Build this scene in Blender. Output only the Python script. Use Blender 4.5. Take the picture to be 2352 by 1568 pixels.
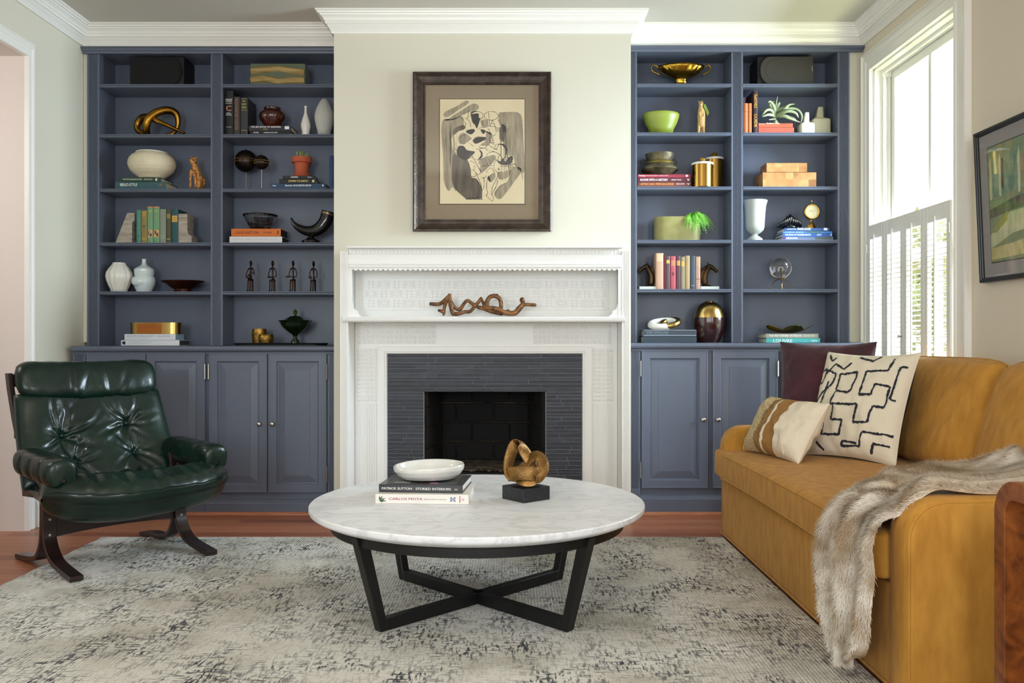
import bpy, bmesh, math, random
from mathutils import Vector, Matrix, noise
sc = bpy.context.scene
for o in list(bpy.data.objects):
    bpy.data.objects.remove(o)
random.seed(7)
F = 1973.0            # focal length in photo pixels
H = 1.026             # eye height
def PX(px, D): return (px - 1176) * D / F
def PZ(py, D): return H - (py - 784) * D / F
# ---------------------------------------------------------------- camera
cam = bpy.data.cameras.new('camera'); cam.sensor_width = 36.0
cam.lens = F / 2352 * 36.0; cam.clip_start = 0.05
camo = bpy.data.objects.new('camera', cam); sc.collection.objects.link(camo)
camo.location = (0, 0, H); camo.rotation_euler = (math.pi / 2, 0, 0)
sc.camera = camo
# ---------------------------------------------------------------- world, lights, exposure
w = bpy.data.worlds.new('world'); sc.world = w; w.use_nodes = True
bg = w.node_tree.nodes['Background']
bg.inputs[0].default_value = (0.93, 0.98, 1.0, 1); bg.inputs[1].default_value = 2.2
def area(name, loc, target, sx, sy, power, col):
    L = bpy.data.lights.new(name, 'AREA'); L.shape = 'RECTANGLE'; L.size = sx; L.size_y = sy
    L.energy = power; L.color = col
    o = bpy.data.objects.new(name, L); sc.collection.objects.link(o); o.location = loc
    d = Vector(target) - Vector(loc)
    o.rotation_euler = d.to_track_quat('-Z', 'Y').to_euler()
    return o
# daylight entering through the window in the right wall (sky beside the garden)
area('window_daylight', (3.75, 4.35, 2.2), (0.4, 4.6, 0.7), 1.4, 1.7, 580, (0.70, 0.86, 1.0))
area('window_daylight', (4.2, 6.2, 2.4), (1.0, 3.6, 0.5), 1.2, 1.5, 260, (0.80, 0.91, 1.0))
# sunlit garden bouncing up through the same window
area('garden_bounce', (3.3, 4.2, 0.5), (1.4, 4.75, 2.9), 1.0, 0.6, 50, (0.97, 1.0, 0.62))
# tall windows behind the camera (rear lamps only)
area('rear_window_daylight', (-1.75, -1.9, 1.6), (-0.9, 5.0, 0.6), 0.9, 1.7, 88, (0.78, 0.90, 1.0))
area('rear_window_daylight', (0.35, -1.9, 1.6), (0.2, 5.0, 0.8), 0.9, 1.7, 62, (0.92, 0.96, 1.0))
area('side_fill', (2.05, 0.3, 1.6), (-1.6, 3.8, 0.5), 1.0, 1.5, 55, (0.90, 0.95, 1.0))  # added fill lamp inside the room, aimed at the armchair; no window built here
# photographer's flash bounced off the ceiling
fl_ = bpy.data.lights.new('bounced_flash', 'SPOT'); fl_.energy = 1050; fl_.color = (1.0, 0.95, 0.87); fl_.spot_size = math.radians(64); fl_.spot_blend = 1.0; fl_.shadow_soft_size = .25
flo = bpy.data.objects.new('bounced_flash', fl_); sc.collection.objects.link(flo); flo.location = (-0.7, -0.3, 1.6)
flo.rotation_euler = (Vector((-0.5, 1.2, 2.955)) - Vector((-0.7, -0.3, 1.6))).to_track_quat('-Z', 'Y').to_euler()
area('hallway_light', (-3.6, 3.6, 2.2), (-2.7, 4.66, 1.2), 0.8, 0.8, 13, (1.0, 0.97, 0.94))
vs = sc.view_settings
vs.view_transform = 'Standard'; vs.look = 'None'; vs.gamma = 1; vs.use_curve_mapping = False
vs.exposure = -0.10
sc.cycles.use_denoising = True
sc.cycles.max_bounces = 8; sc.cycles.diffuse_bounces = 5; sc.cycles.glossy_bounces = 4
sc.cycles.transmission_bounces = 6; sc.cycles.transparent_max_bounces = 10
sc.cycles.sample_clamp_indirect = 6
sc.cycles.caustics_reflective = False; sc.cycles.caustics_refractive = False
# ---------------------------------------------------------------- materials
def lin(c):
    if isinstance(c, str):
        c = c.lstrip('#'); c = [int(c[i:i + 2], 16) / 255 for i in (0, 2, 4)]
    return tuple(x / 12.92 if x <= .04045 else ((x + .055) / 1.055) ** 2.4 for x in c) + (1,)
MATS = {}
def mat(name, col, rough=.5, metal=0, col2=None, vs=6, stretch=(1, 1, 1), lo=.35, hi=.65, bump=0, bs=60,
        bstretch=(1, 1, 1), coat=0, sheen=0, trans=0, ior=1.45, detail=4, alpha=None, emis=0, spec=None, dist=.002):
    if name in MATS: return MATS[name]
    m = bpy.data.materials.new(name); m.use_nodes = True; MATS[name] = m
    nt = m.node_tree; N = nt.nodes; L = nt.links; p = N['Principled BSDF']
    p.inputs['Base Color'].default_value = lin(col); p.inputs['Roughness'].default_value = rough
    p.inputs['Metallic'].default_value = metal; p.inputs['IOR'].default_value = ior
    p.inputs['Coat Weight'].default_value = coat; p.inputs['Coat Roughness'].default_value = .08
    p.inputs['Sheen Weight'].default_value = sheen; p.inputs['Transmission Weight'].default_value = trans
    if spec is not None: p.inputs['Specular IOR Level'].default_value = spec
    if alpha is not None: p.inputs['Alpha'].default_value = alpha
    if emis:
        p.inputs['Emission Color'].default_value = lin(col); p.inputs['Emission Strength'].default_value = emis
    if col2 or bump: tc = N.new('ShaderNodeTexCoord')
    if col2:
        mp = N.new('ShaderNodeMapping'); mp.inputs['Scale'].default_value = stretch
        nz = N.new('ShaderNodeTexNoise'); nz.inputs['Scale'].default_value = vs; nz.inputs['Detail'].default_value = detail
        rp = N.new('ShaderNodeValToRGB'); rp.color_ramp.elements[0].position = lo; rp.color_ramp.elements[1].position = hi
        rp.color_ramp.elements[0].color = lin(col); rp.color_ramp.elements[1].color = lin(col2)
        L.new(tc.outputs['Object'], mp.inputs['Vector']); L.new(mp.outputs[0], nz.inputs['Vector'])
        L.new(nz.outputs['Fac'], rp.inputs[0]); L.new(rp.outputs[0], p.inputs['Base Color'])
    if bump:
        mp = N.new('ShaderNodeMapping'); mp.inputs['Scale'].default_value = bstretch
        nz = N.new('ShaderNodeTexNoise'); nz.inputs['Scale'].default_value = bs; nz.inputs['Detail'].default_value = 3
        bn = N.new('ShaderNodeBump'); bn.inputs['Strength'].default_value = bump; bn.inputs['Distance'].default_value = dist
        L.new(tc.outputs['Object'], mp.inputs['Vector']); L.new(mp.outputs[0], nz.inputs['Vector'])
        L.new(nz.outputs['Fac'], bn.inputs['Height']); L.new(bn.outputs[0], p.inputs['Normal'])
    return m
def pane_mat(name, tint=(1, 1, 1, 1), gloss=.05):
    m = bpy.data.materials.new(name); m.use_nodes = True; MATS[name] = m
    nt = m.node_tree; N = nt.nodes; L = nt.links
    for n in list(N):
        if n.type != 'OUTPUT_MATERIAL': N.remove(n)
    out = [n for n in N if n.type == 'OUTPUT_MATERIAL'][0]
    t = N.new('ShaderNodeBsdfTransparent'); t.inputs[0].default_value = tint
    g = N.new('ShaderNodeBsdfGlossy'); g.inputs['Roughness'].default_value = .02
    fr = N.new('ShaderNodeFresnel'); fr.inputs['IOR'].default_value = 1.45
    mx = N.new('ShaderNodeMixShader')
    ge = N.new('ShaderNodeNewGeometry'); ml = N.new('ShaderNodeMath'); ml.operation = 'MULTIPLY'
    iv = N.new('ShaderNodeMath'); iv.operation = 'SUBTRACT'; iv.inputs[0].default_value = 1
    L.new(ge.outputs['Backfacing'], iv.inputs[1]); L.new(iv.outputs[0], ml.inputs[0]); L.new(fr.outputs[0], ml.inputs[1])
    L.new(ml.outputs[0], mx.inputs[0]); L.new(t.outputs[0], mx.inputs[1]); L.new(g.outputs[0], mx.inputs[2])
    L.new(mx.outputs[0], out.inputs[0])
    return m
M_wall = mat('wall_paint', '#d6d2c0', .6, bump=.05, bs=220)
M_hall = mat('hallway_paint', '#d9cdc4', .6)
M_ceil = mat('ceiling_paint', '#c9c4b8', .7)
M_trim = mat('trim_paint', '#e9e7df', .32)
M_mant = mat('mantel_paint', '#eeeeea', .34)
M_blue = mat('slate_blue_paint', '#5d6473', .36, bump=.04, bs=150)
M_fire = mat('soot_brick', '#0c0a09', .8, col2='#2a211a', vs=5, lo=.45, hi=.75, bump=.4, bs=60)
M_mort = mat('fire_mortar', '#4b4030', .9, col2='#1a1510', vs=9)
M_slate = mat('slate_tile', '#3a3e48', .5, col2='#2a2d35', vs=14, stretch=(1, 1, 4), bump=.5, bs=60, bstretch=(1, 1, 5))
M_grout = mat('tile_grout', '#8d9199', .8)
M_nickel = mat('satin_nickel', '#b9b4ab', .28, 1)
M_brass = mat('polished_brass', '#b88d3e', .25, 1)
M_black = mat('black_metal', '#0d0d0e', .42, 0)
M_pane = pane_mat('window_glass')
# ---------------------------------------------------------------- mesh building
class MB:
    def __init__(s): s.v = []; s.f = []; s.m = []
    def add(s, vs, fs, mi=0, M=None):
        b = len(s.v)
        s.v += [tuple(M @ Vector(v)) if M else tuple(v) for v in vs]
        s.f += [[b + i for i in f] for f in fs]; s.m += [mi] * len(fs)
        return s
    def box(s, x0, x1, y0, y1, z0, z1, mi=0, M=None):
        v = [(x, y, z) for z in (z0, z1) for y in (y0, y1) for x in (x0, x1)]
        return s.add(v, [(0, 2, 3, 1), (4, 5, 7, 6), (0, 1, 5, 4), (1, 3, 7, 5), (3, 2, 6, 7), (2, 0, 4, 6)], mi, M)
    def rings(s, R, closed=True, cap0=True, cap1=True, mi=0, M=None, loop=False):
        n = len(R[0]); vs = [p for r in R for p in r]; fs = []
        k = len(R)
        for i in range(k if loop else k - 1):
            a = i * n; b = ((i + 1) % k) * n
            for j in range(n if closed else n - 1):
                j2 = (j + 1) % n; fs.append((a + j, a + j2, b + j2, b + j))
        if not loop and closed:
            if cap0: fs.append(tuple(range(n))[::-1])
            if cap1: fs.append(tuple((k - 1) * n + j for j in range(n)))
        return s.add(vs, fs, mi, M)
    def lathe(s, prof, n=32, rf=None, mi=0, M=None, cap0=True, cap1=False, ex=1, ey=1):
        R = []
        for r, z in prof:
            R.append([((r * (rf(2 * math.pi * j / n, z) if rf else 1)) * math.cos(2 * math.pi * j / n) * ex,
                       (r * (rf(2 * math.pi * j / n, z) if rf else 1)) * math.sin(2 * math.pi * j / n) * ey, z) for j in range(n)])
        return s.rings(R, True, cap0, cap1, mi, M)
    def tube(s, pts, r, n=8, loop=False, mi=0, M=None, flat=1.0, up=None):
        P = [Vector(p) for p in pts]; k = len(P); R = []
        rr = r if isinstance(r, (list, tuple)) else [r] * k
        up = Vector(up) if up else None; prev = None
        for i in range(k):
            if loop: t = P[(i + 1) % k] - P[i - 1]
            else: t = P[min(i + 1, k - 1)] - P[max(i - 1, 0)]
            t.normalize()
            if prev is None:
                a = up or (Vector((0, 0, 1)) if abs(t.z) < .9 else Vector((1, 0, 0)))
            else: a = up or prev
            u = (a - t * a.dot(t)).normalized(); prev = u; w_ = t.cross(u)
            R.append([P[i] + (u * math.cos(2 * math.pi * j / n) + w_ * math.sin(2 * math.pi * j / n) * flat) * rr[i] for j in range(n)])
        return s.rings(R, True, True, True, mi, M, loop)
    def prism(s, poly, a0, a1, axis='z', mi=0, M=None):
        def q(u, v, a):
            return {'z': (u, v, a), 'y': (u, a, v), 'x': (a, u, v)}[axis]
        return s.rings([[q(u, v, a0) for u, v in poly], [q(u, v, a1) for u, v in poly]], mi=mi, M=M)
    def grid(s, nu, nv, fn, mi=0, M=None, wrap_u=False):
        vs = [fn(i / (nu if wrap_u else nu - 1), j / (nv - 1)) for i in range(nu) for j in range(nv)]
        fs = [((i % nu) * nv + j, ((i + 1) % nu) * nv + j, ((i + 1) % nu) * nv + j + 1, (i % nu) * nv + j + 1)
              for i in range(nu if wrap_u else nu - 1) for j in range(nv - 1)]
        return s.add(vs, fs, mi, M)
    def sweep(s, prof, path, mi=0):
        # prof: (out, z); path: xy points; out is to the right of travel; mitred corners
        P = [Vector((x, y)) for x, y in path]; k = len(P); R = []
        for i in range(k):
            ns = []
            if i > 0: d = (P[i] - P[i - 1]).normalized(); ns.append(Vector((d.y, -d.x)))
            if i < k - 1: d = (P[i + 1] - P[i]).normalized(); ns.append(Vector((d.y, -d.x)))
            m = ns[0] if len(ns) == 1 else (ns[0] + ns[1]) / (1 + ns[0].dot(ns[1]))
            R.append([(P[i].x + m.x * o, P[i].y + m.y * o, z) for o, z in prof])
        return s.rings(R, mi=mi)
    def build(s, name, mats, parent=None, bevel=0, seg=1, smooth=False, sub=0, solid=0, loc=None, angle=40, fixn=True, remesh=0):
        me = bpy.data.meshes.new(name)
        me.from_pydata([tuple(v) for v in s.v], [], s.f)
        if not isinstance(mats, (list, tuple)): mats = [mats]
        for m in mats: me.materials.append(m)
        for p, mi in zip(me.polygons, s.m): p.material_index = mi
        if fixn or bevel:
            bm = bmesh.new(); bm.from_mesh(me)
            if fixn: bmesh.ops.recalc_face_normals(bm, faces=bm.faces)
            if bevel:
                ed = [e for e in bm.edges if len(e.link_faces) == 2 and e.calc_face_angle(0) > .5]
                bmesh.ops.bevel(bm, geom=ed, offset=bevel, segments=seg, profile=.5, affect='EDGES', clamp_overlap=True)
            bm.to_mesh(me); bm.free()
        o = bpy.data.objects.new(name, me); sc.collection.objects.link(o)
        if remesh:
            md = o.modifiers.new('r', 'REMESH'); md.mode = 'VOXEL'; md.voxel_size = remesh; md.use_smooth_shade = True
            dg = bpy.context.evaluated_depsgraph_get(); nm = bpy.data.meshes.new_from_object(o.evaluated_get(dg))
            o.modifiers.clear(); o.data = nm; nm.name = name; me = nm
            me.polygons.foreach_set('use_smooth', [True] * len(me.polygons))
        if parent: o.parent = parent
        if loc: o.location = loc
        if solid:
            md = o.modifiers.new('solid', 'SOLIDIFY'); md.thickness = solid; md.offset = 0
        if sub:
            md = o.modifiers.new('sub', 'SUBSURF'); md.levels = sub; md.render_levels = sub
        if smooth:
            me.polygons.foreach_set('use_smooth', [True] * len(me.polygons))
            if angle < 180:
                me.set_sharp_from_angle(angle=math.radians(angle))
        elif bevel and seg > 1:
            me.polygons.foreach_set('use_smooth', [True] * len(me.polygons)); me.set_sharp_from_angle(angle=math.radians(35))
        return o
def thing(name, label, cat, loc=(0, 0, 0), rz=0, group=None):
    o = bpy.data.objects.new(name, None); sc.collection.objects.link(o)
    o.empty_display_size = .05
    o.location = loc; o.rotation_euler = (0, 0, rz); o['label'] = label; o['category'] = cat
    if group: o['group'] = group
    return o
def tag(o, label, cat, group=None):
    o['label'] = label; o['category'] = cat
    if group: o['group'] = group
    return o
def struct(o, label=None):
    o['kind'] = 'structure'
    if label: o['label'] = label
    return o
def structure(name, label=None):
    o = bpy.data.objects.new(name, None); sc.collection.objects.link(o)
    return struct(o, label)
def dupe(o, parent, name=None, loc=None):
    c = o.copy(); sc.collection.objects.link(c); c.parent = parent
    if name: c.name = name
    if loc: c.location = loc
    return c
_tcache = {}
def text_mesh(s):
    if s in _tcache: return _tcache[s]
    cu = bpy.data.curves.new('t', 'FONT'); cu.body = s; cu.resolution_u = 2; cu.size = 1
    to = bpy.data.objects.new('t', cu); sc.collection.objects.link(to)
    dg = bpy.context.evaluated_depsgraph_get()
    me = bpy.data.meshes.new_from_object(to.evaluated_get(dg))
    vs = [tuple(v.co) for v in me.vertices]; fs = [tuple(p.vertices) for p in me.polygons]
    bpy.data.objects.remove(to); bpy.data.curves.remove(cu); bpy.data.meshes.remove(me)
    xs = [v[0] for v in vs]; ys = [v[1] for v in vs]
    _tcache[s] = (vs, fs, min(xs), max(xs), min(ys), max(ys)); return _tcache[s]
def text_mb(mb, s, M, wd, ht, mi=0, bold=0):
    """letters fitted into wd x ht, centred on M's origin, lying in M's xy plane"""
    vs, fs, x0, x1, y0, y1 = text_mesh(s)
    V = [((v[0] - (x0 + x1) / 2) * wd / (x1 - x0), (v[1] - (y0 + y1) / 2) * ht / (y1 - y0), 0) for v in vs]
    mb.add(V, fs, mi, M)
    if bold:
        for d in (-bold, bold): mb.add([(x + d, y, -.00002) for x, y, z in V], fs, mi, M)
def spineM(x, y, z, vert=False):
    """plane facing -Y at (x,y,z); vert: text reads top to bottom"""
    R = Matrix(((1, 0, 0, 0), (0, 0, -1, 0), (0, 1, 0, 0), (0, 0, 0, 1)))
    if vert: R = R @ Matrix.Rotation(-math.pi / 2, 4, 'Z')
    return Matrix.Translation((x, y, z)) @ R
# ================================================================ SETTING
XL, XR, ZC = -2.64, 2.157, 2.955
YB, YF, YS = 5.50, 5.28, 5.11      # back of niches, front of bookcases, front of base cabinets
YM = 5.06                          # chimney breast face
BXL, BXR = -1.049, 0.700           # chimney breast sides
YR = -2.1                          # rear wall
# floor: a slab with oak boards as parts
fl = MB().box(-4.2, 2.3, YR, 5.9, -.08, -.012).build('floor', mat('subfloor', '#5a3020', .8)); struct(fl)
wood_f = []
for i, (a, b) in enumerate((('#ab6c4e', '#8c5036'), ('#b67856', '#965b3e'), ('#9e6146', '#7c4631'))):
    wood_f.append(mat('oak_board_%d' % i, a, .33, col2=b, vs=7, stretch=(1.2, 26, 26), lo=.3, hi=.7, bump=.06, bs=40, bstretch=(1, 30, 1), detail=6))
rb = random.Random(3)
y = 5.195; n = 0
while y > .9:
    x = -3.4 - rb.random() * .8
    while x < 2.15:
        L_ = rb.uniform(1.1, 2.1); x1 = min(x + L_, 2.155)
        MB().box(x + .0006, x1 - .0006, y - .0815, y, -.012, 0).build('floor_board', rb.choice(wood_f), fl)
        x = x1; n += 1
    y -= .083
MB().box(-4.2, 2.155, YR, y, -.012, 0).build('floor_boards_behind', wood_f[0], fl)
# ceiling
struct(MB().box(-4.2, 2.3, YR, 5.9, ZC, ZC + .1).build('ceiling', M_ceil))
# left wall with a cased opening (door_1)
DO0, DO1, DOH = 3.30, 4.66, 2.582
wl = MB()
wl.box(XL - .14, XL, DO1 + .0, YB, 0, ZC); wl.box(XL - .14, XL, YR, DO0, 0, ZC); wl.box(XL - .14, XL, DO0, DO1, DOH, ZC)
struct(wl.build('wall_left', M_wall))
d1 = structure('door_1', 'wide cased opening in the left wall')
jm = MB(); jm.box(XL - .95, XL - .141, DO1 + .0, DO1 + .12, 0, DOH + .1); jm.box(XL - .95, XL - .141, DO0 - .1, DO1, DOH, DOH + .1)
jm.box(XL - .95, XL - .141, DO0 - .12, DO0, 0, DOH + .1)
jm.box(XL - .14, XL + .0005, DO1 - .012, DO1, 0, DOH); jm.box(XL - .14, XL + .0005, DO0, DO1, DOH - .012, DOH)
jm.build('jamb', M_hall, d1)
cs = [(0, 0), (.026, 0), (.026, .010), (.020, .014), (.020, .030), (.016, .034), (.016, .046), (.022, .052), (.022, .066), (.016, .072), (.013, .086), (0, .086)]
def casing(mb, y0, y1, z0, z1, X, sgn, prof, bottom=False):
    # picture-frame moulding round an opening in a wall X=const; prof (out, across); across grows away from opening
    R = []
    pts = [(y0, z0, -1, 0), (y0, z1, -1, 1), (y1, z1, 1, 1), (y1, z0, 1, 0)]
    for (yy, zz, dy, dz) in pts:
        R.append([(X + sgn * o, yy + dy * a, zz + dz * a) for o, a in prof])
    mb.rings(R)
c_ = MB(); casing(c_, DO0, DO1 - .012, 0.001, DOH - .012, XL + .0005, 1, cs); c_.build('casing', M_trim, d1)
struct(MB().sweep([(0, 0), (.022, 0), (.022, .11), (.016, .125), (.012, .14), (0, .14)], [(XL, YS - .002), (XL, DO1 + .09)][::-1]).build('baseboard_left', M_trim))
# hallway beyond the opening
hw = MB(); hw.box(-4.2, -4.1, YR, 5.9, 0, ZC); hw.box(-4.1, XL - .14, 5.6, 5.7, 0, ZC)
struct(hw.build('wall_hallway', M_hall))
# right wall with window opening
W0, W1, WZ0, WZ1 = 4.144, 5.12, .50, 2.645
wr = MB(); T = .15
wr.box(XR, XR + T, YR, W0, 0, ZC); wr.box(XR, XR + T, W1, 5.9, 0, ZC)
wr.box(XR, XR + T, W0, W1, 0, WZ0); wr.box(XR, XR + T, W0, W1, WZ1, ZC)
struct(wr.build('wall_right', mat('wall_paint_right', '#d8cdb9', .6, bump=.05, bs=220)))
struct(MB().box(-4.2, 2.3, YR - .1, YR, 0, ZC).build('wall_rear', M_wall))
# back wall: niches' back, fillers and header, then the chimney breast
wb = MB()
wb.box(-4.2, 2.3, YB + .012, YB + .1, 0, ZC)
wb.box(XL, PX(199.5, YF), YF + .015, YB + .0, 1.022, ZC)
wb.box(PX(1951.5, YF), XR, YF + .015, YB + .0, 1.022, ZC); wb.box(2.09, XR, YS, YB, 0, 1.021)
wb.box(XL, BXL, YF + .01, YB + .012, PZ(108, YF), ZC); wb.box(BXR, XR, YF + .01, YB + .012, PZ(108, YF), ZC)
struct(wb.build('wall_back', M_wall))
FX0, FX1, FZ1 = PX(974, YM), PX(1253, YM), PZ(897, YM)
ch = MB()
ch.box(BXL, FX0, YM, YB + .4, 0, ZC); ch.box(FX1, BXR, YM, YB + .4, 0, ZC); ch.box(FX0, FX1, YM, YB + .4, FZ1, ZC)
ch.box(FX0, FX1, YM, YB + .4, 0, .22)
struct(ch.build('wall_chimney', M_wall))
# crown moulding
cp = [(0, -.119), (.012, -.119), (.014, -.111), (.022, -.094), (.034, -.079), (.034, -.074), (.043, -.072), (.043, -.056),
      (.049, -.052), (.052, -.042), (.062, -.032), (.068, -.029), (.070, -.022), (.080, -.020), (.082, -.012), (.092, -.010), (.092, 0), (0, 0)]
path = [(XL, YR), (XL, YF), (BXL, YF), (BXL, YM), (BXR, YM), (BXR, YF), (XR, YF), (XR, YR)]
cr = MB().sweep([(o, ZC + z) for o, z in cp], path)
struct(cr.build('trim_1', M_trim), 'white crown moulding round the ceiling')
# ---- window_1
wd = structure('window_1', 'tall sash window in the right wall')
wcs = [(0, 0), (.028, 0), (.028, .012), (.020, .018), (.020, .060), (.026, .068), (.026, .084), (.020, .092), (.020, .104), (.034, .108), (.034, .112), (0, .112)]
wp = [(o, a) for o, a in wcs]
m = MB(); casing(m, W0, W1, WZ0, WZ1, XR, -1, wp); m.build('casing', M_trim, wd)
m = MB(); m.box(XR - .05, XR + .16, W0 - .13, W1 + .13, WZ0 - .035, WZ0); m.box(XR - .02, XR, W0 - .11, W1 + .11, WZ0 - .12, WZ0 - .035)
m.build('sill', M_trim, wd, bevel=.006)
m = MB()
for (ya, yb) in ((W1 - .010, W1 + .002), (W0 - .002, W0 + .010)): m.box(XR + .0, XR + .17, ya, yb, WZ0, WZ1)
m.box(XR + .0, XR + .17, W0, W1, WZ1 - .010, WZ1 + .002)
for s_, yy in ((-1, W1), (1, W0)):      # stops
    a = sorted((yy, yy + s_ * .028)); m.box(XR + .045, XR + .06, a[0], a[1], WZ0, WZ1)
    a = sorted((yy, yy + s_ * .020)); m.box(XR + .078, XR + .09, a[0], a[1], WZ0, WZ1)
m.box(XR + .045, XR + .06, W0, W1, WZ1 - .028, WZ1); m.box(XR + .078, XR + .09, W0, W1, WZ1 - .020, WZ1); m.box(XR + .04, XR + .0935, W1 - .0285, W1, WZ1 - .05, WZ1)
m.build('jamb', M_trim, wd)
XS = XR + .095
def sash(x, z0, z1, name):
    s_ = MB(); t = .032; st = .05
    ya, yb = W0 + .011, W1 - .011
    s_.box(x, x + t, ya, ya + st, z0, z1); s_.box(x, x + t, yb - st, yb, z0, z1)
    s_.box(x, x + t, ya + st, yb - st, z1 - .06, z1); s_.box(x, x + t, ya + st, yb - st, z0, z0 + .05)
    ym = (ya + yb) / 2; s_.box(x, x + t, ym - .014, ym + .014, z0 + .05, z1 - .06)
    o = s_.build('sash', M_trim, wd, bevel=.003)
    for y0_, y1_ in ((ya + st, ym - .014), (ym + .014, yb - st)):
        MB().box(x + .012, x + .016, y0_ - .004, y1_ + .004, z0 + .046, z1 - .056).build('pane', M_pane, o)
sash(XS, 1.50, WZ1 - .010, 'upper')
sash(XS + .036, WZ0 + .005, 1.545, 'lower')
# ---- four louvred shutters in the lower half of the window
SX = XR - .030
Ds = [W1 - .004, 4.882, 4.648, 4.414, W0 + .004]
Z0, Z1 = WZ0 + .004, 1.712
lab = ['white louvred shutter leaf hinged beside the right bookcase', 'white louvred shutter leaf, second from the right bookcase, carrying the small latch knob',
       'white louvred shutter leaf, third from the right bookcase', 'white louvred shutter leaf hinged at the near side of the window']
lou = MB().prism([(-.017, -.0012), (-.006, -.0034), (.006, -.0034), (.017, -.0012), (.017, .0012), (.006, .0034), (-.006, .0034), (-.017, .0012)], 0, 1, 'y')
lou_me = lou.build('louver', M_trim); lm = lou_me.data; bpy.data.objects.remove(lou_me)
for k in range(4):
    ya, yb = Ds[k + 1] + .001, Ds[k] - .001
    t = thing('window_shutter', lab[k], 'shutter', (SX, (ya + yb) / 2, Z0), 0, 'louvred shutters in the window')
    hw_ = (yb - ya) / 2; hz = Z1 - Z0; st = .036; th = .011
    for s_ in (-1, 1):
        a = sorted((s_ * hw_, s_ * (hw_ - st)))
        MB().box(-th, th, a[0], a[1], 0, hz).build('stile', M_trim, t, bevel=.002)
    MB().box(-th, th, -hw_ + st, hw_ - st, hz - .085, hz).build('rail', M_trim, t, bevel=.002)
    MB().box(-th, th, -hw_ + st, hw_ - st, 0, .07).build('rail', M_trim, t, bevel=.002)
    nl = int((hz - .165) / .0272)
    for i in range(nl):
        o = bpy.data.objects.new('louver', lm); sc.collection.objects.link(o); o.parent = t
        o.location = (.0, -hw_ + st + .001, .086 + i * .0272); o.scale = (1, 2 * (hw_ - st) - .002, 1)
        o.rotation_euler = (0, math.radians(-14), 0)
    MB().box(-.026, -.018, -.006, .004, .09, hz - .06).build('tilt_rod', M_trim, t, bevel=.001)
    if k == 1:
        MB().lathe([(.004, 0), (.004, .01), (.008, .014), (.008, .02), (.003, .023)], 12, M=Matrix.Translation((-th, -hw_ + .016, .55)) @ Matrix.Rotation(-math.pi / 2, 4, 'Y')).build('latch_knob', M_nickel, t, smooth=True)
    if k in (0, 3):
        yy = hw_ - .001 if k == 0 else -hw_ + .001
        for zz in (.12, hz - .16):
            MB().tube([(-th - .003, yy, zz), (-th - .003, yy, zz + .05)], .004, 8).build('hinge', M_nickel, t)
# ---- garden beyond the window
leaf_m = mat('garden_leaf', '#9db35f', .7, col2='#d2bf86', vs=1.2)
bark = mat('garden_bark', '#6b5a48', .9)
for gi, (gx, gy, gh, gr, lb_) in enumerate(((7.0, 14.6, 3.6, 1.4, 'pale green leafy tree outside, seen through the left window pane'), (8.2, 10.2, 3.1, 1.3, 'sunlit yellow-green tree outside, seen through the right window pane'))):
    t = thing('garden_tree', lb_, 'tree', (gx, gy, -.6), 0, 'trees outside the window')
    MB().tube([(0, 0, 0), (.1, 0, gh * .3), (-.05, .1, gh * .8)], [.12, .09, .03], 8).build('trunk', bark, t)
    rr = random.Random(gi); lf = MB()
    for i in range(2600):
        a = rr.uniform(0, 6.283); u = rr.uniform(-1, 1); r_ = gr * rr.random() ** .4; q = math.sqrt(1 - u * u)
        c = Vector((r_ * q * math.cos(a), r_ * q * math.sin(a), gh * .72 + r_ * u * .9)); s_ = .09
        M = Matrix.Translation(c) @ Matrix.Rotation(rr.uniform(0, 6), 4, 'X') @ Matrix.Rotation(rr.uniform(0, 6), 4, 'Z')
        lf.add([(-s_, 0, 0), (0, -s_ * .4, .01), (s_, 0, 0), (0, s_ * .4, .01)], [(0, 1, 2, 3)], 0, M)
    o = lf.build('foliage', leaf_m, t, fixn=False); o['kind'] = 'stuff'
struct(MB().box(2.32, 40, -10, 40, -.8, -.6).build('ground', mat('lawn', '#8fa565', .9, col2='#b3b07c', vs=.8)))
# ================================================================ BOOKCASES AND BASE CABINETS
def fluted(mb, x0, x1, yf, z0, z1, n, d=.005, back=.02):
    """fluted pilaster: front face at yf with n grooves"""
    wd_ = x1 - x0; e = wd_ * .14; p = [(x0, yf + back), (x0, yf)]
    st = (wd_ - 2 * e) / n
    for i in range(n):
        a = x0 + e + i * st
        p += [(a + st * .12, yf), (a + st * .3, yf + d), (a + st * .7, yf + d), (a + st * .88, yf)]
    p += [(x1, yf), (x1, yf + back)]
    mb.prism(p, z0, z1, 'z')
Lrows = [197, 312, 437, 560.5, 673]; Rrows = [196, 308, 432, 554.5, 667.5]
SHZ = {'L': [PZ(y - 4, YF) for y in Lrows], 'R': [PZ(y - 4, YF) for y in Rrows]}
CT = {'L': PZ(794, 5.07), 'R': PZ(787, 5.07)}      # counter tops
SHZ['L'].append(CT['L']); SHZ['R'].append(CT['R'])
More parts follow.
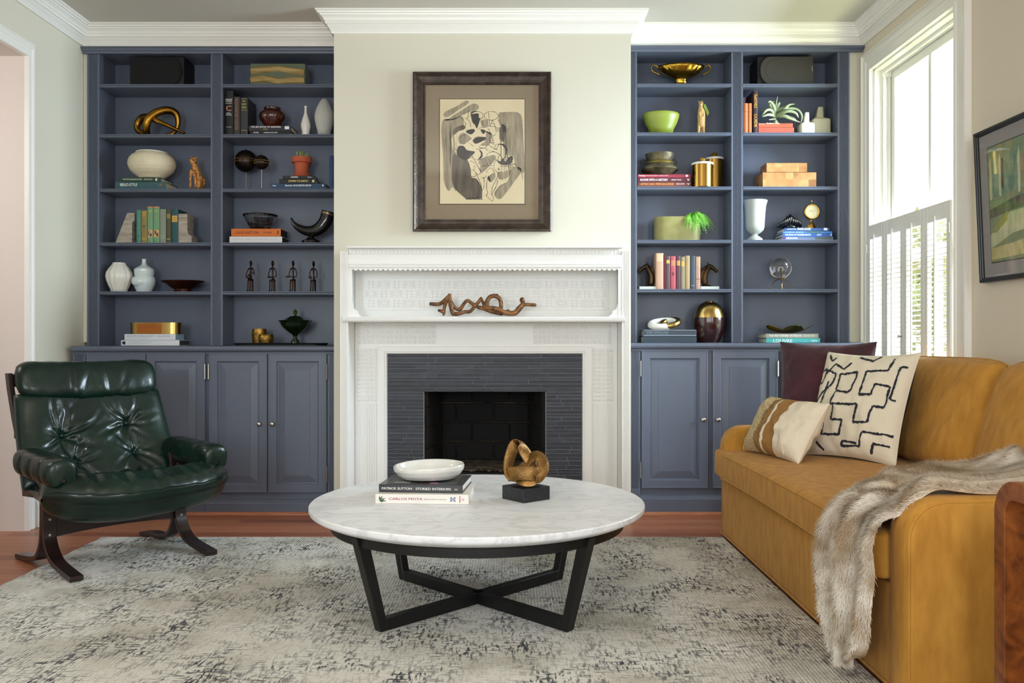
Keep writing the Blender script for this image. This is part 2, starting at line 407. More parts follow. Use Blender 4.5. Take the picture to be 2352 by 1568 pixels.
def bookcase(side, posts, ytop, x_end0, x_end1, label):
    zc = CT[side]; zt = PZ(ytop, YF)
    t = thing('bookcase', label, 'bookcase', ((posts[0][0] + posts[-1][1]) / 2, YF, zc))
    T0 = -t.location
    def B(mb, name, m=M_blue, **k):
        mb.v = [(v[0] + T0.x, v[1] + T0.y, v[2] + T0.z) for v in mb.v]; return mb.build(name, m, t, **k)
    B(MB().box(posts[0][0], posts[-1][1], YB, YB + .01, zc + .001, zt), 'back_panel')
    for a, b in posts:
        m = MB(); fluted(m, a, b, YF, zc + .001, zt + .002, 7 if b - a > .06 else 4); B(m, 'pilaster')
        B(MB().box(a + .002, b - .002, YF + .0205, YB - .0005, zc + .001, zt), 'side_panel')
    for i in range(len(posts) - 1):
        a, b = posts[i][1], posts[i + 1][0]
        for z in SHZ[side][:-1]:
            m = MB().box(a + .0005, b - .0005, YF + .004, YB - .0005, z - .021, z)
            # rounded nosing with a groove
            pr = [(YF + .004, z - .020), (YF - .002, z - .017), (YF - .002, z - .011), (YF + .001, z - .009), (YF - .003, z - .006), (YF - .002, z - .001), (YF + .004, z)]
            m.rings([[(a + .0005, y_, z_) for y_, z_ in pr], [(b - .0005, y_, z_) for y_, z_ in pr]])
            B(m, 'shelf')
    B(MB().box(posts[0][0], posts[-1][1], YF + .0, YB, zt + .0005, zt + .012), 'top_panel')
    z1 = PZ(107, 5.24); pr = [(0, zt - .002), (.012, zt - .002), (.014, zt + .010), (.022, zt + .014), (.026, zt + .026), (.034, zt + .030), (.036, z1 - .004), (.030, z1), (0, z1)]
    B(MB().rings([[(x_end0, YF + .003 - o, z) for o, z in pr], [(x_end1, YF + .003 - o, z) for o, z in pr]]), 'cornice')
    return t
pl = lambda a, b, D=YF: (PX(a, D), PX(b, D))
LP = [pl(200, 228), pl(484, 511.5), (PX(767.5, YF), BXL - .001)]
RP = [(BXR + .001, PX(1463, YF)), pl(1680, 1706.5), pl(1924, 1951)]
bookcase('L', LP, 123, XL + .002, BXL - .001, 'slate blue built-in bookcase with two bays left of the fireplace')
bookcase('R', RP, 119, BXR + .001, XR - .002, 'slate blue built-in bookcase with two bays right of the fireplace')
YDF = 5.090
def door(px0, px1, py0, py1, parent, off, knob=None, hinge=None):
    x0, x1 = PX(px0, YDF), PX(px1, YDF); z1, z0 = PZ(py0, YDF), PZ(py1, YDF)
    steps = [(0, .019), (0, .001), (.002, 0), (.007, 0), (.009, .0015), (.047, .0015), (.050, .004), (.053, .012), (.058, .0125), (.096, .003), (.0985, .003), (.100, .0015)]
    R = [[(x0 + i, YDF + d, z0 + i), (x1 - i, YDF + d, z0 + i), (x1 - i, YDF + d, z1 - i), (x0 + i, YDF + d, z1 - i)] for i, d in steps]
    mb = MB().rings(R)
    mb.v = [(v[0] - off[0], v[1] - off[1], v[2] - off[2]) for v in mb.v]
    o = mb.build('door', M_blue, parent)
    if knob:
        kx, kz = PX(knob[0], YDF), PZ(knob[1], YDF)
        k = MB().lathe([(.009, 0), (.009, .002), (.0045, .004), (.0045, .010), (.010, .013), (.0145, .018), (.0150, .022), (.012, .027), (.006, .030), (0.0005, .0305)], 20,
                       M=Matrix.Translation((kx - off[0], YDF - off[1], kz - off[2])) @ Matrix.Rotation(math.pi / 2, 4, 'X'))
        k.build('knob', M_nickel, o, smooth=True)
    if hinge:
        for yy in (py0 + 42, py1 - 42):
            hx = PX(hinge, YDF); hz = PZ(yy, YDF)
            m = MB().tube([(hx - off[0], YDF - .003 - off[1], hz - .045 - off[2]), (hx - off[0], YDF - .003 - off[1], hz + .045 - off[2])], .0042, 8)
            for s_ in (-1, 1): m.lathe([(.001, -.004), (.0045, 0), (.001, .004)], 8, M=Matrix.Translation((hx - off[0], YDF - .003 - off[1], hz + s_ * .047 - off[2])))
            m.build('hinge', M_nickel, o, smooth=True)
def base_unit(side, x0, x1, doors, pil, label, yd0, yd1):
    zc = CT[side] - .036
    loc = ((x0 + x1) / 2, YS, 0)
    t = thing('base_cabinet', label, 'cabinet', loc)
    def B(mb, name, m=M_blue, **k):
        mb.v = [(v[0] - loc[0], v[1] - loc[1], v[2] - loc[2]) for v in mb.v]; return mb.build(name, m, t, **k)
    zb = PZ(yd1 + 2, YDF)
    B(MB().box(x0 + .001, x1 - .001, YS, YB, .002, zc), 'body')
    for a, b in pil:
        m = MB(); fluted(m, a, b, YS - .018, zb + .004, zc - .018, 7 if b - a > .06 else 4, back=.0175); B(m, 'pilaster')
        B(MB().box(a, b, YS - .024, YS - .0005, PZ(yd1 + 18, YDF), zb + .0035), 'plinth_block', bevel=.003)
    # bead below the counter, base board
    B(MB().rings([[(x, YS - o, z) for o, z in [(0.0005, zc - .0165), (.016, zc - .0165), (.018, zc - .010), (.022, zc - .008), (.022, zc - .002), (.0005, zc - .001)]] for x in (x0 + .001, x1 - .001)]), 'bead')
    za, zp = PZ(yd1 + 16, YDF), .012
    pr = [(.0005, zp), (.026, zp), (.026, za - .022), (.022, za - .017), (.022, za - .012), (.016, za - .008), (.016, za - .003), (.008, za), (.0005, za)]
    B(MB().rings([[(x, YS - o, z) for o, z in pr] for x in (x0 + .001, x1 - .001)]), 'base_board')
    for d in doors: door(d[0], d[1], yd0, yd1, t, loc, d[2], d[3])
    return t
xm = PX(475, YS)
base_unit('L', PX(166, 5.092), xm, [(198, 334, (321, 973), 197), (336, 470, (350, 973), 471)], [(PX(167, 5.092), PX(196.5, 5.092))], 'slate blue two-door base cabinet behind the green armchair', 811, 1131)
base_unit('L', xm, BXL - .001, [(480, 613, (597, 973), 479), (616, 750, (627, 973), 751)], [(PX(754, 5.092), BXL - .002)], 'slate blue two-door base cabinet next to the fireplace, left side', 811, 1131)
xm = PX(1791, YS)
base_unit('R', BXR + .001, xm, [(1474, 1626, (1614, 963), 1472), (1637, 1786, (1648, 963), 1787)], [(BXR + .002, PX(1470, 5.092))], 'slate blue two-door base cabinet between fireplace and sofa arm', 804, 1121)
base_unit('R', xm, PX(1985, 5.09), [(1797, 1948, (1808, 963), 1950)], [(PX(1953, 5.092), PX(1982, 5.092))], 'slate blue single-door base cabinet in the corner behind the sofa cushions', 804, 1121)
for side, x0, x1, lb_ in (('L', PX(161.5, 5.07), BXL - .001, 'slate blue counter with rounded nosing left of the fireplace'), ('R', BXR + .001, 2.088, 'slate blue counter with rounded nosing right of the fireplace')):
    z = CT[side]; yf = 5.07
    pr = [(yf + .012, z - .035), (yf + .008, z - .031), (yf + .003, z - .028), (yf, z - .022), (yf, z - .012), (yf + .004, z - .004), (yf + .012, z - .0003), (YB - .001, z - .0003), (YB - .001, z - .035)]
    o = MB().rings([[(x0, a, b) for a, b in pr], [(x1, a, b) for a, b in pr]]).build('counter', M_blue, smooth=True, angle=35)
    tag(o, lb_, 'counter')
sh = [(0, .0), (.017, 0), (.016, .007), (.012, .013), (.006, .017), (0, .018)]
for k, (x0, x1) in enumerate(((PX(166, YS), BXL), (BXR, XR))):
    struct(MB().rings([[(x0, YS - .0265 - o, z + .0005) for o, z in sh], [(x1, YS - .0265 - o, z + .0005) for o, z in sh]]).build('trim_%d' % (k + 2), wood_f[1], smooth=True, angle=50), 'red oak shoe moulding along the floor')
# ================================================================ MANTEL, TILES, FIREBOX, PICTURE
YN = 4.84                     # front of mantel
mx = lambda p, D=YN: PX(p, D)
t = thing('mantelpiece', 'white painted fireplace mantelpiece with deep niche, shelf and embossed panels', 'mantelpiece', (-.15, YM, 0))
def B(mb, name, m=M_mant, **k):
    mb.v = [(v[0] + .15, v[1] - YM, v[2]) for v in mb.v]
    return mb.build(name, m, t, **k)
Yw = YM - .001
for a, b in ((781, 799.5), (1428.5, 1447)):
    m = MB(); fluted(m, mx(a), mx(b), YN, .002, PZ(576, YN), 3, d=.006, back=.02)
    m.box(mx(a) + .0015, mx(b) - .0015, YN + .0195, Yw, .002, PZ(576, YN)); B(m, 'side_board')
xi0, xi1 = mx(799.8), mx(1428.2)
# shelf with a grooved edge
z0, z1 = PZ(739, 4.825), PZ(727, 4.825); h = (z1 - z0)
pr = [(Yw, z0), (4.835, z0), (4.825, z0 + h * .08), (4.823, z0 + h * .3), (4.829, z0 + h * .33), (4.829, z0 + h * .38), (4.823, z0 + h * .42), (4.823, z0 + h * .64), (4.829, z0 + h * .68), (4.829, z0 + h * .72), (4.824, z0 + h * .76), (4.826, z0 + h * .97), (4.835, z1), (Yw, z1)]
m = MB().rings([[(xi0, a, b) for a, b in pr], [(xi1, a, b) for a, b in pr]])
pe = [(YN - .001, z0), (4.835, z0)] + pr[2:-1] + [(YN - .001, z1)]
for xa, xb in ((mx(787), xi0 - .0001), (xi1 + .0001, mx(1435))): m.rings([[(xa, a, b) for a, b in pe], [(xb, a, b) for a, b in pe]])
B(m, 'mantel_shelf')
ZSH = z1
# canopy: slab, dentil frieze, fascia, mouldings
B(MB().box(xi0 - .004, xi1 + .004, YN - .03, Yw, PZ(569.5, YN - .03), PZ(565, YN - .03)), 'top_slab', bevel=.003)
m = MB().box(xi0, xi1, YN + .015, Yw, PZ(585, YN) - .002, PZ(569.7, YN)); B(m, 'frieze')
m = MB(); zf0, zf1 = PZ(583, YN), PZ(573, YN); n = 72; st = (xi1 - xi0) / n
for i in range(n): m.box(xi0 + i * st + st * .18, xi0 + (i + 1) * st - st * .18, YN + .009, YN + .0148, zf0, zf1)
o = B(m, 'dentils'); o['kind'] = 'stuff'
zl = PZ(617, YN)
pr = [(Yw, PZ(585.3, YN)), (YN, PZ(585.3, YN)), (YN, PZ(603, YN)), (YN - .006, PZ(604.5, YN)), (YN - .006, PZ(607, YN)), (YN - .001, PZ(608.2, YN)), (YN - .009, PZ(610, YN)), (YN - .009, PZ(613.5, YN)), (YN - .002, PZ(614.5, YN)), (YN - .002, zl), (YN + .02, zl), (YN + .02, PZ(606, YN)), (Yw, PZ(606, YN))]
B(MB().rings([[(xi0, a, b) for a, b in pr], [(xi1, a, b) for a, b in pr]]), 'canopy_board')
m = MB(); n = 55; st = (xi1 - xi0) / n; poly = [(xi0, zl)]
for i in range(n):
    for k in range(6):
        a = math.pi * k / 5; poly.append((xi0 + (i + .5 - .42 * math.cos(a)) * st, zl - .002 - .009 * math.sin(a)))
poly.append((xi1, zl)); m.prism(poly, YN - .001, YN + .008, 'y'); o = B(m, 'scallop_trim')
# inner faces of niche (thin stiles at the front edges) and curved corner brackets
zt = zl - .0005
for a, b in ((799.8, 808), (1420, 1428.2)): B(MB().box(mx(a), mx(b), YN + .002, YN + .02, ZSH + .0005, zt), 'niche_stile')
for s_, x in ((1, mx(808.2)), (-1, mx(1419.8))):
    p = [(0, 0), (.052, 0), (.047, .006), (.040, .010), (.034, .016), (.031, .030), (.024, .036), (.014, .040), (.007, .050), (.004, .062), (0, .075)]
    B(MB().prism([(x + s_ * a, ZSH + .001 + b) for a, b in p], YN + .004, YN + .018, 'y'), 'corner_bracket')
# niche back with embossed fretwork
YP = Yw - .006
B(MB().box(xi0, xi1, YP, Yw, ZSH + .0005, PZ(606, YN) - .0005), 'niche_panel')
m = MB(); r_ = .0016
def ridge(x0, x1, z0, z1): m.box(x0, x1, YP - .0055, YP - .0002, z0, z1)
def frame_r(x0, x1, z0, z1, w_=.0022):
    ridge(x0, x1, z0, z0 + w_); ridge(x0, x1, z1 - w_, z1); ridge(x0, x0 + w_, z0 + w_, z1 - w_); ridge(x1 - w_, x1, z0 + w_, z1 - w_)
fx0, fx1 = PX(838, YP), PX(1392, YP); fz0, fz1 = PZ(707, YP), PZ(643, YP); nc = 19; cw = (fx1 - fx0) / nc; nr = 3; chh = (fz1 - fz0) / nr
for i in range(nc):
    for j in range(nr):
        ax, az = fx0 + i * cw, fz0 + j * chh
        if (i + j) % 2:
            for k in (0, 1, 2): frame_r(ax + .004 + k * .008, ax + cw - .004 - k * .008, az + .004 + k * .0075, az + chh - .004 - k * .0075)
        else:
            for k in range(3): ridge(ax + .002, ax + cw - .002, az + chh * (.2 + .3 * k) - .0012, az + chh * (.2 + .3 * k) + .0012)
            for k in range(2): ridge(ax + cw * (.33 + .34 * k) - .0012, ax + cw * (.33 + .34 * k) + .0012, az + .002, az + chh - .002)
frame_r(fx0 - .012, fx1 + .012, fz0 - .012, fz1 + .012, .003)
o = B(m, 'fretwork'); o['kind'] = 'stuff'
# surround panel below the shelf
TX0, TX1, TZ1 = PX(890, YM), PX(1337, YM), PZ(812, YM)
CX0, CX1, CZ1 = PX(868, YM), PX(1359, YM), PZ(795, YM)
zs = z0 - .0005
YQ = Yw - .008
B(MB().box(xi0, CX0, YQ, Yw, .002, zs).box(CX1, xi1, YQ, Yw, .002, zs).box(CX0, CX1, YQ, Yw, CZ1, zs), 'surround_panel')
m = MB()
R = []
for (xx, zz, dx, dz) in ((TX0, .003, -1, 0), (TX0, TZ1, -1, 1), (TX1, TZ1, 1, 1), (TX1, .003, 1, 0)):
    R.append([(xx + dx * a * (CX1 - TX1), Yw - o_, zz + dz * a * (CZ1 - TZ1)) for o_, a in [(.0, 0), (.012, 0), (.020, .06), (.020, .16), (.015, .2), (.016, .26), (.022, .30), (.022, .9), (.026, .93), (.026, 1), (.0, 1)]])
m.rings(R); B(m, 'inner_casing')
m = MB()
def pyr(x0, x1, z0, z1, hgt=.006):
    cx, cz = (x0 + x1) / 2, (z0 + z1) / 2; b = YQ - .0002; g = .0012
    m.add([(x0 + g, b, z0 + g), (x1 - g, b, z0 + g), (x1 - g, b, z1 - g), (x0 + g, b, z1 - g), (cx + .001, b - hgt, cz + .001), (cx - .001, b - hgt, cz + .001), (cx - .001, b - hgt, cz - .001), (cx + .001, b - hgt, cz - .001)],
          [(0, 1, 7, 6), (1, 2, 4, 7), (2, 3, 5, 4), (3, 0, 6, 5), (4, 5, 6, 7)])
for a, b in ((819, 867), (1361, 1409)):
    x0, x1 = PX(a, YQ), PX(b, YQ); za, zb = PZ(922, YQ), PZ(800, YQ); c = (x1 - x0) / 5; nr = int(round((zb - za) / c)); r2 = (zb - za) / nr
    for i in range(5):
        for j in range(nr): pyr(x0 + i * c, x0 + (i + 1) * c, za + j * r2, za + (j + 1) * r2)
for a, b in ((822, 1002), (1224, 1404)):
    x0, x1 = PX(a, YQ), PX(b, YQ); za, zb = PZ(790, YQ), PZ(744, YQ); nc = 17; c = (x1 - x0) / nc; r2 = (zb - za) / 4
    for i in range(nc):
        for j in range(4): pyr(x0 + i * c, x0 + (i + 1) * c, za + j * r2, za + (j + 1) * r2)
o = B(m, 'waffle_relief'); o['kind'] = 'stuff'
m = MB()
for a, b in ((819, 867), (1361, 1409)):       # reeding below the waffle blocks
    x0, x1 = PX(a, YQ), PX(b, YQ); n = 9; c = (x1 - x0) / n
    for i in range(n): m.tube([(x0 + (i + .5) * c, YQ + .001, .004), (x0 + (i + .5) * c, YQ + .001, PZ(926, YQ))], c * .36, 8)
for k in range(6):                            # fine horizontal reeds in the middle above the fire
    z = PZ(792 - k * 8.4, YQ); m.box(PX(1004, YQ), PX(1222, YQ), YQ - .003, YQ - .0002, z, z + .004)
o = B(m, 'reeding'); o['kind'] = 'stuff'
# ---- slate tiles
st_ = thing('slate_surround', 'dark slate strip tiles laid around the fireplace opening', 'tile surround', (-.15, YM, 0))
YT = Yw - .0035
def C2(mb): mb.v = [(v[0] + .15, v[1] - YM, v[2]) for v in mb.v]; return mb
C2(MB().box(TX0, FX0, YT, Yw, .002, TZ1).box(FX1, TX1, YT, Yw, .002, TZ1).box(FX0, FX1, YT, Yw, FZ1, TZ1).box(FX0, FX1, YT, Yw, .002, PZ(1090, YM))).build('grout', M_grout, st_)
slm = [mat('slate_tile_%d' % i, a, .45, col2=b, vs=10, stretch=(1, 1, 5), bump=.6, bs=45, bstretch=(1, 1, 6)) for i, (a, b) in enumerate((('#33373f', '#272a31'), ('#2a2d34', '#212429'), ('#3b3f47', '#2e3138'), ('#303239', '#24262b')))]
hs = [7.6, 10, 5.2, 5.2, 9.8, 7.6, 5.2, 7.8, 7.6, 8.4]; joints = [[983, 1113, 1242], [1001, 1130, 1258], [982, 1113, 1242], [956, 1085, 1214], [983, 1113, 1242], [1001, 1130, 1258], [974, 1103, 1231], [957, 1086, 1214], [984, 1113, 1242], [1001, 1130, 1258]]
y = 813.2; rt = random.Random(11); row = 0; gap = 1.3
def tile(xa, xb, ya, yb):
    p = rt.uniform(.003, .0075)
    C2(MB().box(PX(xa, YM), PX(xb, YM), YT - p, YT - .0002, PZ(yb, YM), PZ(ya, YM))).build('slate_tile', rt.choice(slm), st_, bevel=.0008)
while y < 1172:
    if row < 10:
        hgt = hs[row]
        xs = [891] + joints[row] + [1336.5]
        for a, b in zip(xs, xs[1:]): tile(a + gap / 2, b - gap / 2, y, y + hgt)
    else:
        hgt = rt.choice([5.2, 7.4, 7.8, 9.6, 6.8])
        if y > 1091:
            xs = [891] + [(891 + (row * 37) % 110 + 128 * k + 30) for k in range(3)] + [1336.5]
            for a, b in zip(xs, xs[1:]): tile(a + gap / 2, b - gap / 2, y, y + hgt)
        else:
          for xa, xb in ((891, 973.5), (1253.8, 1336.5)):
            if rt.random() < .25: cuts = []
            else: cuts = [rt.uniform(xa + 22, xb - 22)]
            xs = [xa] + cuts + [xb]
            for a, b in zip(xs, xs[1:]): tile(a + gap / 2, b - gap / 2, y, y + hgt)
    y += hgt + gap; row += 1
# ---- firebox
fb = thing('firebox', 'sooty brick firebox inside the fireplace opening', 'firebox', ((FX0 + FX1) / 2, YM, 0))
fo = fb.location.copy()
def C3(mb): mb.v = [(v[0] - fo.x, v[1] - fo.y, v[2] - fo.z) for v in mb.v]; return mb
bx0, bx1, yb_ = -.455, .112, 5.50; zf = .262; top = 1.05
C3(MB().add([(FX0 + .001, YM + .012, zf - .03), (FX0 + .001, YM + .012, top), (bx0, yb_, top), (bx0, yb_, zf - .03)], [(0, 1, 2, 3)])
   .add([(FX1 - .001, YM + .012, zf - .03), (FX1 - .001, YM + .012, top), (bx1, yb_, top), (bx1, yb_, zf - .03)], [(3, 2, 1, 0)])
   .add([(bx0, yb_, zf - .03), (bx0, yb_, top), (bx1, yb_, top), (bx1, yb_, zf - .03)], [(0, 1, 2, 3)])
   .add([(FX0, YM + .012, top), (FX1, YM + .012, top), (bx1, yb_, top), (bx0, yb_, top)], [(0, 1, 2, 3)])).build('lining', M_mort, fb, solid=.004)
fbr = [mat('fire_brick_%d' % i, a, .85, col2=b, vs=6, lo=.4, hi=.8, bump=.5, bs=50) for i, (a, b) in enumerate((('#060505', '#0e0b09'), ('#050404', '#120d0a'), ('#080606', '#0a0807')))]
rf_ = random.Random(5); zc_ = zf + .012; r_i = 0
while zc_ < top - .02:
    zz = min(zc_ + .113, top)
    xs = [bx0 + .006] + [v for v in ((bx0 + .10 + .24 * k if r_i % 2 == 0 else bx0 + .2 + .24 * k) for k in range(4)) if v < bx1 - .03] + [bx1 - .006]
    for a, b in zip(xs, xs[1:]):
        C3(MB().box(a + .004, b - .004, yb_ - .03, yb_ - .003, zc_, zz)).build('fire_brick', rf_.choice(fbr), fb, bevel=.004)
    for sx, fx, bx in ((1, FX0 + .001, bx0), (-1, FX1 - .001, bx1)):
        cuts = [0, .45, .93] if r_i % 2 else [0, .62, .93]
        for c0, c1 in zip(cuts, cuts[1:]):
            p0 = Vector((fx + (bx - fx) * (c0 + .01), YM + .012 + (yb_ - YM - .012) * (c0 + .01))); p1 = Vector((fx + (bx - fx) * (c1 - .01), YM + .012 + (yb_ - YM - .012) * (c1 - .01)))
            d = (p1 - p0).normalized(); nn = Vector((d.y, -d.x)) * sx * .018
            q = [(p0.x + nn.x * .15, p0.y + nn.y * .15), (p1.x + nn.x * .15, p1.y + nn.y * .15), (p1.x + nn.x, p1.y + nn.y), (p0.x + nn.x, p0.y + nn.y)]
            C3(MB().prism(q, zc_, zz, 'z')).build('fire_brick', rf_.choice(fbr), fb, bevel=.003)
    zc_ += .122; r_i += 1
def ashf(u, v):
    yy = YM + .014 + v * (yb_ - .032 - YM - .014); k = (yy - YM) / (yb_ - YM)
    xa, xb = FX0 + (bx0 - FX0) * k + .02, FX1 + (bx1 - FX1) * k - .02; xx = xa + u * (xb - xa)
    n_ = noise.noise(Vector((xx * 45, yy * 45, 0))) + .5 * noise.noise(Vector((xx * 110, yy * 110, 3)))
    return (xx - fo.x, yy - fo.y, zf - fo.z + n_ * .009 * (1.3 - v))
MB().grid(70, 40, ashf).build('hearth_stone', mat('hearth_stone', '#6b604f', .9, col2='#2c261f', vs=18, bump=.6, bs=80), fb, smooth=True, angle=180)
# ---- framed ink drawing on the chimney breast
YP2 = YM - .002
t = thing('framed_drawing', 'abstract black ink and wash drawing in a wide dark bronze frame above the mantel', 'picture', (PX(1107, YM), YM, PZ(530, YM - .03)))
po = t.location.copy()
def C4(mb): mb.v = [(v[0] - po.x, v[1] - po.y, v[2] - po.z) for v in mb.v]; return mb
Dp = YM - .035
ox0, ox1, oz0, oz1 = PX(948, Dp), PX(1266, Dp), PZ(530.5, Dp), PZ(164, Dp)
prf = [(0, .0), (0, .030), (.004, .034), (.010, .034), (.016, .029), (.026, .022), (.045, .016), (.060, .015), (.066, .018), (.070, .018), (.072, .012), (.072, .0)]
R = [[(ox0 + i, YP2 - o_, oz0 + i), (ox1 - i, YP2 - o_, oz0 + i), (ox1 - i, YP2 - o_, oz1 - i), (ox0 + i, YP2 - o_, oz1 - i)] for i, o_ in prf]
M_frame = mat('bronze_frame', '#45382e', .33, .35, col2='#2e241d', vs=20, stretch=(1, 1, 1), bump=.5, bs=90)
C4(MB().rings(R, cap0=False, cap1=False)).build('frame', M_frame, t)
ym = YP2 - .006
gx0, gx1, gz0, gz1 = ox0 + .070, ox1 - .070, oz0 + .070, oz1 - .070
C4(MB().box(gx0, gx1, ym, YP2, gz0, gz1)).build('mount_board', mat('taupe_mount', '#8d7d66', .8), t)
ax0, ax1, az0, az1 = PX(1010.5, ym), PX(1205, ym), PZ(468, ym), PZ(228, ym)
C4(MB().box(ax0 - .0035, ax1 + .0035, ym - .0012, ym - .0001, az0 - .0035, az1 + .0035)).build('mount_bevel', mat('dark_bevel', '#2a241d', .7), t)
pap = C4(MB().box(ax0, ax1, ym - .0016, ym - .0013, az0, az1)).build('paper', mat('cream_paper', '#e2d3ae', .8, col2='#d9c9a3', vs=3), t)
def dm(x, y_): return (ax0 + (x - 72) / 1180 * (ax1 - ax0), az1 - (y_ - 60) / 1462 * (az1 - az0))
wash = [[(130,250),(300,160),(430,80),(470,112),(330,210),(170,312)],[(180,335),(300,262),(540,120),(612,190),(430,262),(250,352),(100,350)],
 [(100,380),(250,335),(380,300),(400,420),(330,480),(250,560),(215,660),(250,760),(320,860),(330,1100),(300,1340),(250,1290),(200,1340),(160,1300),(130,1180),(110,800)],
 [(890,262),(960,240),(1190,262),(1215,500),(1235,760),(1245,1080),(1130,1000),(1090,850),(1010,840),(990,700),(900,620),(940,480),(900,380)],
 [(1050,1050),(1130,1000),(1210,1060),(1080,1250),(920,1452),(830,1395),(900,1280),(1020,1210)],[(640,365),(690,345),(742,352),(740,430),(660,440)],
 [(330,580),(410,530),(510,600),(480,640),(400,690),(340,670)],[(720,520),(790,540),(760,700),(640,700),(700,640)],[(610,930),(700,870),(820,840),(850,880),(780,980),(650,1090),(640,1000)],
 [(880,1080),(960,1075),(1040,1050),(1020,1150),(900,1180)],[(740,1150),(830,1090),(840,1160),(770,1222)]]
wash2 = [[(250,860),(320,840),(450,900),(500,1040),(510,1150),(590,1180),(655,1300),(660,1400),(640,1445),(480,1462),(420,1440),(300,1330),(240,1180)],[(900,470),(940,440),(985,430),(1000,520),(960,640),(915,600)],[(270,470),(400,420),(420,470),(340,500),(260,560)]]
dark = [[(515,270),(560,262),(612,262),(614,318),(634,325),(615,400),(585,467),(560,420),(525,380),(508,300)],[(440,500),(520,478),(562,490),(540,530),(500,552),(450,530)],[(535,640),(590,590),(700,590),(712,610),(680,640),(570,682)],
 [(325,725),(400,715),(450,770),(545,790),(552,812),(500,860),(430,912),(320,850)],[(865,900),(910,930),(950,880),(985,935),(1020,880),(1080,850),(1088,905),(1060,962),(980,982),(900,962)],[(980,700),(1010,760),(1002,830),(980,842),(985,770),(940,705),(870,690),(930,680)],
 [(615,765),(655,790),(668,840),(650,885),(600,905),(640,850),(640,810)],[(925,415),(985,430),(990,500),(955,535),(950,470)],[(500,250),(540,225),(600,225),(560,240),(515,262),(505,300)],[(640,480),(690,490),(705,520),(680,545),(650,520)],[(700,495),(790,540),(780,560),(720,520)],[(735,1150),(760,1140),(775,1215),(740,1180)]]
lines = [[(785 + 97 * math.cos(a / 10 * 6.28), 292 + 62 * math.sin(a / 10 * 6.28)) for a in range(11)],[(590 + 85 * math.cos(a / 10 * 6.28), 290 + 58 * math.sin(a / 10 * 6.28)) for a in range(-3, 5)],
 [(745,235),(760,330),(758,430),(690,452)],[(800,348),(768,442)],[(800,348),(842,440),(852,545),(800,562),(745,470)],[(880,340),(932,455),(905,540),(912,612)],[(850,460),(905,466)],[(852,482),(902,486)],[(855,505),(900,508)],
 [(785,400),(825,402)],[(770,440),(845,442)],[(770,560),(765,640),(820,692)],[(800,560),(810,640),(830,690)],[(755,572),(815,580)],[(752,600),(820,604)],[(756,632),(825,636)],[(760,662),(828,666)],[(235,610),(290,530),(340,500),(410,480)],[(225,640),(240,720),(320,782)],
 [(340,290),(400,350),(430,410),(420,480)],[(470,215),(460,320),(410,325)],[(440,330),(490,380),(500,450)],[(640,700),(620,730),(700,742),(745,700),(850,762),(900,690),(980,702)],[(580,762),(700,742),(740,780),(820,790),(910,835)],[(560,790),(520,850),(590,912),(640,850)],
 [(600,912),(700,880),(740,820),(830,795),(910,840)],[(450,905),(510,870),(560,922),(600,1000),(640,1082),(600,1112),(540,1050),(490,1040),(460,945)],[(500,1060),(510,1142),(570,1132),(575,1080)],[(540,990),(560,1010),(545,1040)],[(490,920),(560,950)],[(585,1112),(640,1240),(662,1335),(690,1250),(680,1150)],
 [(740,1150),(722,1280),(738,1380),(715,1400),(760,1450),(800,1482),(816,1432),(785,1380)],[(860,900),(822,990),(850,1060),(882,1100),(850,1200),(802,1290),(802,1385)],[(880,1180),(860,1270),(810,1370)],[(720,1090),(740,1050),(790,1020),(835,1090)],[(900,990),(980,1000),(1050,985),(1132,962)],[(1050,1012),(1040,1130),(1020,1212),(900,1280),(835,1392)],[(1050,930),(1128,975),(1110,1000),(1050,1015)],
 [(820,990),(640,1000),(650,1090)],[(660,920),(690,990)],[(700,900),(740,985)],[(750,880),(770,960)],[(830,870),(870,930),(900,840),(950,900),(985,850)],[(640,1160),(700,1155),(720,1130)],[(870,1040),(915,1042)],[(890,1010),(892,1050)],[(375,1360),(405,1290)],[(860,690),(830,740),(880,770)],[(520,650),(560,600),(620,580)],[(350,600),(400,560),(440,580)],[(480,670),(540,720)],[(930,405),(985,402)],[(610,480),(650,450),(700,450),(640,360)],[(1040,440),(1010,520)],[(1000,880),(1010,840)]]
def flat(mb, poly, off):
    n_ = len(poly); sm = []
    for i in range(n_):
        p = [Vector(poly[(i + d) % n_]) for d in (-1, 0, 1, 2)]
        for k in range(5):
            a = k / 5; v = .5 * ((2 * p[1]) + (p[2] - p[0]) * a + (2 * p[0] - 5 * p[1] + 4 * p[2] - p[3]) * a * a + (3 * p[1] - p[0] - 3 * p[2] + p[3]) * a ** 3)
            sm.append((v.x + 5 * noise.noise(Vector((v.x * .05, v.y * .05, 0))), v.y + 5 * noise.noise(Vector((v.x * .05, v.y * .05, 9)))))
    q = [dm(x, y_) for x, y_ in sm]; mb.add([(a, ym - .0016 - off, b) for a, b in q], [tuple(range(len(q)))])
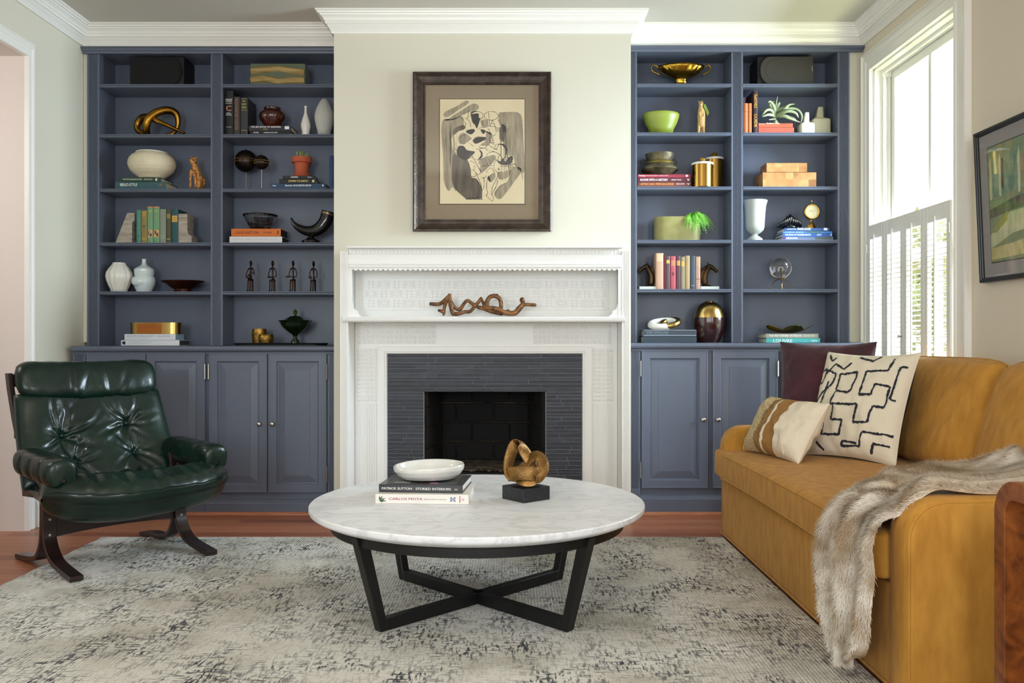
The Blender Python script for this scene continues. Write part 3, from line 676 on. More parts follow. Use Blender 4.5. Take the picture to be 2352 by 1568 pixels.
def ribbon(mb, pts, w_, off, rr):
    P = [Vector(dm(x, y_)) for x, y_ in pts]; S = []
    for i in range(len(P) - 1):
        for k in range(5):
            a = k / 5; p0 = P[max(i - 1, 0)]; p1 = P[i]; p2 = P[i + 1]; p3 = P[min(i + 2, len(P) - 1)]
            S.append(.5 * ((2 * p1) + (p2 - p0) * a + (2 * p0 - 5 * p1 + 4 * p2 - p3) * a * a + (3 * p1 - p0 - 3 * p2 + p3) * a ** 3))
    S.append(P[-1]); R = []
    for i, p in enumerate(S):
        d = (S[min(i + 1, len(S) - 1)] - S[max(i - 1, 0)]).normalized(); n_ = Vector((-d.y, d.x)) * w_ * rr.uniform(.45, 1.3)
        R.append([(p.x + n_.x, ym - .0016 - off, p.y + n_.y), (p.x - n_.x, ym - .0016 - off, p.y - n_.y)])
    mb.rings(R, closed=False)
rr = random.Random(2)
m1, m2, m3 = MB(), MB(), MB()
for p in wash: flat(m1, p, .0002)
for k in range(60):        # dry-brush streaks
    x = rr.choice([rr.uniform(110, 300), rr.uniform(900, 1230)]); y0 = rr.uniform(300, 700); ribbon(m1, [(x, y0), (x + 10, y0 + 300), (x + rr.uniform(0, 40), y0 + 520)], .0011, .00025, rr)
for p in wash2: flat(m2, p, .0003)
for p in dark: flat(m3, p, .0004)
for l in lines: ribbon(m3, l, .0013, .0005, rr)
for k in range(26): ribbon(m3, [(430 + k * 9, 1440 + rr.uniform(-16, 8)), (436 + k * 9, 1462 + rr.uniform(-10, 8))], .0012, .0005, rr)
C4(m1).build('ink_wash', mat('ink_wash', '#a89b80', .8, col2='#857a66', vs=14, stretch=(3, 1, .5)), pap, fixn=False)
C4(m2).build('ink_wash', mat('ink_wash_dark', '#6b6152', .8, col2='#4c443a', vs=12, stretch=(3, 1, .6)), pap, fixn=False)
C4(m3).build('ink_line', mat('black_ink', '#1d1a19', .6), pap, fixn=False)
M_picglass = pane_mat('picture_glass')
C4(MB().box(gx0, gx1, ym - .0052, ym - .0046, gz0, gz1)).build('glass', M_picglass, t)
# ================================================================ GREEN LEATHER ARMCHAIR
M_leath = mat('green_leather', '#0b261d', .30, col2='#081a14', vs=5, bump=.35, bs=38, coat=.12, ior=1.42, dist=.003)
M_wood = mat('dark_stained_beech', '#2a1a17', .34, col2='#1c1110', vs=6, stretch=(1, 1, 12), coat=.2)
M_wood2 = mat('beech_ply_edge', '#4c342c', .4, col2='#392620', vs=14)
CH = Vector((-1.882, 4.074, 0.0)); CA = math.radians(47)
chair = thing('lounge_armchair', 'dark green buttoned leather lounge armchair on bent dark wood legs', 'armchair', CH, CA)
def fz(x, f, z): return (x, -f, z)
# bent laminated legs: ribbon of thickness th following (f,z), width along x
def leg(x, path, wd_, th, name='leg'):
    P = [Vector(p) for p in path]; S = []
    for i in range(len(P) - 1):
        for k in range(5):
            a = k / 5; p0 = P[max(i - 1, 0)]; p1 = P[i]; p2 = P[i + 1]; p3 = P[min(i + 2, len(P) - 1)]
            S.append(.5 * ((2 * p1) + (p2 - p0) * a + (2 * p0 - 5 * p1 + 4 * p2 - p3) * a * a + (3 * p1 - p0 - 3 * p2 + p3) * a ** 3))
    S.append(P[-1]); R = []
    for i, p in enumerate(S):
        d = (S[min(i + 1, len(S) - 1)] - S[max(i - 1, 0)]).normalized(); n_ = Vector((-d.y, d.x)) * th / 2
        a, b = p + n_, p - n_
        R.append([fz(x - wd_ / 2, a.x, a.y), fz(x + wd_ / 2, a.x, a.y), fz(x + wd_ / 2, b.x, b.y), fz(x - wd_ / 2, b.x, b.y)])
    return MB().rings(R).build(name, M_wood, chair, bevel=.002, smooth=True, angle=30)
for sx in (-1, 1):
    leg(sx * .303, [(.065, .425), (.040, .395), (.032, .33), (.032, .20), (.045, .135), (.095, .082), (.17, .052), (.355, .0285)], .056, .022)
    o = leg(sx * .303, [(-.040, .47), (-.012, .40), (.006, .33), (.006, .20), (-.006, .125), (-.045, .068), (-.11, .038), (-.33, .013)] if sx < 0 else [(-.040, .47), (-.012, .40), (.006, .33), (.006, .20), (-.006, .125), (-.055, .062), (-.14, .034), (-.25, .030), (-.37, .013)], .056, .022)
    for z in (.235, .165):
        MB().lathe([(.007, 0), (.006, .003), (.001, .004)], 10, M=Matrix.Translation(fz(sx * .303, .0445, z)) @ Matrix.Rotation(math.pi / 2, 4, 'X')).build('bolt', M_nickel, chair, smooth=True)
    # side plate under the arm
    pp = [(-.06, .505), (.10, .455), (.235, .445), (.252, .42), (.232, .335), (.215, .318), (.16, .335), (.06, .385), (-.02, .43), (-.08, .47)]
    m = MB().rings([[fz(sx * .345 + dx, a, b) for a, b in pp] for dx in (-.009, .009)]); m.build('side_plate', M_wood2, chair, bevel=.002)
    for (a, b) in ((.13, .385), (.205, .345)):
        MB().lathe([(.006, 0), (.005, .003), (.001, .0042)], 10, M=Matrix.Translation(fz(sx * .3542, a, b)) @ Matrix.Rotation(sx * math.pi / 2, 4, 'Y')).build('bolt', M_nickel, chair, smooth=True)
    # seat rail
    m = MB().rings([[fz(sx * .318 + dx, f, z + dz) for dx, dz in ((-.016, -.02), (.016, -.02), (.016, .02), (-.016, .02))] for f, z in ((-.22, .33), (.0, .345), (.18, .330), (.285, .297))])
    m.build('seat_rail', M_wood2, chair, bevel=.003)
    # back post
    m = MB().rings([[fz(sx * .338 + dx, f + df, z) for dx, df in ((-.011, -.028), (.011, -.028), (.011, .022), (-.011, .022))] for f, z in ((-.385, .875), (-.36, .80), (-.29, .66), (-.215, .54), (-.15, .45), (-.09, .375))])
    m.build('back_post', M_wood, chair, bevel=.003)
for f, z in ((-.365, .84), (-.30, .60)):
    MB().box(-.34, .34, -f - .003, -f + .012, z - .03, z + .03).build('back_slat', M_wood, chair, bevel=.003)
MB().box(-.33, .33, -.262, -.232, .268, .288).build('front_rail', M_wood2, chair, bevel=.003)
# arched stretcher board
n = 14; R = []
for i in range(n + 1):
    x = -.275 + .55 * i / n; q = 1 - (2 * i / n - 1) ** 2
    R.append([(x, -.012, .150 + .012 * q), (x, -.030, .150 + .012 * q), (x, -.030, .262 - .035 * q), (x, -.012, .262 - .035 * q)])
MB().rings(R).build('stretcher', M_wood, chair, bevel=.002)
# ---- upholstery
_rc = random.Random(21); CREASE = {}
def tuft(u, v, spots, r0, depth, seed=0, amp=.0075, nmul=1):
    """dimple at each button with thin pleats radiating from it (metres)"""
    d = 0
    for k, (a, b) in enumerate(spots):
        key = (seed, k)
        if key not in CREASE:
            base = _rc.uniform(0, 6.28); nn = 11
            CREASE[key] = [(base + i * 6.283 / nn + _rc.uniform(-.2, .2), _rc.uniform(.05, .17), _rc.uniform(.0045, .009), _rc.uniform(.5, 1.2), _rc.uniform(-4, 4)) for i in range(nn)]
        dx, dy = u - a, v - b; r = math.hypot(dx, dy)
        d -= depth * math.exp(-(r / r0) ** 1.15)
        if r < .24:
            an = math.atan2(dy, dx)
            for (ca, ln, wd_, am, cv_) in CREASE[key]:
                da = (an - ca - cv_ * r + math.pi) % (2 * math.pi) - math.pi
                if abs(da) < 1.2:
                    pd = r * math.sin(da); w2 = wd_ * (1 + r * 6)
                    d -= amp * am * (math.exp(-(pd / w2) ** 2) - .55 * math.exp(-((abs(pd) - 2.2 * w2) / w2) ** 2)) * math.exp(-(r / ln) ** 2) * min(1, r / .02)
    return d
def sstep(a, b, x):
    t_ = max(0, min(1, (x - a) / (b - a))); return t_ * t_ * (3 - 2 * t_)
BW, BL = .345, .46       # back half width, length
spots = [(-.165, .235), (.145, .275), (.155, .12), (-.13, .10)]
def back_pt(u, v, side):
    # u -1..1 across, v 0 (bottom) .. 1 (top)
    hw = BW + .03 * (1 - v) ; x = u * hw
    f = -.115 - .215 * v - .02 * math.sin(v * math.pi) + .025 * u * u; z = .355 + .42 * v
    edge = max(0, 1 - abs(u) ** 7) ** .45 * max(0, 1 - abs(2 * v - 1) ** 10) ** .4
    th = .050 * edge
    nf, nz = .88, .47
    d = th * side
    if side > 0: d += (tuft(x, v * BL, spots, .05, .034) + noise.noise(Vector((x * 7, v * 3.5, 0))) * .008) * min(1, edge * 1.4)
    f += .018 * edge
    return fz(x, f + d * nf, z + d * nz)
def slab(ptfn, nu, nv, name, parent=None, m=None, sub=0):
    mb = MB()
    mb.grid(nu, nv, lambda a, b: ptfn(2 * a - 1, b, 1)); mb.grid(nu, nv, lambda a, b: ptfn(2 * a - 1, b, -1))
    # stitch rims
    n0 = nu * nv; fs = []
    for i in range(nu - 1):
        fs.append((i * nv, (i + 1) * nv, n0 + (i + 1) * nv, n0 + i * nv)); a = i * nv + nv - 1; fs.append((a, a + nv, n0 + a + nv, n0 + a))
    for j in range(nv - 1):
        fs.append((j, j + 1, n0 + j + 1, n0 + j)); a = (nu - 1) * nv + j; fs.append((a, a + 1, n0 + a + 1, n0 + a))
    mb.f += fs; mb.m += [0] * len(fs)
    o = mb.build(name, m or M_leath, parent or chair, smooth=True, angle=180, sub=sub)
    return o
bc = slab(back_pt, 130, 110, 'back_cushion')
def button(o, x, f, z, r=.010):
    MB().lathe([(r * .9, -.004), (r, 0), (r * .7, .004), (.0005, .006)], 14, M=Matrix.Translation(fz(x, f, z)) @ Matrix.Rotation(math.radians(65), 4, 'X')).build('button', M_leath, o, smooth=True)
for a, b in spots:
    v = b / BL; p = back_pt(a / (BW + .03 * (1 - v)), v, 1); button(bc, p[0], -p[1] + .003, p[2] + .002)
# seat: scooped pad whose rounded front lip bows forward
sspots = [(-.15, .16), (.14, .16)]
def seat_pt(u, v, side):
    ff = .425 - .12 * abs(u) ** 2.4 - .07 * abs(u) ** 10; f = -.12 + (ff + .12) * v
    hw = .335 + .085 * v ** 2; x = hw * u + .012 * v * v
    top = .355 + .015 * v + .075 * sstep(.45, .84, v) + .05 * abs(u) ** 2.5 * (1 - .45 * v)
    eu = max(0, 1 - abs(u) ** 9) ** .5
    th = (.045 + .062 * sstep(.35, .85, v)) * max(0, 1 - v ** 12) ** .5 * max(0, 1 - (1 - v) ** 14) ** .5
    mid = top - .055 - .052 * sstep(.45, 1, v)
    pl_ = (.0045 * math.sin(u * 24 + 1.2 * math.sin(v * 5)) + .0035 * math.sin(u * 41 + v * 4)) * math.exp(-((v - .88) / .10) ** 2)
    d = th * (.42 + .58 * eu) * side
    if side > 0: d += (tuft(x, f, sspots, .05, .014, 2, .005) + pl_ + noise.noise(Vector((x * 6, f * 6, 5))) * .007) * eu
    else: d += .006 * math.sin(u * 3.1)
    return fz(x, f + (.035 * sstep(.7, 1, v) * (1 if side > 0 else .35)), mid + d)
slab(seat_pt, 140, 90, 'seat_cushion')
# piping line round the front lip
m = MB(); pts = []
for i in range(61):
    u = -.97 + 1.94 * i / 60; p = seat_pt(u, .985, 1); pts.append((p[0], p[1] - .004, p[2] - .004))
m.tube(pts, .0032, 6); m.build('piping', M_leath, chair, smooth=True)
# headrest roll
def head_ring(mb):
    R = []
    n = 56
    for i in range(n + 1):
        s_ = -1 + 2 * i / n; x = .330 * s_ - .004; e = max(.0, 1 - abs(s_) ** 9) ** .5
        sag = .012 * math.cos(s_ * math.pi / 2) - .004
        ring = []
        for j in range(28):
            a = 2 * math.pi * j / 28; ca, sa = math.cos(a), math.sin(a)
            rz_ = .094 * (abs(sa) ** .75) * (1 if sa >= 0 else -1); rf = .056 * (abs(ca) ** .8) * (1 if ca >= 0 else -1)
            wr_ = 1 + .05 * noise.noise(Vector((x * 16, ca * 1.2, sa * 2.0))) + .035 * math.sin(x * 55 + sa * 2.2) * max(0, ca) * (.4 + .6 * (sa < .2)) * math.exp(-(s_ * 1.3) ** 2) - .12 * sum(math.exp(-((x - c0 - .25 * sa * (k % 3 - 1) * .2) / .008) ** 2) * am for k, (c0, am) in enumerate(((-.19, .5), (-.10, .8), (-.03, 1.2), (.01, .9), (.07, .7), (.15, .8), (.24, .4)))) * max(0, ca) * (1 - .6 * max(0, sa))
            k = (.35 + .65 * e) * wr_
            zz = rz_ * k; ff = rf * k
            ring.append(fz(x, -.305 + ff - .30 * zz, .842 - sag + zz * .98))
        R.append(ring)
    # pull in the end caps
    return mb.rings(R)
head_ring(MB()).build('headrest', M_leath, chair, smooth=True, angle=180)
# arm pads: puffed inverted-U rolls with buttons on the outer side
def arm(sx):
    xc = sx * .345; n = 64; R = []
    for i in range(n + 1):
        s_ = i / n; f = -.135 + .47 * s_; e = max(.0, 1 - abs(2 * s_ - 1) ** 10) ** .5
        zc = .500 - .012 * s_; ring = []
        puff = 1 + .045 * abs(math.sin(s_ * math.pi * 4.0)) ** .6 * 1.4 - .04
        sc_ = (.55 + .45 * e) * puff * .86
        prof = [(-.020, -.040), (-.012, -.074), (-.040, -.082), (-.066, -.066), (-.078, -.035), (-.079, 0), (-.070, .032), (-.045, .050), (0, .056), (.045, .050), (.070, .032), (.079, 0), (.078, -.035), (.066, -.066), (.040, -.082), (.012, -.074), (.020, -.040)]
        if s_ < .8: prof[0] = (-.02, -.06); prof[-1] = (.02, -.06)
        for a, b in prof:
            k = sc_
            if a * sx > .06: # outer side tufts
                k -= .0 ; a2 = a - sx * .012 * math.exp(-((s_ * 4 % 1) - .0) ** 2 / .02) * (1 if b < .01 else .4)
            else: a2 = a
            a2 += .002 * noise.noise(Vector((f * 30, a * 20, b * 20)))
            ring.append(fz(xc + a2 * k, f, zc + b * (k if b > 0 else (.75 + .25 * e) * .9 * (1 + .10 * s_))))
        R.append(ring)
    o = MB().rings(R).build('armrest_pad', M_leath, chair, smooth=True, angle=180, sub=1)
    for i in range(1, 4):
        f = -.135 + .47 * i / 4
        MB().lathe([(.007, 0), (.008, .003), (.004, .006), (.0005, .007)], 12, M=Matrix.Translation(fz(xc + sx * .058, f, .487)) @ Matrix.Rotation(sx * math.pi / 2, 4, 'Y')).build('button', M_leath, o, smooth=True)
    m = MB().rings([[fz(xc + dx, f, z) for dx in (-.008, .008) for z in ((.47, .435) if dx < 0 else (.435, .47))] for f in (-.10, .325)])
    m.build('arm_board', M_wood2, chair)
arm(-1); arm(1)
# ================================================================ RUG, COFFEE TABLE, SOFA, CUSHIONS, THROW, SIDE TABLE
def rug_mat():
    m = bpy.data.materials.new('woven_rug'); m.use_nodes = True; nt = m.node_tree; N = nt.nodes; L = nt.links; p = N['Principled BSDF']
    p.inputs['Roughness'].default_value = .95; p.inputs['Specular IOR Level'].default_value = .15
    tc = N.new('ShaderNodeTexCoord')
    def nz(scale, st, det=3, rot=0):
        mp = N.new('ShaderNodeMapping'); mp.inputs['Scale'].default_value = st; mp.inputs['Rotation'].default_value = (0, 0, rot)
        n_ = N.new('ShaderNodeTexNoise'); n_.inputs['Scale'].default_value = scale; n_.inputs['Detail'].default_value = det
        L.new(tc.outputs['Object'], mp.inputs[0]); L.new(mp.outputs[0], n_.inputs['Vector']); return n_.outputs['Fac']
    def math_(op, a, b=None, v=None):
        k = N.new('ShaderNodeMath'); k.operation = op; L.new(a, k.inputs[0])
        if b is not None: L.new(b, k.inputs[1])
        if v is not None: k.inputs[1].default_value = v
        return k.outputs[0]
    def ramp(f, a, b):
        r = N.new('ShaderNodeMapRange'); r.inputs[1].default_value = a; r.inputs[2].default_value = b; L.new(f, r.inputs[0]); return r.outputs[0]
    f1 = ramp(nz(22, (1, 6, 1), 3), .545, .63)       # dashes one way
    f2 = ramp(nz(22, (5, 1.2, 1), 3, .5), .55, .65)   # dashes another
    f3 = ramp(nz(20, (4, 1, 1), 3, -.6), .55, .65)
    patch = ramp(nz(4.5, (1, 1, 1), 3), .38, .66)
    fl_ = math_('MAXIMUM', math_('MAXIMUM', f1, f2), f3); fl_ = math_('MULTIPLY', fl_, math_('ADD', patch, v=.22))
    c = N.new('ShaderNodeMix'); c.data_type = 'RGBA'; c.inputs[6].default_value = lin('#dedcd4'); c.inputs[7].default_value = lin('#4f5157'); L.new(fl_, c.inputs[0])
    c2 = N.new('ShaderNodeMix'); c2.data_type = 'RGBA'; c2.inputs[7].default_value = lin('#bdb9ae'); L.new(ramp(nz(2.4, (1, 1, 1)), .45, .75), c2.inputs[0]); L.new(c.outputs[2], c2.inputs[6])
    c2.blend_type = 'MULTIPLY'
    L.new(c2.outputs[2], p.inputs['Base Color'])
    wv = N.new('ShaderNodeTexWave'); wv.inputs['Scale'].default_value = 26; wv.inputs['Distortion'].default_value = 1.2; wv.inputs['Detail'].default_value = 1; wv.inputs['Detail Scale'].default_value = 8
    L.new(tc.outputs['Object'], wv.inputs[0])
    hgt = math_('ADD', math_('MULTIPLY', wv.outputs['Fac'], v=.7), nz(160, (1, 1, 1), 2))
    b = N.new('ShaderNodeBump'); b.inputs['Strength'].default_value = .75; b.inputs['Distance'].default_value = .004; L.new(hgt, b.inputs['Height']); L.new(b.outputs[0], p.inputs['Normal'])
    return m
M_rug = rug_mat()
RX0, RX1, RY0, RY1, RZ = -2.13, 1.0965, .75, 4.465, .015
rg = MB()
def rugf(u, v):
    x = RX0 + (RX1 - RX0) * u; y_ = RY0 + (RY1 - RY0) * v
    if v > .999: y_ += .006 * noise.noise(Vector((x * 14, 0, 0)))
    if u < .001: x += .006 * noise.noise(Vector((0, y_ * 14, 0)))
    e = min(u, 1 - u, v, 1 - v) < .0005
    return (x, y_ - RY0, (RZ if not e else .010) + (0 if e else .0006 * noise.noise(Vector((x * 9, y_ * 9, 0)))))
rg.grid(160, 180, rugf)
rug = rg.build('pile', M_rug, None, smooth=True, angle=180)
rug.name = 'area_rug'; rug.location = (0, RY0, 0); tag(rug, 'large ivory woven rug flecked with charcoal, lying on the oak floor', 'rug')
MB().box(RX0 + .003, RX1, .003, RY1 - RY0 - .006, .001, .0095).build('rug_edge', mat('rug_binding', '#5a6069', .9), rug)
# ---- coffee table
TC = Vector((-.132, 3.33, RZ + .001))
tb = thing('coffee_table', 'round white marble coffee table on a crossed black metal base', 'table', TC)
def marble():
    m = bpy.data.materials.new('white_marble'); m.use_nodes = True; nt = m.node_tree; N = nt.nodes; L = nt.links; p = N['Principled BSDF']
    p.inputs['Roughness'].default_value = .34
    tc = N.new('ShaderNodeTexCoord'); mp = N.new('ShaderNodeMapping'); mp.inputs['Scale'].default_value = (1, 2.2, 1); mp.inputs['Rotation'].default_value = (0, 0, .5)
    n1 = N.new('ShaderNodeTexNoise'); n1.inputs['Scale'].default_value = 3.2; n1.inputs['Detail'].default_value = 9; n1.inputs['Distortion'].default_value = 1.4; n1.inputs['Roughness'].default_value = .62
    r = N.new('ShaderNodeValToRGB'); e = r.color_ramp.elements; e[0].position = .46; e[0].color = lin('#e6e8ea'); e[1].position = .50; e[1].color = lin('#d3d5d8')
    q = r.color_ramp.elements.new(.54); q.color = lin('#e9eaec')
    L.new(tc.outputs['Object'], mp.inputs[0]); L.new(mp.outputs[0], n1.inputs['Vector']); L.new(n1.outputs['Fac'], r.inputs[0]); L.new(r.outputs[0], p.inputs['Base Color'])
    return m
M_marb = marble()
R0 = .640; zt = .412 - TC.z
MB().lathe([(.0, zt - .044), (R0 - .05, zt - .044), (R0 - .036, zt - .040), (R0 - .010, zt - .027), (R0 - .003, zt - .022), (R0, zt - .016), (R0, zt - .004), (R0 - .003, zt), (.0, zt)], 128).build('marble_top', M_marb, tb, smooth=True, angle=30)
m = MB(); rr0, rr1, za, zb = .533, .560, .310, .340
m.lathe([(rr0, za), (rr1, za), (rr1, zb), (rr0, zb), (rr0, za)], 96, cap0=False)
m.build('ring_rail', M_black, tb, smooth=True, angle=30)
for k in range(4):
    a = math.radians(45 + 90 * k); c, s_ = math.cos(a), math.sin(a)
    def rt_(r, z, w_): return [(r * c - w_ * s_, r * s_ + w_ * c, z), (r * c + w_ * s_, r * s_ - w_ * c, z)]
    w_ = .018
    # leaning leg
    q = [(.448, .0), (.472, .0), (.5755, zb + .002), (.5265, zb + .002), (.431, .040)]
    MB().rings([[(r * c - w2 * s_, r * s_ + w2 * c, z) for r, z in [(.440, 0), (.474, 0), (.5765, zb + .002), (.528, zb + .002)]] for w2 in (-w_, w_)]).build('leg', M_black, tb, bevel=.002)
    MB().rings([[(r * c - w2 * s_, r * s_ + w2 * c, z) for r, z in [(.0, 0), (.442, 0), (.452, .042), (.0, .042)]] for w2 in (-w_, w_)]).build('cross_bar', M_black, tb, bevel=.0015)
    MB().rings([[(r * c - w2 * s_, r * s_ + w2 * c, z) for r, z in [(.535, zb + .0025), (.575, zb + .0025), (.57, zt - .0445), (.535, zt - .0445)]] for w2 in (-w_, w_)]).build('spacer_block', M_black, tb)
# ---- sofa
M_sofa = mat('mustard_velvet', '#c08a35', .82, col2='#aa7524', vs=28, stretch=(1, 1, .35), lo=.3, hi=.7, bump=.35, bs=320, sheen=.06, dist=.0025)
SX0, SX1, SY0, SY1 = 1.10, 2.085, 2.385, 4.555
so = thing('sofa', 'mustard yellow upholstered sofa with one long seat cushion along the window wall', 'sofa', (SX0, (SY0 + SY1) / 2, 0))
sp = so.location.copy()
def C5(mb): mb.v = [(v[0] - sp.x, v[1] - sp.y, v[2] - sp.z) for v in mb.v]; return mb
def softbox(x0, x1, y0, y1, z0, z1, n=(14, 30, 8), k=9, crown=.0, fn=None):
    mb = MB(); c = Vector(((x0 + x1) / 2, (y0 + y1) / 2, (z0 + z1) / 2)); h_ = Vector(((x1 - x0) / 2, (y1 - y0) / 2, (z1 - z0) / 2)); ref = min(h_)
    idx = {}; vs = []
    def vid(p):
        key = tuple(round(a, 5) for a in p)
        if key in idx: return idx[key]
        q = []
        # rounded edges: clamp each coordinate to the inner box and push out by radius
        r_ = ref * k
        P_ = Vector((p[0] * h_.x, p[1] * h_.y, p[2] * h_.z)); I = Vector([max(-h_[i] + r_, min(h_[i] - r_, P_[i])) for i in range(3)])
        d = P_ - I
        if d.length > 1e-9: P_ = I + d.normalized() * r_
        P_.z += crown * (1 - p[0] ** 2) * (1 - p[1] ** 4) * (1 if p[2] > 0 else 0) * abs(p[2])
        P_ += c
        if fn: P_ = fn(P_, p)
        idx[key] = len(vs); vs.append(tuple(P_)); return idx[key]
    def lin_(m_):
        # denser near the edges
        return [math.sin((i / m_ - .5) * math.pi) * .35 + (2 * i / m_ - 1) * .65 for i in range(m_ + 1)]
    G = [lin_(n[0]), lin_(n[1]), lin_(n[2])]; fs = []
    for ax in range(3):
        u_, v_ = [a for a in range(3) if a != ax]
        for s_ in (-1, 1):
            for i in range(n[u_]):
                for j in range(n[v_]):
                    q = []
                    for a, b in ((i, j), (i + 1, j), (i + 1, j + 1), (i, j + 1)):
                        p = [0, 0, 0]; p[ax] = s_; p[u_] = G[u_][a]; p[v_] = G[v_][b]; q.append(vid(p))
                    fs.append(q)
    return mb.add(vs, fs)
# base with skirt, sits on the floor beside the rug
C5(softbox(SX0 + .004, SX1, SY0 + .006, SY1 - .006, .004, .318, (10, 24, 8), .09)).build('base', M_sofa, so, smooth=True, angle=180)
C5(MB().tube([(SX0 + .002, SY0 + .02, .022), (SX0 + .002, SY1 - .02, .022)], .0045, 8)).build('piping', M_sofa, so, smooth=True)
def arm_prof():
    p = [(SX0, .300)]
    cx, cz, r_ = SX0 + .105, .480, .105
    for i in range(9):
        a = math.pi - i / 8 * math.pi / 2; p.append((cx + r_ * math.cos(a), cz + r_ * math.sin(a)))
    p += [(SX0 + .45, .592), (SX1 - .2, .60), (SX1 - .02, .60), (SX1 - .02, .300)]
    return p
for ya, yb, yo in ((SY0, SY0 + .13, SY0), (SY1 - .13, SY1, SY1)):
    pr = arm_prof(); m = MB()
    if yo == SY0: pr = [(x, z if z > .31 else .006) for x, z in pr]
    cxx = sum(a for a, b in pr) / len(pr); czz = .35
    def ins(d, up=0): return [(x + d if x < SX0 + .5 else x, z - d if z > .4 else z) for x, z in pr]
    R = []
    for t_, d in ((0, .016), (.004, .008), (.014, .0015), (.035, -.002), (.065, -.003), (.095, -.002), (.116, .0015), (.126, .008), (.13, .016)):
        R.append([(x, ya + t_, z) for x, z in ins(d)])
    o = C5(m.rings(R)).build('arm', M_sofa, so, smooth=True, angle=60)
    pts = [(x - .000 if x < SX0 + .02 else x, yo + (.007 if yo == SY0 else -.007), z - .002) for x, z in ins(.006)[:-1]]
    C5(MB().tube(pts, .0048, 8)).build('piping', M_sofa, o, smooth=True)
C5(softbox(1.99, 2.085, SY0 + .02, SY1 - .02, .30, .78, (6, 20, 10), .5)).build('back_frame', M_sofa, so, smooth=True, angle=180)
def seatfn(P, p):
    P.x += .010 * math.sin(P.y * 2.3) * (1 if p[0] < 0 else 0)
    if p[2] > .5: P.z += .004 * noise.noise(Vector((P.x * 5, P.y * 2.4, 1)))
    return P
sc_ = C5(softbox(SX0 - .035, 1.97, SY0 + .134, SY1 - .134, .322, .466, (16, 40, 8), .34, .020, seatfn)).build('seat_cushion', M_sofa, so, smooth=True, angle=180)
C5(softbox(SX0 - .033, SX0 + .09, SY1 - .17, SY1 - .012, .322, .462, (8, 10, 8), .36)).build('seat_cushion_corner', M_sofa, so, smooth=True, angle=180)
for zz in (.452, .338):
    C5(MB().tube([(SX0 - .033 + .010 * math.sin((SY0 + .16 + i * .093) * 2.3), SY0 + .16 + i * .093, zz) for i in range(20)], .0042, 8)).build('piping', M_sofa, sc_, smooth=True)
# back cushions, leaning
def back_cush(y0, y1, seed, top=.955):
    mb = MB(); W_ = (y1 - y0) / 2; yc = (y0 + y1) / 2; Hh = (top - .475)
    def pt(u, v, s_):
        vv = 2 * v - 1; k = max(0, 1 - abs(u) ** 5) ** .5 * max(0, 1 - abs(vv) ** 5) ** .5
        yy = yc + u * W_ * (1 - .03 * (1 - vv * vv) * 0 - .02 * vv * vv)
        z = .472 + Hh * v + .012 * k - (.025 * abs(u) ** 6 * v)
        x0 = 1.865 + .150 * v
        wr_ = .012 * noise.noise(Vector((yy * 4 + seed, z * 5, s_))) + .008 * noise.noise(Vector((yy * 9 + z * 9 + seed, (z - yy) * 3, 2)))
        return (x0 - s_ * ((.098 if s_ > 0 else .055) * k + (wr_ * k if s_ > 0 else 0)), yy, z)
    nu, nv = 46, 36
    mb.grid(nu, nv, lambda a, b: pt(2 * a - 1, b, 1)); mb.grid(nu, nv, lambda a, b: pt(2 * a - 1, b, -1)); n0 = nu * nv; fs = []
    for i in range(nu - 1):
        fs.append((i * nv, (i + 1) * nv, n0 + (i + 1) * nv, n0 + i * nv)); a = i * nv + nv - 1; fs.append((a, a + nv, n0 + a + nv, n0 + a))
    for j in range(nv - 1):
        fs.append((j, j + 1, n0 + j + 1, n0 + j)); a = (nu - 1) * nv + j; fs.append((a, a + 1, n0 + a + 1, n0 + a))
    mb.f += fs; mb.m += [0] * len(fs)
    o = C5(mb).build('back_cushion', M_sofa, so, smooth=True, angle=180)
    # piping all round
    pts = [pt(2 * i / 30 - 1, 1, 0) for i in range(31)] + [pt(1, 1 - i / 20, 0) for i in range(1, 21)] + [pt(1 - 2 * i / 30, 0, 0) for i in range(1, 31)] + [pt(-1, i / 20, 0) for i in range(1, 20)]
    C5(MB().tube(pts, .0045, 6, loop=True)).build('piping', M_sofa, o, smooth=True)
back_cush(3.475, SY1 - .14, 0); back_cush(SY0 + .14, 3.465, 4)
# ---- loose cushions
def pillow(t, w_, h_, T, name, mats, mi=None, n=(60, 44), pinch=.07, seed=0, back_mat=None):
    def P(u, v, s_, off=0):
        x = w_ / 2 * u * (1 - pinch * (1 - v * v) * abs(u)); z = h_ / 2 * v * (1 - pinch * (1 - u * u) * abs(v)) + h_ / 2
        k = max(0, 1 - abs(u) ** 3.2) ** .55 * max(0, 1 - abs(v) ** 3.2) ** .55
        wr_ = .016 * noise.noise(Vector((u * 2.2 + seed, v * 2.2, s_))) + .008 * noise.noise(Vector((u * 6 + seed, v * 6, s_)))
        return (x, -s_ * (T / 2 * k + wr_ * min(1, k * 1.5) + (off if k > 0 else 0)), z)
    nu, nv = n; mb = MB()
    for s_ in (1, -1):
        b = len(mb.v)
        for i in range(nu):
            for j in range(nv): mb.v.append(P(2 * i / (nu - 1) - 1, 2 * j / (nv - 1) - 1, s_))
        for i in range(nu - 1):
            for j in range(nv - 1):
                mb.f.append([b + i * nv + j, b + (i + 1) * nv + j, b + (i + 1) * nv + j + 1, b + i * nv + j + 1])
                mb.m.append((mi((2 * (i + .5) / (nu - 1) - 1), (2 * (j + .5) / (nv - 1) - 1), s_) if mi else 0))
    o = mb.build(name, mats, t, smooth=True, angle=180)
    return o, P
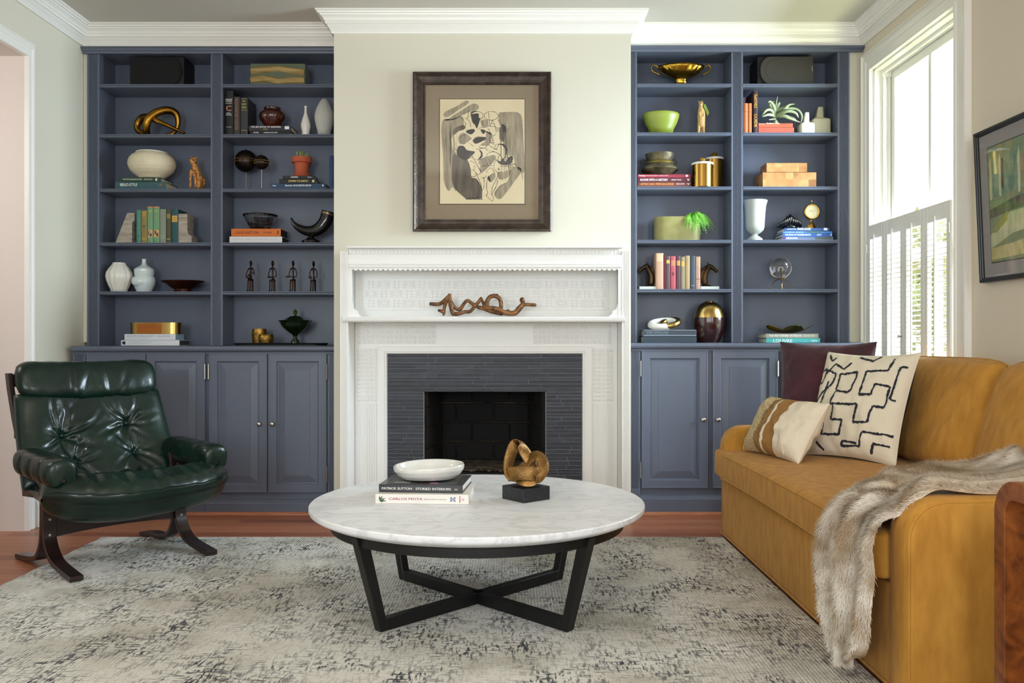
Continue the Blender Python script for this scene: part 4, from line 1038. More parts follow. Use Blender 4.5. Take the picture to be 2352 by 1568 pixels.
def place_pillow(t, p0, p1, lean):
    """bottom edge centre from p0 to p1 (xy), leaning back by angle; local x runs p0->p1, front is local -y"""
    d = Vector((p1[0] - p0[0], p1[1] - p0[1])); t.location = ((p0[0] + p1[0]) / 2, (p0[1] + p1[1]) / 2, t.location.z)
    t.rotation_mode = 'XYZ'; t.rotation_euler = (-lean, 0, math.atan2(d.y, d.x)); return d.length
# burgundy velvet
t = thing('burgundy_cushion', 'burgundy velvet cushion leaning behind the two pale cushions', 'cushion', (0, 0, .492))
place_pillow(t, (1.385, 4.40), (1.735, 4.19), math.radians(9))
M_burg = mat('burgundy_velvet', '#4a1524', .7, col2='#310d18', vs=4, sheen=.25, bump=.1, bs=300)
pillow(t, .47, .54, .12, 'cover', M_burg, seed=3)
# white cushion with charcoal stitched maze pattern
t = thing('patterned_cushion', 'large off-white cushion with charcoal stitched maze pattern', 'cushion', (0, 0, .478))
place_pillow(t, (1.415, 4.155), (1.665, 3.745), math.radians(20))
M_ivory = mat('ivory_linen', '#ddd2bb', .85, bump=.3, bs=400); M_navy = mat('navy_back', '#1c222c', .8)
o, P = pillow(t, .50, .53, .15, 'cover', [M_ivory, M_navy], mi=lambda u, v, s_: 0 if s_ > 0 else 1, seed=8)
maze = [[(-.98, .55), (-.80, .62), (-.72, .50), (-.55, .72), (-.30, .60), (-.18, .75)], [(-.85, .92), (-.70, .78), (-.60, .85)], [(-.95, .30), (-.80, .34), (-.74, .58), (-.45, .50), (-.52, .30), (-.88, .05), (-.95, -.20), (-.80, -.25), (-.62, .36)],
        [(-.36, .50), (.02, .55), (-.02, .20), (-.10, .15), (-.38, .18), (-.42, -.08), (.18, -.05), (.16, -.38), (.46, -.36), (.50, -.06), (.72, -.06), (.72, .32), (.45, .34), (.42, .14), (.18, .12), (.20, .58), (.60, .62), (.64, .86)],
        [(-.36, .50), (-.40, .20)], [(-.34, -.10), (-.34, -.36), (-.08, -.36), (-.10, -.64), (-.48, -.66), (-.50, -.44), (-.86, -.42), (-.92, -.70), (-.80, -.74)],
        [(.92, .70), (.80, .70), (.78, .10), (.88, .08)], [(.95, -.52), (.40, -.54), (.36, -.80), (-.05, -.84), (-.02, -.74), (.3, -.76)], [(.58, -.90), (.62, -.72), (.92, -.70)], [(-.60, -.80), (-.45, -.94)], [(-.1, .90), (.25, .80), (.35, .92)]]
rr = random.Random(9); M_st = mat('charcoal_stitch', '#232730', .9)
for line in maze:
    m = MB()
    for (a, b), (c, d) in zip(line, line[1:]):
        L_ = math.hypot(c - a, d - b); n_ = max(2, int(L_ / .035)); nx, ny = -(d - b) / L_, (c - a) / L_
        pr_ = None
        for i in range(n_ + 1):
            k = i / n_; uu, vv = a + (c - a) * k, b + (d - b) * k; hw = .021 * rr.uniform(.6, 1.3); jt = rr.uniform(-.006, .006)
            q = [P(uu + nx * (hw + jt), vv + ny * (hw + jt), 1, .0022), P(uu - nx * (hw - jt), vv - ny * (hw - jt), 1, .0022)]
            if pr_: m.add([pr_[0], pr_[1], q[1], q[0]], [(0, 1, 2, 3)])
            pr_ = q
    m.build('stitched_line', M_st, o, fixn=False)
# striped lumbar cushion
t = thing('lumbar_cushion', 'small cream lumbar cushion with tan stripes, in front of the patterned cushion', 'cushion', (0, 0, .478))
place_pillow(t, (1.175, 4.34), (1.275, 3.86), math.radians(30))
ms = [mat('cream_cotton', '#e3d6bf', .85, bump=.2, bs=300), mat('tan_stripe', '#9a6f38', .85), mat('herringbone', '#cdbb95', .9, col2='#a88e60', vs=130, lo=.45, hi=.55, bump=.5, bs=260), mat('brown_weave', '#7c5a30', .9, col2='#9a7846', vs=160, lo=.45, hi=.55, bump=.5, bs=300), mat('khaki_stripe', '#a38a4a', .85)]
def band(u, v, s_):
    if s_ < 0: return 0
    for lim, k in ((-.95, 4), (-.90, 0), (-.86, 4), (-.36, 2), (-.14, 3), (-.06, 0), (.26, 1), (2, 0)):
        if u < lim: return k
o, P = pillow(t, .54, .31, .15, 'cover', ms, mi=band, n=(110, 40), seed=5, pinch=.06)
m = MB(); pts = [P(.66 + .01 * math.sin(i), 2 * i / 24 - 1, 1, .001) for i in range(1, 24)]; m.tube(pts, .0022, 5); m.build('seam', ms[0], o, smooth=True)
# ---- faux fur throw
M_fur = mat('faux_fur', '#e0d2be', .85, col2='#b09777', vs=4.5, stretch=(.6, 4, 2), lo=.4, hi=.62)
M_hair = mat('fur_tips', '#f1eade', .7, col2='#bda689', vs=4.5, stretch=(.6, 4, 2), lo=.4, hi=.62)
t = thing('fur_throw', 'cream and beige faux fur throw draped over the sofa seat and near arm', 'throw', (1.05, 2.7, 0))
# path across the seat: (x, z) from the floor in front, up, over the seat front, back over seat, up the back
keys = [(1.040, .050), (1.035, .20), (1.035, .36), (1.035, .455), (1.075, .500), (1.20, .512), (1.40, .520), (1.60, .530), (1.74, .56), (1.82, .61), (1.88, .62)]
def cr_(K, s_):
    s_ *= len(K) - 1; i = min(int(s_), len(K) - 2); a = s_ - i
    p0, p1, p2, p3 = [Vector(K[max(0, min(len(K) - 1, i + d))]) for d in (-1, 0, 1, 2)]
    return .5 * ((2 * p1) + (p2 - p0) * a + (2 * p0 - 5 * p1 + 4 * p2 - p3) * a * a + (3 * p1 - p0 - 3 * p2 + p3) * a ** 3)
ylo = [(2.55,), (2.44,), (2.41,), (2.42,), (2.46,), (2.44,), (2.43,), (2.42,), (2.40,), (2.40,), (2.41,)]
yhi = [(2.68,), (2.77,), (2.82,), (2.79,), (2.78,), (2.93,), (3.13,), (3.26,), (3.20,), (3.12,), (3.05,)]
def cs1(K, s_):
    s_ *= len(K) - 1; i = min(int(s_), len(K) - 2); a = s_ - i; a = a * a * (3 - 2 * a); return K[i][0] * (1 - a) + K[i + 1][0] * a
def throw_pt(u, v):
    p = cr_(keys, u); y0, y1 = cs1(ylo, u), cs1(yhi, u); yy = y0 + (y1 - y0) * v
    fold = .026 * math.sin(v * 15 + 1.2 * math.sin(u * 5)) + .016 * noise.noise(Vector((u * 6, v * 4, 0))) + .012 * math.sin(v * 31 + u * 4)
    hang = 1 - sstep(.26, .42, u)
    x = p.x - (fold * .8 + .030) * hang; z = p.y + (fold * .85 + .024 + .030 * noise.noise(Vector((p.x * 5, yy * 5, 3)))) * (1 - hang)
    if u > .42:      # climbs onto the near arm
        lift = sstep(2.62, 2.47, yy) * sstep(.42, .52, u); z = z + (max(z, .640 + .010 * math.sin(u * 30)) - z) * lift
        pass
    for vv in (v, 1 - v):
        if vv < .14:
            q_ = (1 - vv / .14) ** 2; x += .034 * q_ * hang; z -= .036 * q_ * (1 - hang) * (1 if vv == v else .6)
    if u < .05: z += .04 * (1 - u / .05) * abs(2 * v - 1) ** 2
    return Vector((x - 1.05, yy - 2.7, z))
nu, nv = 110, 60
mb = MB().grid(nu, nv, lambda a, b: throw_pt(a, b))
fo_ = mb.build('fur_cloth', M_fur, t, smooth=True, angle=180, solid=.004)
import numpy as np
rg_ = np.random.RandomState(4); NH = 120000
UV = rg_.rand(NH, 2); V = []; Fh = []
Pg = [[throw_pt(i / 219, j / 119) for j in range(120)] for i in range(220)]
jit = rg_.randn(NH, 5)
for k in range(NH):
    i = min(218, int(UV[k, 0] * 219)); j = min(118, int(UV[k, 1] * 119)); a = UV[k, 0] * 219 - i; b = UV[k, 1] * 119 - j
    p = Pg[i][j] * (1 - a) * (1 - b) + Pg[i + 1][j] * a * (1 - b) + Pg[i][j + 1] * (1 - a) * b + Pg[i + 1][j + 1] * a * b
    du = Pg[i + 1][j] - Pg[i][j]; dv = Pg[i][j + 1] - Pg[i][j]; n_ = du.cross(dv); n_.normalize()
    if (n_.z * .6 - n_.x * .8) < 0: n_ = -n_
    dn = -du.normalized()
    lie = dn * .8 + Vector((0, jit[k, 3] * .35, 0)); tip = p + n_ * (.006 + .008 + jit[k, 0] * .004) + lie * .016 + Vector((jit[k, 1], jit[k, 2], jit[k, 4])) * .0035
    sd = dv.normalized() * .0011; b0 = len(V); r0 = p + n_ * .005
    V += [tuple(r0 - sd), tuple(r0 + sd), tuple(tip)]; Fh.append((b0, b0 + 1, b0 + 2))
hb = MB(); hb.v = V; hb.f = Fh; hb.m = [0] * len(Fh)
o = hb.build('fur', M_hair, t, fixn=False); o['kind'] = 'stuff'
# ---- burl side table with waterfall ends
def burl():
    m = bpy.data.materials.new('burl_wood'); m.use_nodes = True; nt = m.node_tree; N = nt.nodes; L = nt.links; p = N['Principled BSDF']; p.inputs['Roughness'].default_value = .3
    tc = N.new('ShaderNodeTexCoord')
    n1 = N.new('ShaderNodeTexNoise'); n1.inputs['Scale'].default_value = 9; n1.inputs['Detail'].default_value = 8; n1.inputs['Distortion'].default_value = 2.2
    r = N.new('ShaderNodeValToRGB'); e = r.color_ramp.elements; e[0].position = .32; e[0].color = lin('#522610'); e[1].position = .66; e[1].color = lin('#955524')
    vo = N.new('ShaderNodeTexVoronoi'); vo.inputs['Scale'].default_value = 13; vr = N.new('ShaderNodeMapRange'); vr.inputs[1].default_value = .05; vr.inputs[2].default_value = .16
    mp = N.new('ShaderNodeMapping'); mp.inputs['Scale'].default_value = (1, 1.3, .8)
    n2 = N.new('ShaderNodeTexNoise'); n2.inputs['Scale'].default_value = 5
    mx = N.new('ShaderNodeMix'); mx.data_type = 'RGBA'; mx.inputs[6].default_value = lin('#2a1209')
    ad = N.new('ShaderNodeMath'); ad.operation = 'GREATER_THAN'; ad.inputs[1].default_value = .55; mm = N.new('ShaderNodeMath'); mm.operation = 'MAXIMUM'
    L.new(tc.outputs['Object'], n1.inputs['Vector']); L.new(n1.outputs['Fac'], r.inputs[0]); L.new(tc.outputs['Object'], mp.inputs[0]); L.new(mp.outputs[0], vo.inputs['Vector']); L.new(vo.outputs['Distance'], vr.inputs[0])
    L.new(tc.outputs['Object'], n2.inputs['Vector']); inv = N.new('ShaderNodeMath'); inv.operation = 'LESS_THAN'; inv.inputs[1].default_value = .5; L.new(n2.outputs['Fac'], inv.inputs[0])
    L.new(inv.outputs[0], mm.inputs[0]); L.new(vr.outputs[0], mm.inputs[1]); L.new(mm.outputs[0], mx.inputs[0]); L.new(r.outputs[0], mx.inputs[7]); L.new(mx.outputs[2], p.inputs['Base Color'])
    return m
M_burl = burl()
ya, yb_, zt_ = 1.52, 2.139, .690; ro, tk = .085, .046
def arch(off):
    r_ = max(ro - off, .03); p = [(ya + off, .002)]
    for i in range(9):
        a = math.pi - i / 8 * math.pi / 2; p.append((ya + off + r_ + r_ * math.cos(a), zt_ - off - r_ + r_ * math.sin(a)))
    for i in range(9):
        a = math.pi / 2 - i / 8 * math.pi / 2; p.append((yb_ - off - r_ + r_ * math.cos(a), zt_ - off - r_ + r_ * math.sin(a)))
    p.append((yb_ - off, .002)); return p
A, B_ = arch(0), arch(tk)
m = MB(); k = len(A)
V = [(x, *q) for x in (0, .42) for q in A + B_]
fs = []
for i in range(k - 1):
    fs.append((i, i + 1, k + i + 1, k + i)); b = 2 * k; fs.append((b + i, b + k + i, b + k + i + 1, b + i + 1))
    fs.append((i, b + i, b + i + 1, i + 1)); fs.append((k + i, k + i + 1, b + k + i + 1, b + k + i))
for i in (0, k - 1): fs.append((i, k + i, 3 * k + i, 2 * k + i))
m.add([(x, y_ - yb_, z) for x, y_, z in V], fs)
t = m.build('side_table', M_burl, None, bevel=.0015, smooth=True, angle=35); t.location = (1.20, yb_, 0)
tag(t, 'burl wood waterfall side table at the near end of the sofa', 'table')
# ---- framed painting on the right wall
t = thing('framed_painting', 'green and ochre abstract landscape painting in a black frame beside the window', 'picture', (2.150, 3.40, 1.292))
t.rotation_euler = (0, 0, 0)
yl, yr_ = .505, -.505; hh = .675; til = .030      # local y; top leans out
def TP(dx, y_, z): return (-dx - til * z / hh, y_, z)
R = [[TP(o_, yl - i, i), TP(o_, yr_ + i, i), TP(o_, yr_ + i, hh - i), TP(o_, yl - i, hh - i)] for i, o_ in [(0, 0), (0, .024), (.003, .026), (.012, .026), (.014, .022), (.019, .020), (.021, .016), (.021, 0)]]
MB().rings(R, cap0=False, cap1=False).build('frame', mat('black_frame', '#16171a', .35), t)
MB().add([TP(.010, yl - .02, .02), TP(.010, yr_ + .02, .02), TP(.010, yr_ + .02, hh - .02), TP(.010, yl - .02, hh - .02)], [(0, 1, 2, 3)]).build('mount_board', mat('grey_mount', '#8f8b88', .8), t)
q = .085
MB().add([TP(.0108, yl - q + .004, q - .004), TP(.0108, yr_ + q - .004, q - .004), TP(.0108, yr_ + q - .004, hh - q + .004), TP(.0108, yl - q + .004, hh - q + .004)], [(0, 1, 2, 3)]).build('mount_bevel', mat('dark_bevel', '#2a241d'), t)
cv = MB().add([TP(.0112, yl - q, q), TP(.0112, yr_ + q, q), TP(.0112, yr_ + q, hh - q), TP(.0112, yl - q, hh - q)], [(0, 1, 2, 3)]).build('canvas', mat('painted_paper', '#8f8c5e', .8, col2='#6f8570', vs=7, stretch=(1, 5, 1.2)), t)
pc = [mat('paint_%d' % i, c, .8, col2=d, vs=12, stretch=(1, 3, 1)) for i, (c, d) in enumerate((('#5f7a68', '#8a9c7c'), ('#aaa06a', '#c2b987'), ('#4a463c', '#6f6857'), ('#a5ab86', '#c5c49c'), ('#7f8440', '#a39c4c'), ('#86705a', '#9d8568')))]
def blob(poly, mi, off):
    m = MB(); m.add([TP(.0112 + off, yl - q - a * (yl - yr_ - 2 * q), q + b * (hh - 2 * q)) for a, b in poly], [tuple(range(len(poly)))]); return m.build('brush_patch', pc[mi], cv, fixn=False)
blob([(0, .55), (.3, .58), (.6, .56), (1, .6), (1, .9), (.6, .95), (.3, .9), (0, .88)], 0, .0003)
for k in range(12): blob([(k / 12 + .01, .54 + .03 * (k % 3)), (k / 12 + .030, .55), (k / 12 + .036, .80 + .06 * (k % 2)), (k / 12 + .028, .93), (k / 12 + .014, .86)], (1, 3, 0, 3, 2)[k % 5], .0005)
blob([(0, .46), (.25, .52), (.6, .55), (1, .6), (1, .47), (.6, .46), (.25, .42), (0, .38)], 2, .0008)
blob([(0, .12), (.2, .22), (.5, .26), (.5, .42), (.18, .40), (.15, .36), (.0, .24)], 3, .0006)
blob([(.02, .26), (.16, .42), (.16, .34), (.05, .25)], 4, .0010)
blob([(0, .02), (.5, .04), (1, .1), (1, .28), (.5, .20), (.2, .14), (0, .12)], 1, .0008)
blob([(.30, .60), (.36, .60), (.36, .86), (.30, .85)], 5, .0010); blob([(.12, .62), (.14, .62), (.145, .86), (.125, .88)], 2, .0012); blob([(.62, .3), (.66, .3), (.66, .9), (.63, .92)], 2, .0012)
MB().add([TP(.0145, yl - .02, .02), TP(.0145, yr_ + .02, .02), TP(.0145, yr_ + .02, hh - .02), TP(.0145, yl - .02, hh - .02)], [(0, 1, 2, 3)]).build('glass', M_picglass, t, fixn=False)
# ================================================================ THINGS ON THE SHELVES
DS = 5.305
def tcol(c): return mat('print_' + c.strip('#'), c, .6)
def cloth(c): return mat('cover_' + c.strip('#'), c, .55, bump=.15, bs=350)
M_page = mat('book_pages', '#ded5c0', .85, col2='#c9bea6', vs=120, stretch=(.02, .02, 6))
M_pagew = mat('white_pages', '#e6e3dc', .85)
def hbook(label, px0, px1, y0, z, D, cover, texts=(), depth=.185, rz=0, pages=None, zb=None, group=None, side='L', extra=None, h=None):
    """book lying flat, spine towards the room: px0..px1 wide, top edge seen at y0; z = height of what it lies on. returns its top"""
    s = D / F; x0, x1 = PX(px0, D), PX(px1, D); h = h or max(.012, PZ(y0, D) - z); w_ = x1 - x0; cx = (x0 + x1) / 2
    t = thing('book', label, 'book', (cx, D, z + .0006), rz, group)
    h -= .0008; o = .0026
    MB().prism([(0, 0), (depth, 0), (depth, o), (.004, o), (.004, h - o), (depth, h - o), (depth, h), (0, h)], -w_ / 2, w_ / 2, 'x').build('cover', cloth(cover), t, bevel=.0007)
    MB().box(-w_ / 2 + .004, w_ / 2 - .004, .0045, depth - .004, o + .0002, h - o - .0002).build('page_block', pages or M_page, t)
    for tx in texts:
        s_, a, b, ya, yb_, col = tx
        xa, xb = (a - (px0 + px1) / 2) * s, (b - (px0 + px1) / 2) * s; za, zb_ = PZ(yb_, D) - z, PZ(ya, D) - z
        mb = MB()
        if s_ == '#': mb.box(xa, xb, -.0006, -.0001, za, zb_)
        else: text_mb(mb, s_, spineM((xa + xb) / 2, -.0004, (za + zb_) / 2), xb - xa, zb_ - za, bold=.0003)
        mb.build('spine_band' if s_ == '#' else 'lettering', tcol(col), t, fixn=s_ == '#')
    if extra: extra(t, w_, h, s)
    return z + h + .0012
def vbook(label, px0, px1, y0, z, D, cover, texts=(), depth=.15, pages=None, group=None, lean=0, vtexts=()):
    s = D / F; x0, x1 = PX(px0, D) + .0004, PX(px1, D) - .0004; h = PZ(y0, D) - z - .0006; w_ = x1 - x0; cx = (x0 + x1) / 2; q = w_ / 2
    t = thing('book', label, 'book', (cx, D, z + .0006), 0, group)
    if lean: t.rotation_euler = (0, lean, 0)
    o = min(.0024, q * .3)
    MB().prism([(-q, depth), (-q, .004), (-q * .8, .0012), (-q * .35, 0), (q * .35, 0), (q * .8, .0012), (q, .004), (q, depth), (q - o, depth), (q - o, .006), (-q + o, .006), (-q + o, depth)], 0, h, 'z').build('cover', cloth(cover), t, smooth=True, angle=50)
    MB().box(-q + o + .0002, q - o - .0002, .0065, depth - .004, .003, h - .0035).build('page_block', pages or M_page, t)
    for s_, fa, fb, ya, yb_, col in texts:      # fa, fb as fraction of the spine width
        xa, xb = (-q + fa * w_), (-q + fb * w_); za, zb_ = PZ(yb_, D) - z, PZ(ya, D) - z; mb = MB()
        if s_ == '#' and fa > 0: mb.box(xa, xb, -.0014, -.0009, za, zb_)
        elif s_ == '#': mb.prism([(-q * .78, .0006), (-q * .35, -.0008), (q * .35, -.0008), (q * .78, .0006), (q * .3, .0004), (-q * .3, .0004)], za, zb_, 'z')
        else: text_mb(mb, s_, spineM((xa + xb) / 2, -.0013, (za + zb_) / 2), xb - xa, zb_ - za, bold=.0002)
        mb.build('spine_band' if s_ == '#' else 'lettering', tcol(col), t, fixn=s_ == '#')
    for s_, fa, fb, ya, yb_, col in vtexts:     # text running down the spine
        xa, xb = (-q + fa * w_), (-q + fb * w_); za, zb_ = PZ(yb_, D) - z, PZ(ya, D) - z; mb = MB()
        text_mb(mb, s_, spineM((xa + xb) / 2, -.0011, (za + zb_) / 2, True), zb_ - za, xb - xa, bold=.0002); mb.build('lettering', tcol(col), t, fixn=False)
    return t
class It:
    """frame for a thing standing at pixel column cx, depth D, on height z: X(px), Z(py) give local metres"""
    def __init__(s, name, label, cat, cx, D, z, rz=0, group=None):
        s.cx, s.D, s.z, s.s = cx, D, z, D / F; s.t = thing(name, label, cat, (PX(cx, D), D, z + .0006), rz, group)
    def X(s, px): return (px - s.cx) * s.s
    def Z(s, py): return PZ(py, s.D) - s.z
    def lathe(s, name, prof, m, n=40, rf=None, dx=0, ex=1, ey=1, parent=None, smooth=True, wall=0, angle=40, dens=1, **k):
        """prof: [(radius px, y px or 'b')] from the bottom up"""
        P = [(r * s.s, 0 if y == 'b' else s.Z(y)) for r, y in prof]
        if dens > 1: P = [(P[q][0] + (P[q + 1][0] - P[q][0]) * e / dens, P[q][1] + (P[q + 1][1] - P[q][1]) * e / dens) for q in range(len(P) - 1) for e in range(dens)] + [P[-1]]
        if wall:
            P += [(max(r - wall, .0008), z) for r, z in P[::-1][:-1]]; P += [(.0008, P[-1][1])]; P[-1] = (.0008, max(P[-1][1], .004))
            return MB().lathe(P, n, rf, M=Matrix.Translation((s.X(s.cx + dx), 0, 0)), cap0=True, cap1=True, ex=ex, ey=ey).build(name, m, parent or s.t, smooth=smooth, angle=angle, **k)
        return MB().lathe(P, n, rf, M=Matrix.Translation((s.X(s.cx + dx), 0, 0)), cap0=True, cap1=True, ex=ex, ey=ey).build(name, m, parent or s.t, smooth=smooth, angle=angle, **k)
    def tubes(s, name, L, m, n=10, remesh=0, parent=None, **k):
        """L: list of (points [(px, py, dy)], radius px or list)"""
        mb = MB()
        for pts, r in L:
            P = [Vector((s.X(a), c, s.Z(b))) for a, b, c in pts]; rr_ = [q * s.s for q in (r if isinstance(r, (list, tuple)) else [r] * len(P))]
            S, Rr = [], []
            for i in range(len(P) - 1):
                for q in range(5):
                    a = q / 5; p0 = P[max(i - 1, 0)]; p1 = P[i]; p2 = P[i + 1]; p3 = P[min(i + 2, len(P) - 1)]
                    S.append(.5 * ((2 * p1) + (p2 - p0) * a + (2 * p0 - 5 * p1 + 4 * p2 - p3) * a * a + (3 * p1 - p0 - 3 * p2 + p3) * a ** 3)); Rr.append(rr_[i] * (1 - a) + rr_[i + 1] * a)
            S.append(P[-1]); Rr.append(rr_[-1]); mb.tube(S, Rr, n)
            for e in (0, -1):
                mb.lathe([(Rr[e] * math.cos(a), Rr[e] * math.sin(a)) for a in (-1.5, -1, -.5, 0, .5, 1, 1.5)], 10, M=Matrix.Translation(S[e]), cap1=True) if remesh else None
        return mb.build(name, m, parent or s.t, smooth=True, angle=180, remesh=remesh, **k)
SL, SR = SHZ['L'], SHZ['R']; DM = 5.375
M_white = mat('white_ceramic', '#dedbd0', .3, coat=.2); M_cela = mat('celadon_glaze', '#cfdcdc', .18, coat=.5)
M_gold = mat('old_gold', '#b98a35', .28, 1, col2='#8a6222', vs=12); M_bronze = mat('dark_bronze', '#3a2a20', .35, .9, col2='#1d1512', vs=14, bump=.2, bs=80)
M_spk = mat('speaker_black', '#0b0b0c', .6); M_spkg = mat('speaker_cloth', '#35322a', .85, bump=.3, bs=500); M_spkk = mat('speaker_cloth_black', '#101011', .9)
# ---------- loudspeakers on the top shelves
def speaker(label, cx, x0, x1, y0, z, cloth_m, badge, flip=False):
    D = 5.305; i = It('loudspeaker', label, 'speaker', cx, D, z)
    a, b, h = i.X(x0), i.X(x1), i.Z(y0)
    MB().box(a, b, .012, .188, 0, h).build('cabinet', M_spk, i.t, bevel=.003)
    w_ = b - a; p = []
    # grille outline: one end rounded like a shield
    sg = -1 if flip else 1
    for k in range(13): an = math.pi / 2 + math.pi * k / 12; p.append((a + .006 + w_ * .20 + w_ * .18 * math.cos(an) * 1.0, h / 2 + (h / 2 - .004) * math.sin(an)))
    p = [(a + .010 + w_ * .30, h - .004)] + p + [(a + .010 + w_ * .30, .004), (b - .004, .004), (b - .004, h - .004)]
    if flip: p = [(a + b - x, z_) for x, z_ in p][::-1]
    MB().prism(p, -.002, .0118, 'y').build('grille', cloth_m, i.t, bevel=.002)
    cxx = (a + w_ * .33) if not flip else (b - w_ * .33)
    MB().lathe([(h * .32, 0), (h * .36, .0012), (h * .37, .0012), (h * .38, 0)], 40, M=Matrix.Translation((cxx, -.002, h / 2)) @ Matrix.Rotation(math.pi / 2, 4, 'X'), cap0=False).build('driver_ring', cloth_m, i.t, smooth=True)
    if badge:
        mb = MB(); text_mb(mb, badge, spineM(b - .009, -.0035, h * .56) @ Matrix.Rotation(math.pi / 2, 4, 'Z'), .034, .0065, bold=.0002); mb.build('lettering', tcol('#b9b6a4'), i.t, fixn=False)
speaker('black bookshelf loudspeaker on the top left shelf', 360, 297, 421, 129, SL[0], M_spkk, None, True)
speaker('grey-brown cloth fronted loudspeaker on the top right shelf', 1805, 1741, 1869, 128.5, SR[0], M_spkg, 'JMC')
# ---------- left bookcase, left bay
i = It('knot_sculpture', 'antique gold looped knot sculpture on the second left shelf', 'sculpture', 365, 5.36, SL[1])
i.tubes('loop', [([(425, 307, .0), (396, 294, -.03), (366, 281, -.035), (343, 271, -.01), (324, 269, .02), (312, 281, .03), (312, 295, .02), (326, 306, 0), (340, 309, -.02), (343, 296, -.045), (349, 278, -.05), (364, 262, -.03), (384, 253, .0), (400, 258, .02), (405, 276, .03), (401, 294, .03), (392, 306, .02), (378, 309, 0)], [2.5, 4, 6, 8, 8.5, 8, 6.5, 6, 7.5, 8.5, 9, 9, 9, 8, 6, 4.5, 4, 3])], mat('gold_leaf_dark', '#a87a2a', .3, 1, col2='#4e3612', vs=8), n=14)
z = hbook('teal cloth book reading BIBLIO-STYLE, lowest under the woven bowl', 264, 381, 417.5, SL[2], DS, '#35585c', [('BIBLIO-STYLE', 276, 315, 421, 427.5, '#e4e6dc'), ('#', 366, 371, 422, 427, '#8a6a4a')])
z = hbook('dark green book directly under the cream woven bowl', 273, 370, 407.5, z, DS, '#1f3d2f', [('THE FIFTH ENGLISH ROOMS', 282, 326, 410.5, 413.5, '#d8d6bc'), ('EDITION', 331, 350, 410.5, 413.5, '#d8d6bc'), ('#', 357, 361, 409.5, 415.5, '#dcdccf')], depth=.18)
i = It('woven_bowl', 'round cream basket-weave ceramic bowl on two green books', 'bowl', 349, 5.352, z)
def wv(a, z_): return 1 + .022 * (abs(math.sin(a * 26)) ** .5) * (.55 + .45 * math.sin(z_ * 760))
i.lathe('bowl', [(26, 'b'), (33, 405), (40, 400), (46, 394), (50, 386), (52, 378), (51, 371), (48, 364), (43, 358.5), (37, 354.5), (33, 352.5)], mat('cream_weave', '#d8cdb0', .35, bump=.7, bs=60, bstretch=(1, 1, 2.2)), n=208, rf=wv, wall=.003, angle=180, ey=.95, dens=5)
i.lathe('rim', [(32, 353.5), (35, 353), (35, 351), (32, 350.5)], M_white)
def cheetah_mat():
    m = bpy.data.materials.new('cheetah_paint'); m.use_nodes = True; nt = m.node_tree; N = nt.nodes; L = nt.links; p = N['Principled BSDF']; p.inputs['Roughness'].default_value = .3
    tc = N.new('ShaderNodeTexCoord'); v = N.new('ShaderNodeTexVoronoi'); v.inputs['Scale'].default_value = 105; r = N.new('ShaderNodeValToRGB'); e = r.color_ramp.elements
    e[0].position = .30; e[0].color = lin('#1c0f08'); e[1].position = .40; e[1].color = lin('#c98a45'); L.new(tc.outputs['Object'], v.inputs['Vector']); L.new(v.outputs['Distance'], r.inputs[0]); L.new(r.outputs[0], p.inputs['Base Color']); return m
i = It('cheetah_figurine', 'slim seated cheetah figurine with black spots', 'figurine', 450, 5.36, SL[2])
i.tubes('body', [([(456, 426, .01), (455, 412, .012), (451, 396, .005), (448, 383, 0), (446, 374, -.004)], [10, 10.5, 8.5, 6.5, 5]), ([(444, 373, -.006), (441, 368, -.016)], [6.5, 4]), ([(446, 369, .0), (447, 366, 0)], [6.5, 5.5]), ([(441, 394, -.01), (440, 410, -.016), (440, 430, -.018)], [4, 3, 2.6]), ([(447, 396, -.016), (452, 412, -.026), (453, 430, -.026)], [4, 3.4, 3]),
        ([(458, 420, -.006), (459, 430, -.012)], [7, 5]), ([(441, 364, .002), (440, 360.5, .002)], [1.6, 1]), ([(450, 364, .002), (451.5, 360.5, .002)], [1.6, 1]), ([(463, 428, .02), (467, 420, .02), (466, 410, .022)], [1.8, 1.6, 1.4])], cheetah_mat(), remesh=.0016)
# bookends + green cloth books
M_trav = mat('travertine', '#b3aa9c', .75, col2='#8d8478', vs=26, stretch=(.6, 1, 4), bump=.8, bs=70, bstretch=(.5, 1, 3))
i = It('stone_bookend', 'rough sloping travertine bookend left of the green books', 'bookend', 290, 5.33, SL[3])
pp = [(268, 556), (306, 556), (306, 512), (312, 507), (312, 490), (295, 490)]
MB().prism([(i.X(a), max(0, i.Z(b)) if b < 556 else 0) for a, b in pp], -.02, .07, 'y').build('block', M_trav, i.t, bevel=.002)
i = It('stone_bookend', 'smooth stepped travertine bookend right of the green books', 'bookend', 428, 5.33, SL[3])
pp = [(412.5, 556), (443, 556), (443, 543), (438, 541), (434, 536), (433, 528), (433, 492), (412.5, 492)]
MB().prism([(i.X(a), max(0, i.Z(b)) if b < 556 else 0) for a, b in pp], -.02, .085, 'y').build('block', M_trav, i.t, bevel=.001)
G = 'green cloth books between the travertine bookends'
vbook('plain sea-green cloth book, leftmost beside the rough bookend', 312.6, 323.5, 482, SL[3], DS, '#4f8273', [('*', .35, .65, 540, 546, '#31564a')], group=None)
vbook('olive gold decorated cloth book, second in the green row', 324, 337.5, 483, SL[3], DS, '#8a7a44', [('#', 0, 1, 486, 492, '#b08a3a'), ('#', .2, .8, 494, 495.2, '#d1ab55'), ('#', .25, .75, 497, 498, '#d1ab55'), ('#', 0, 1, 546, 551, '#b08a3a'), ('+', .25, .75, 516, 524, '#3d4a52')])
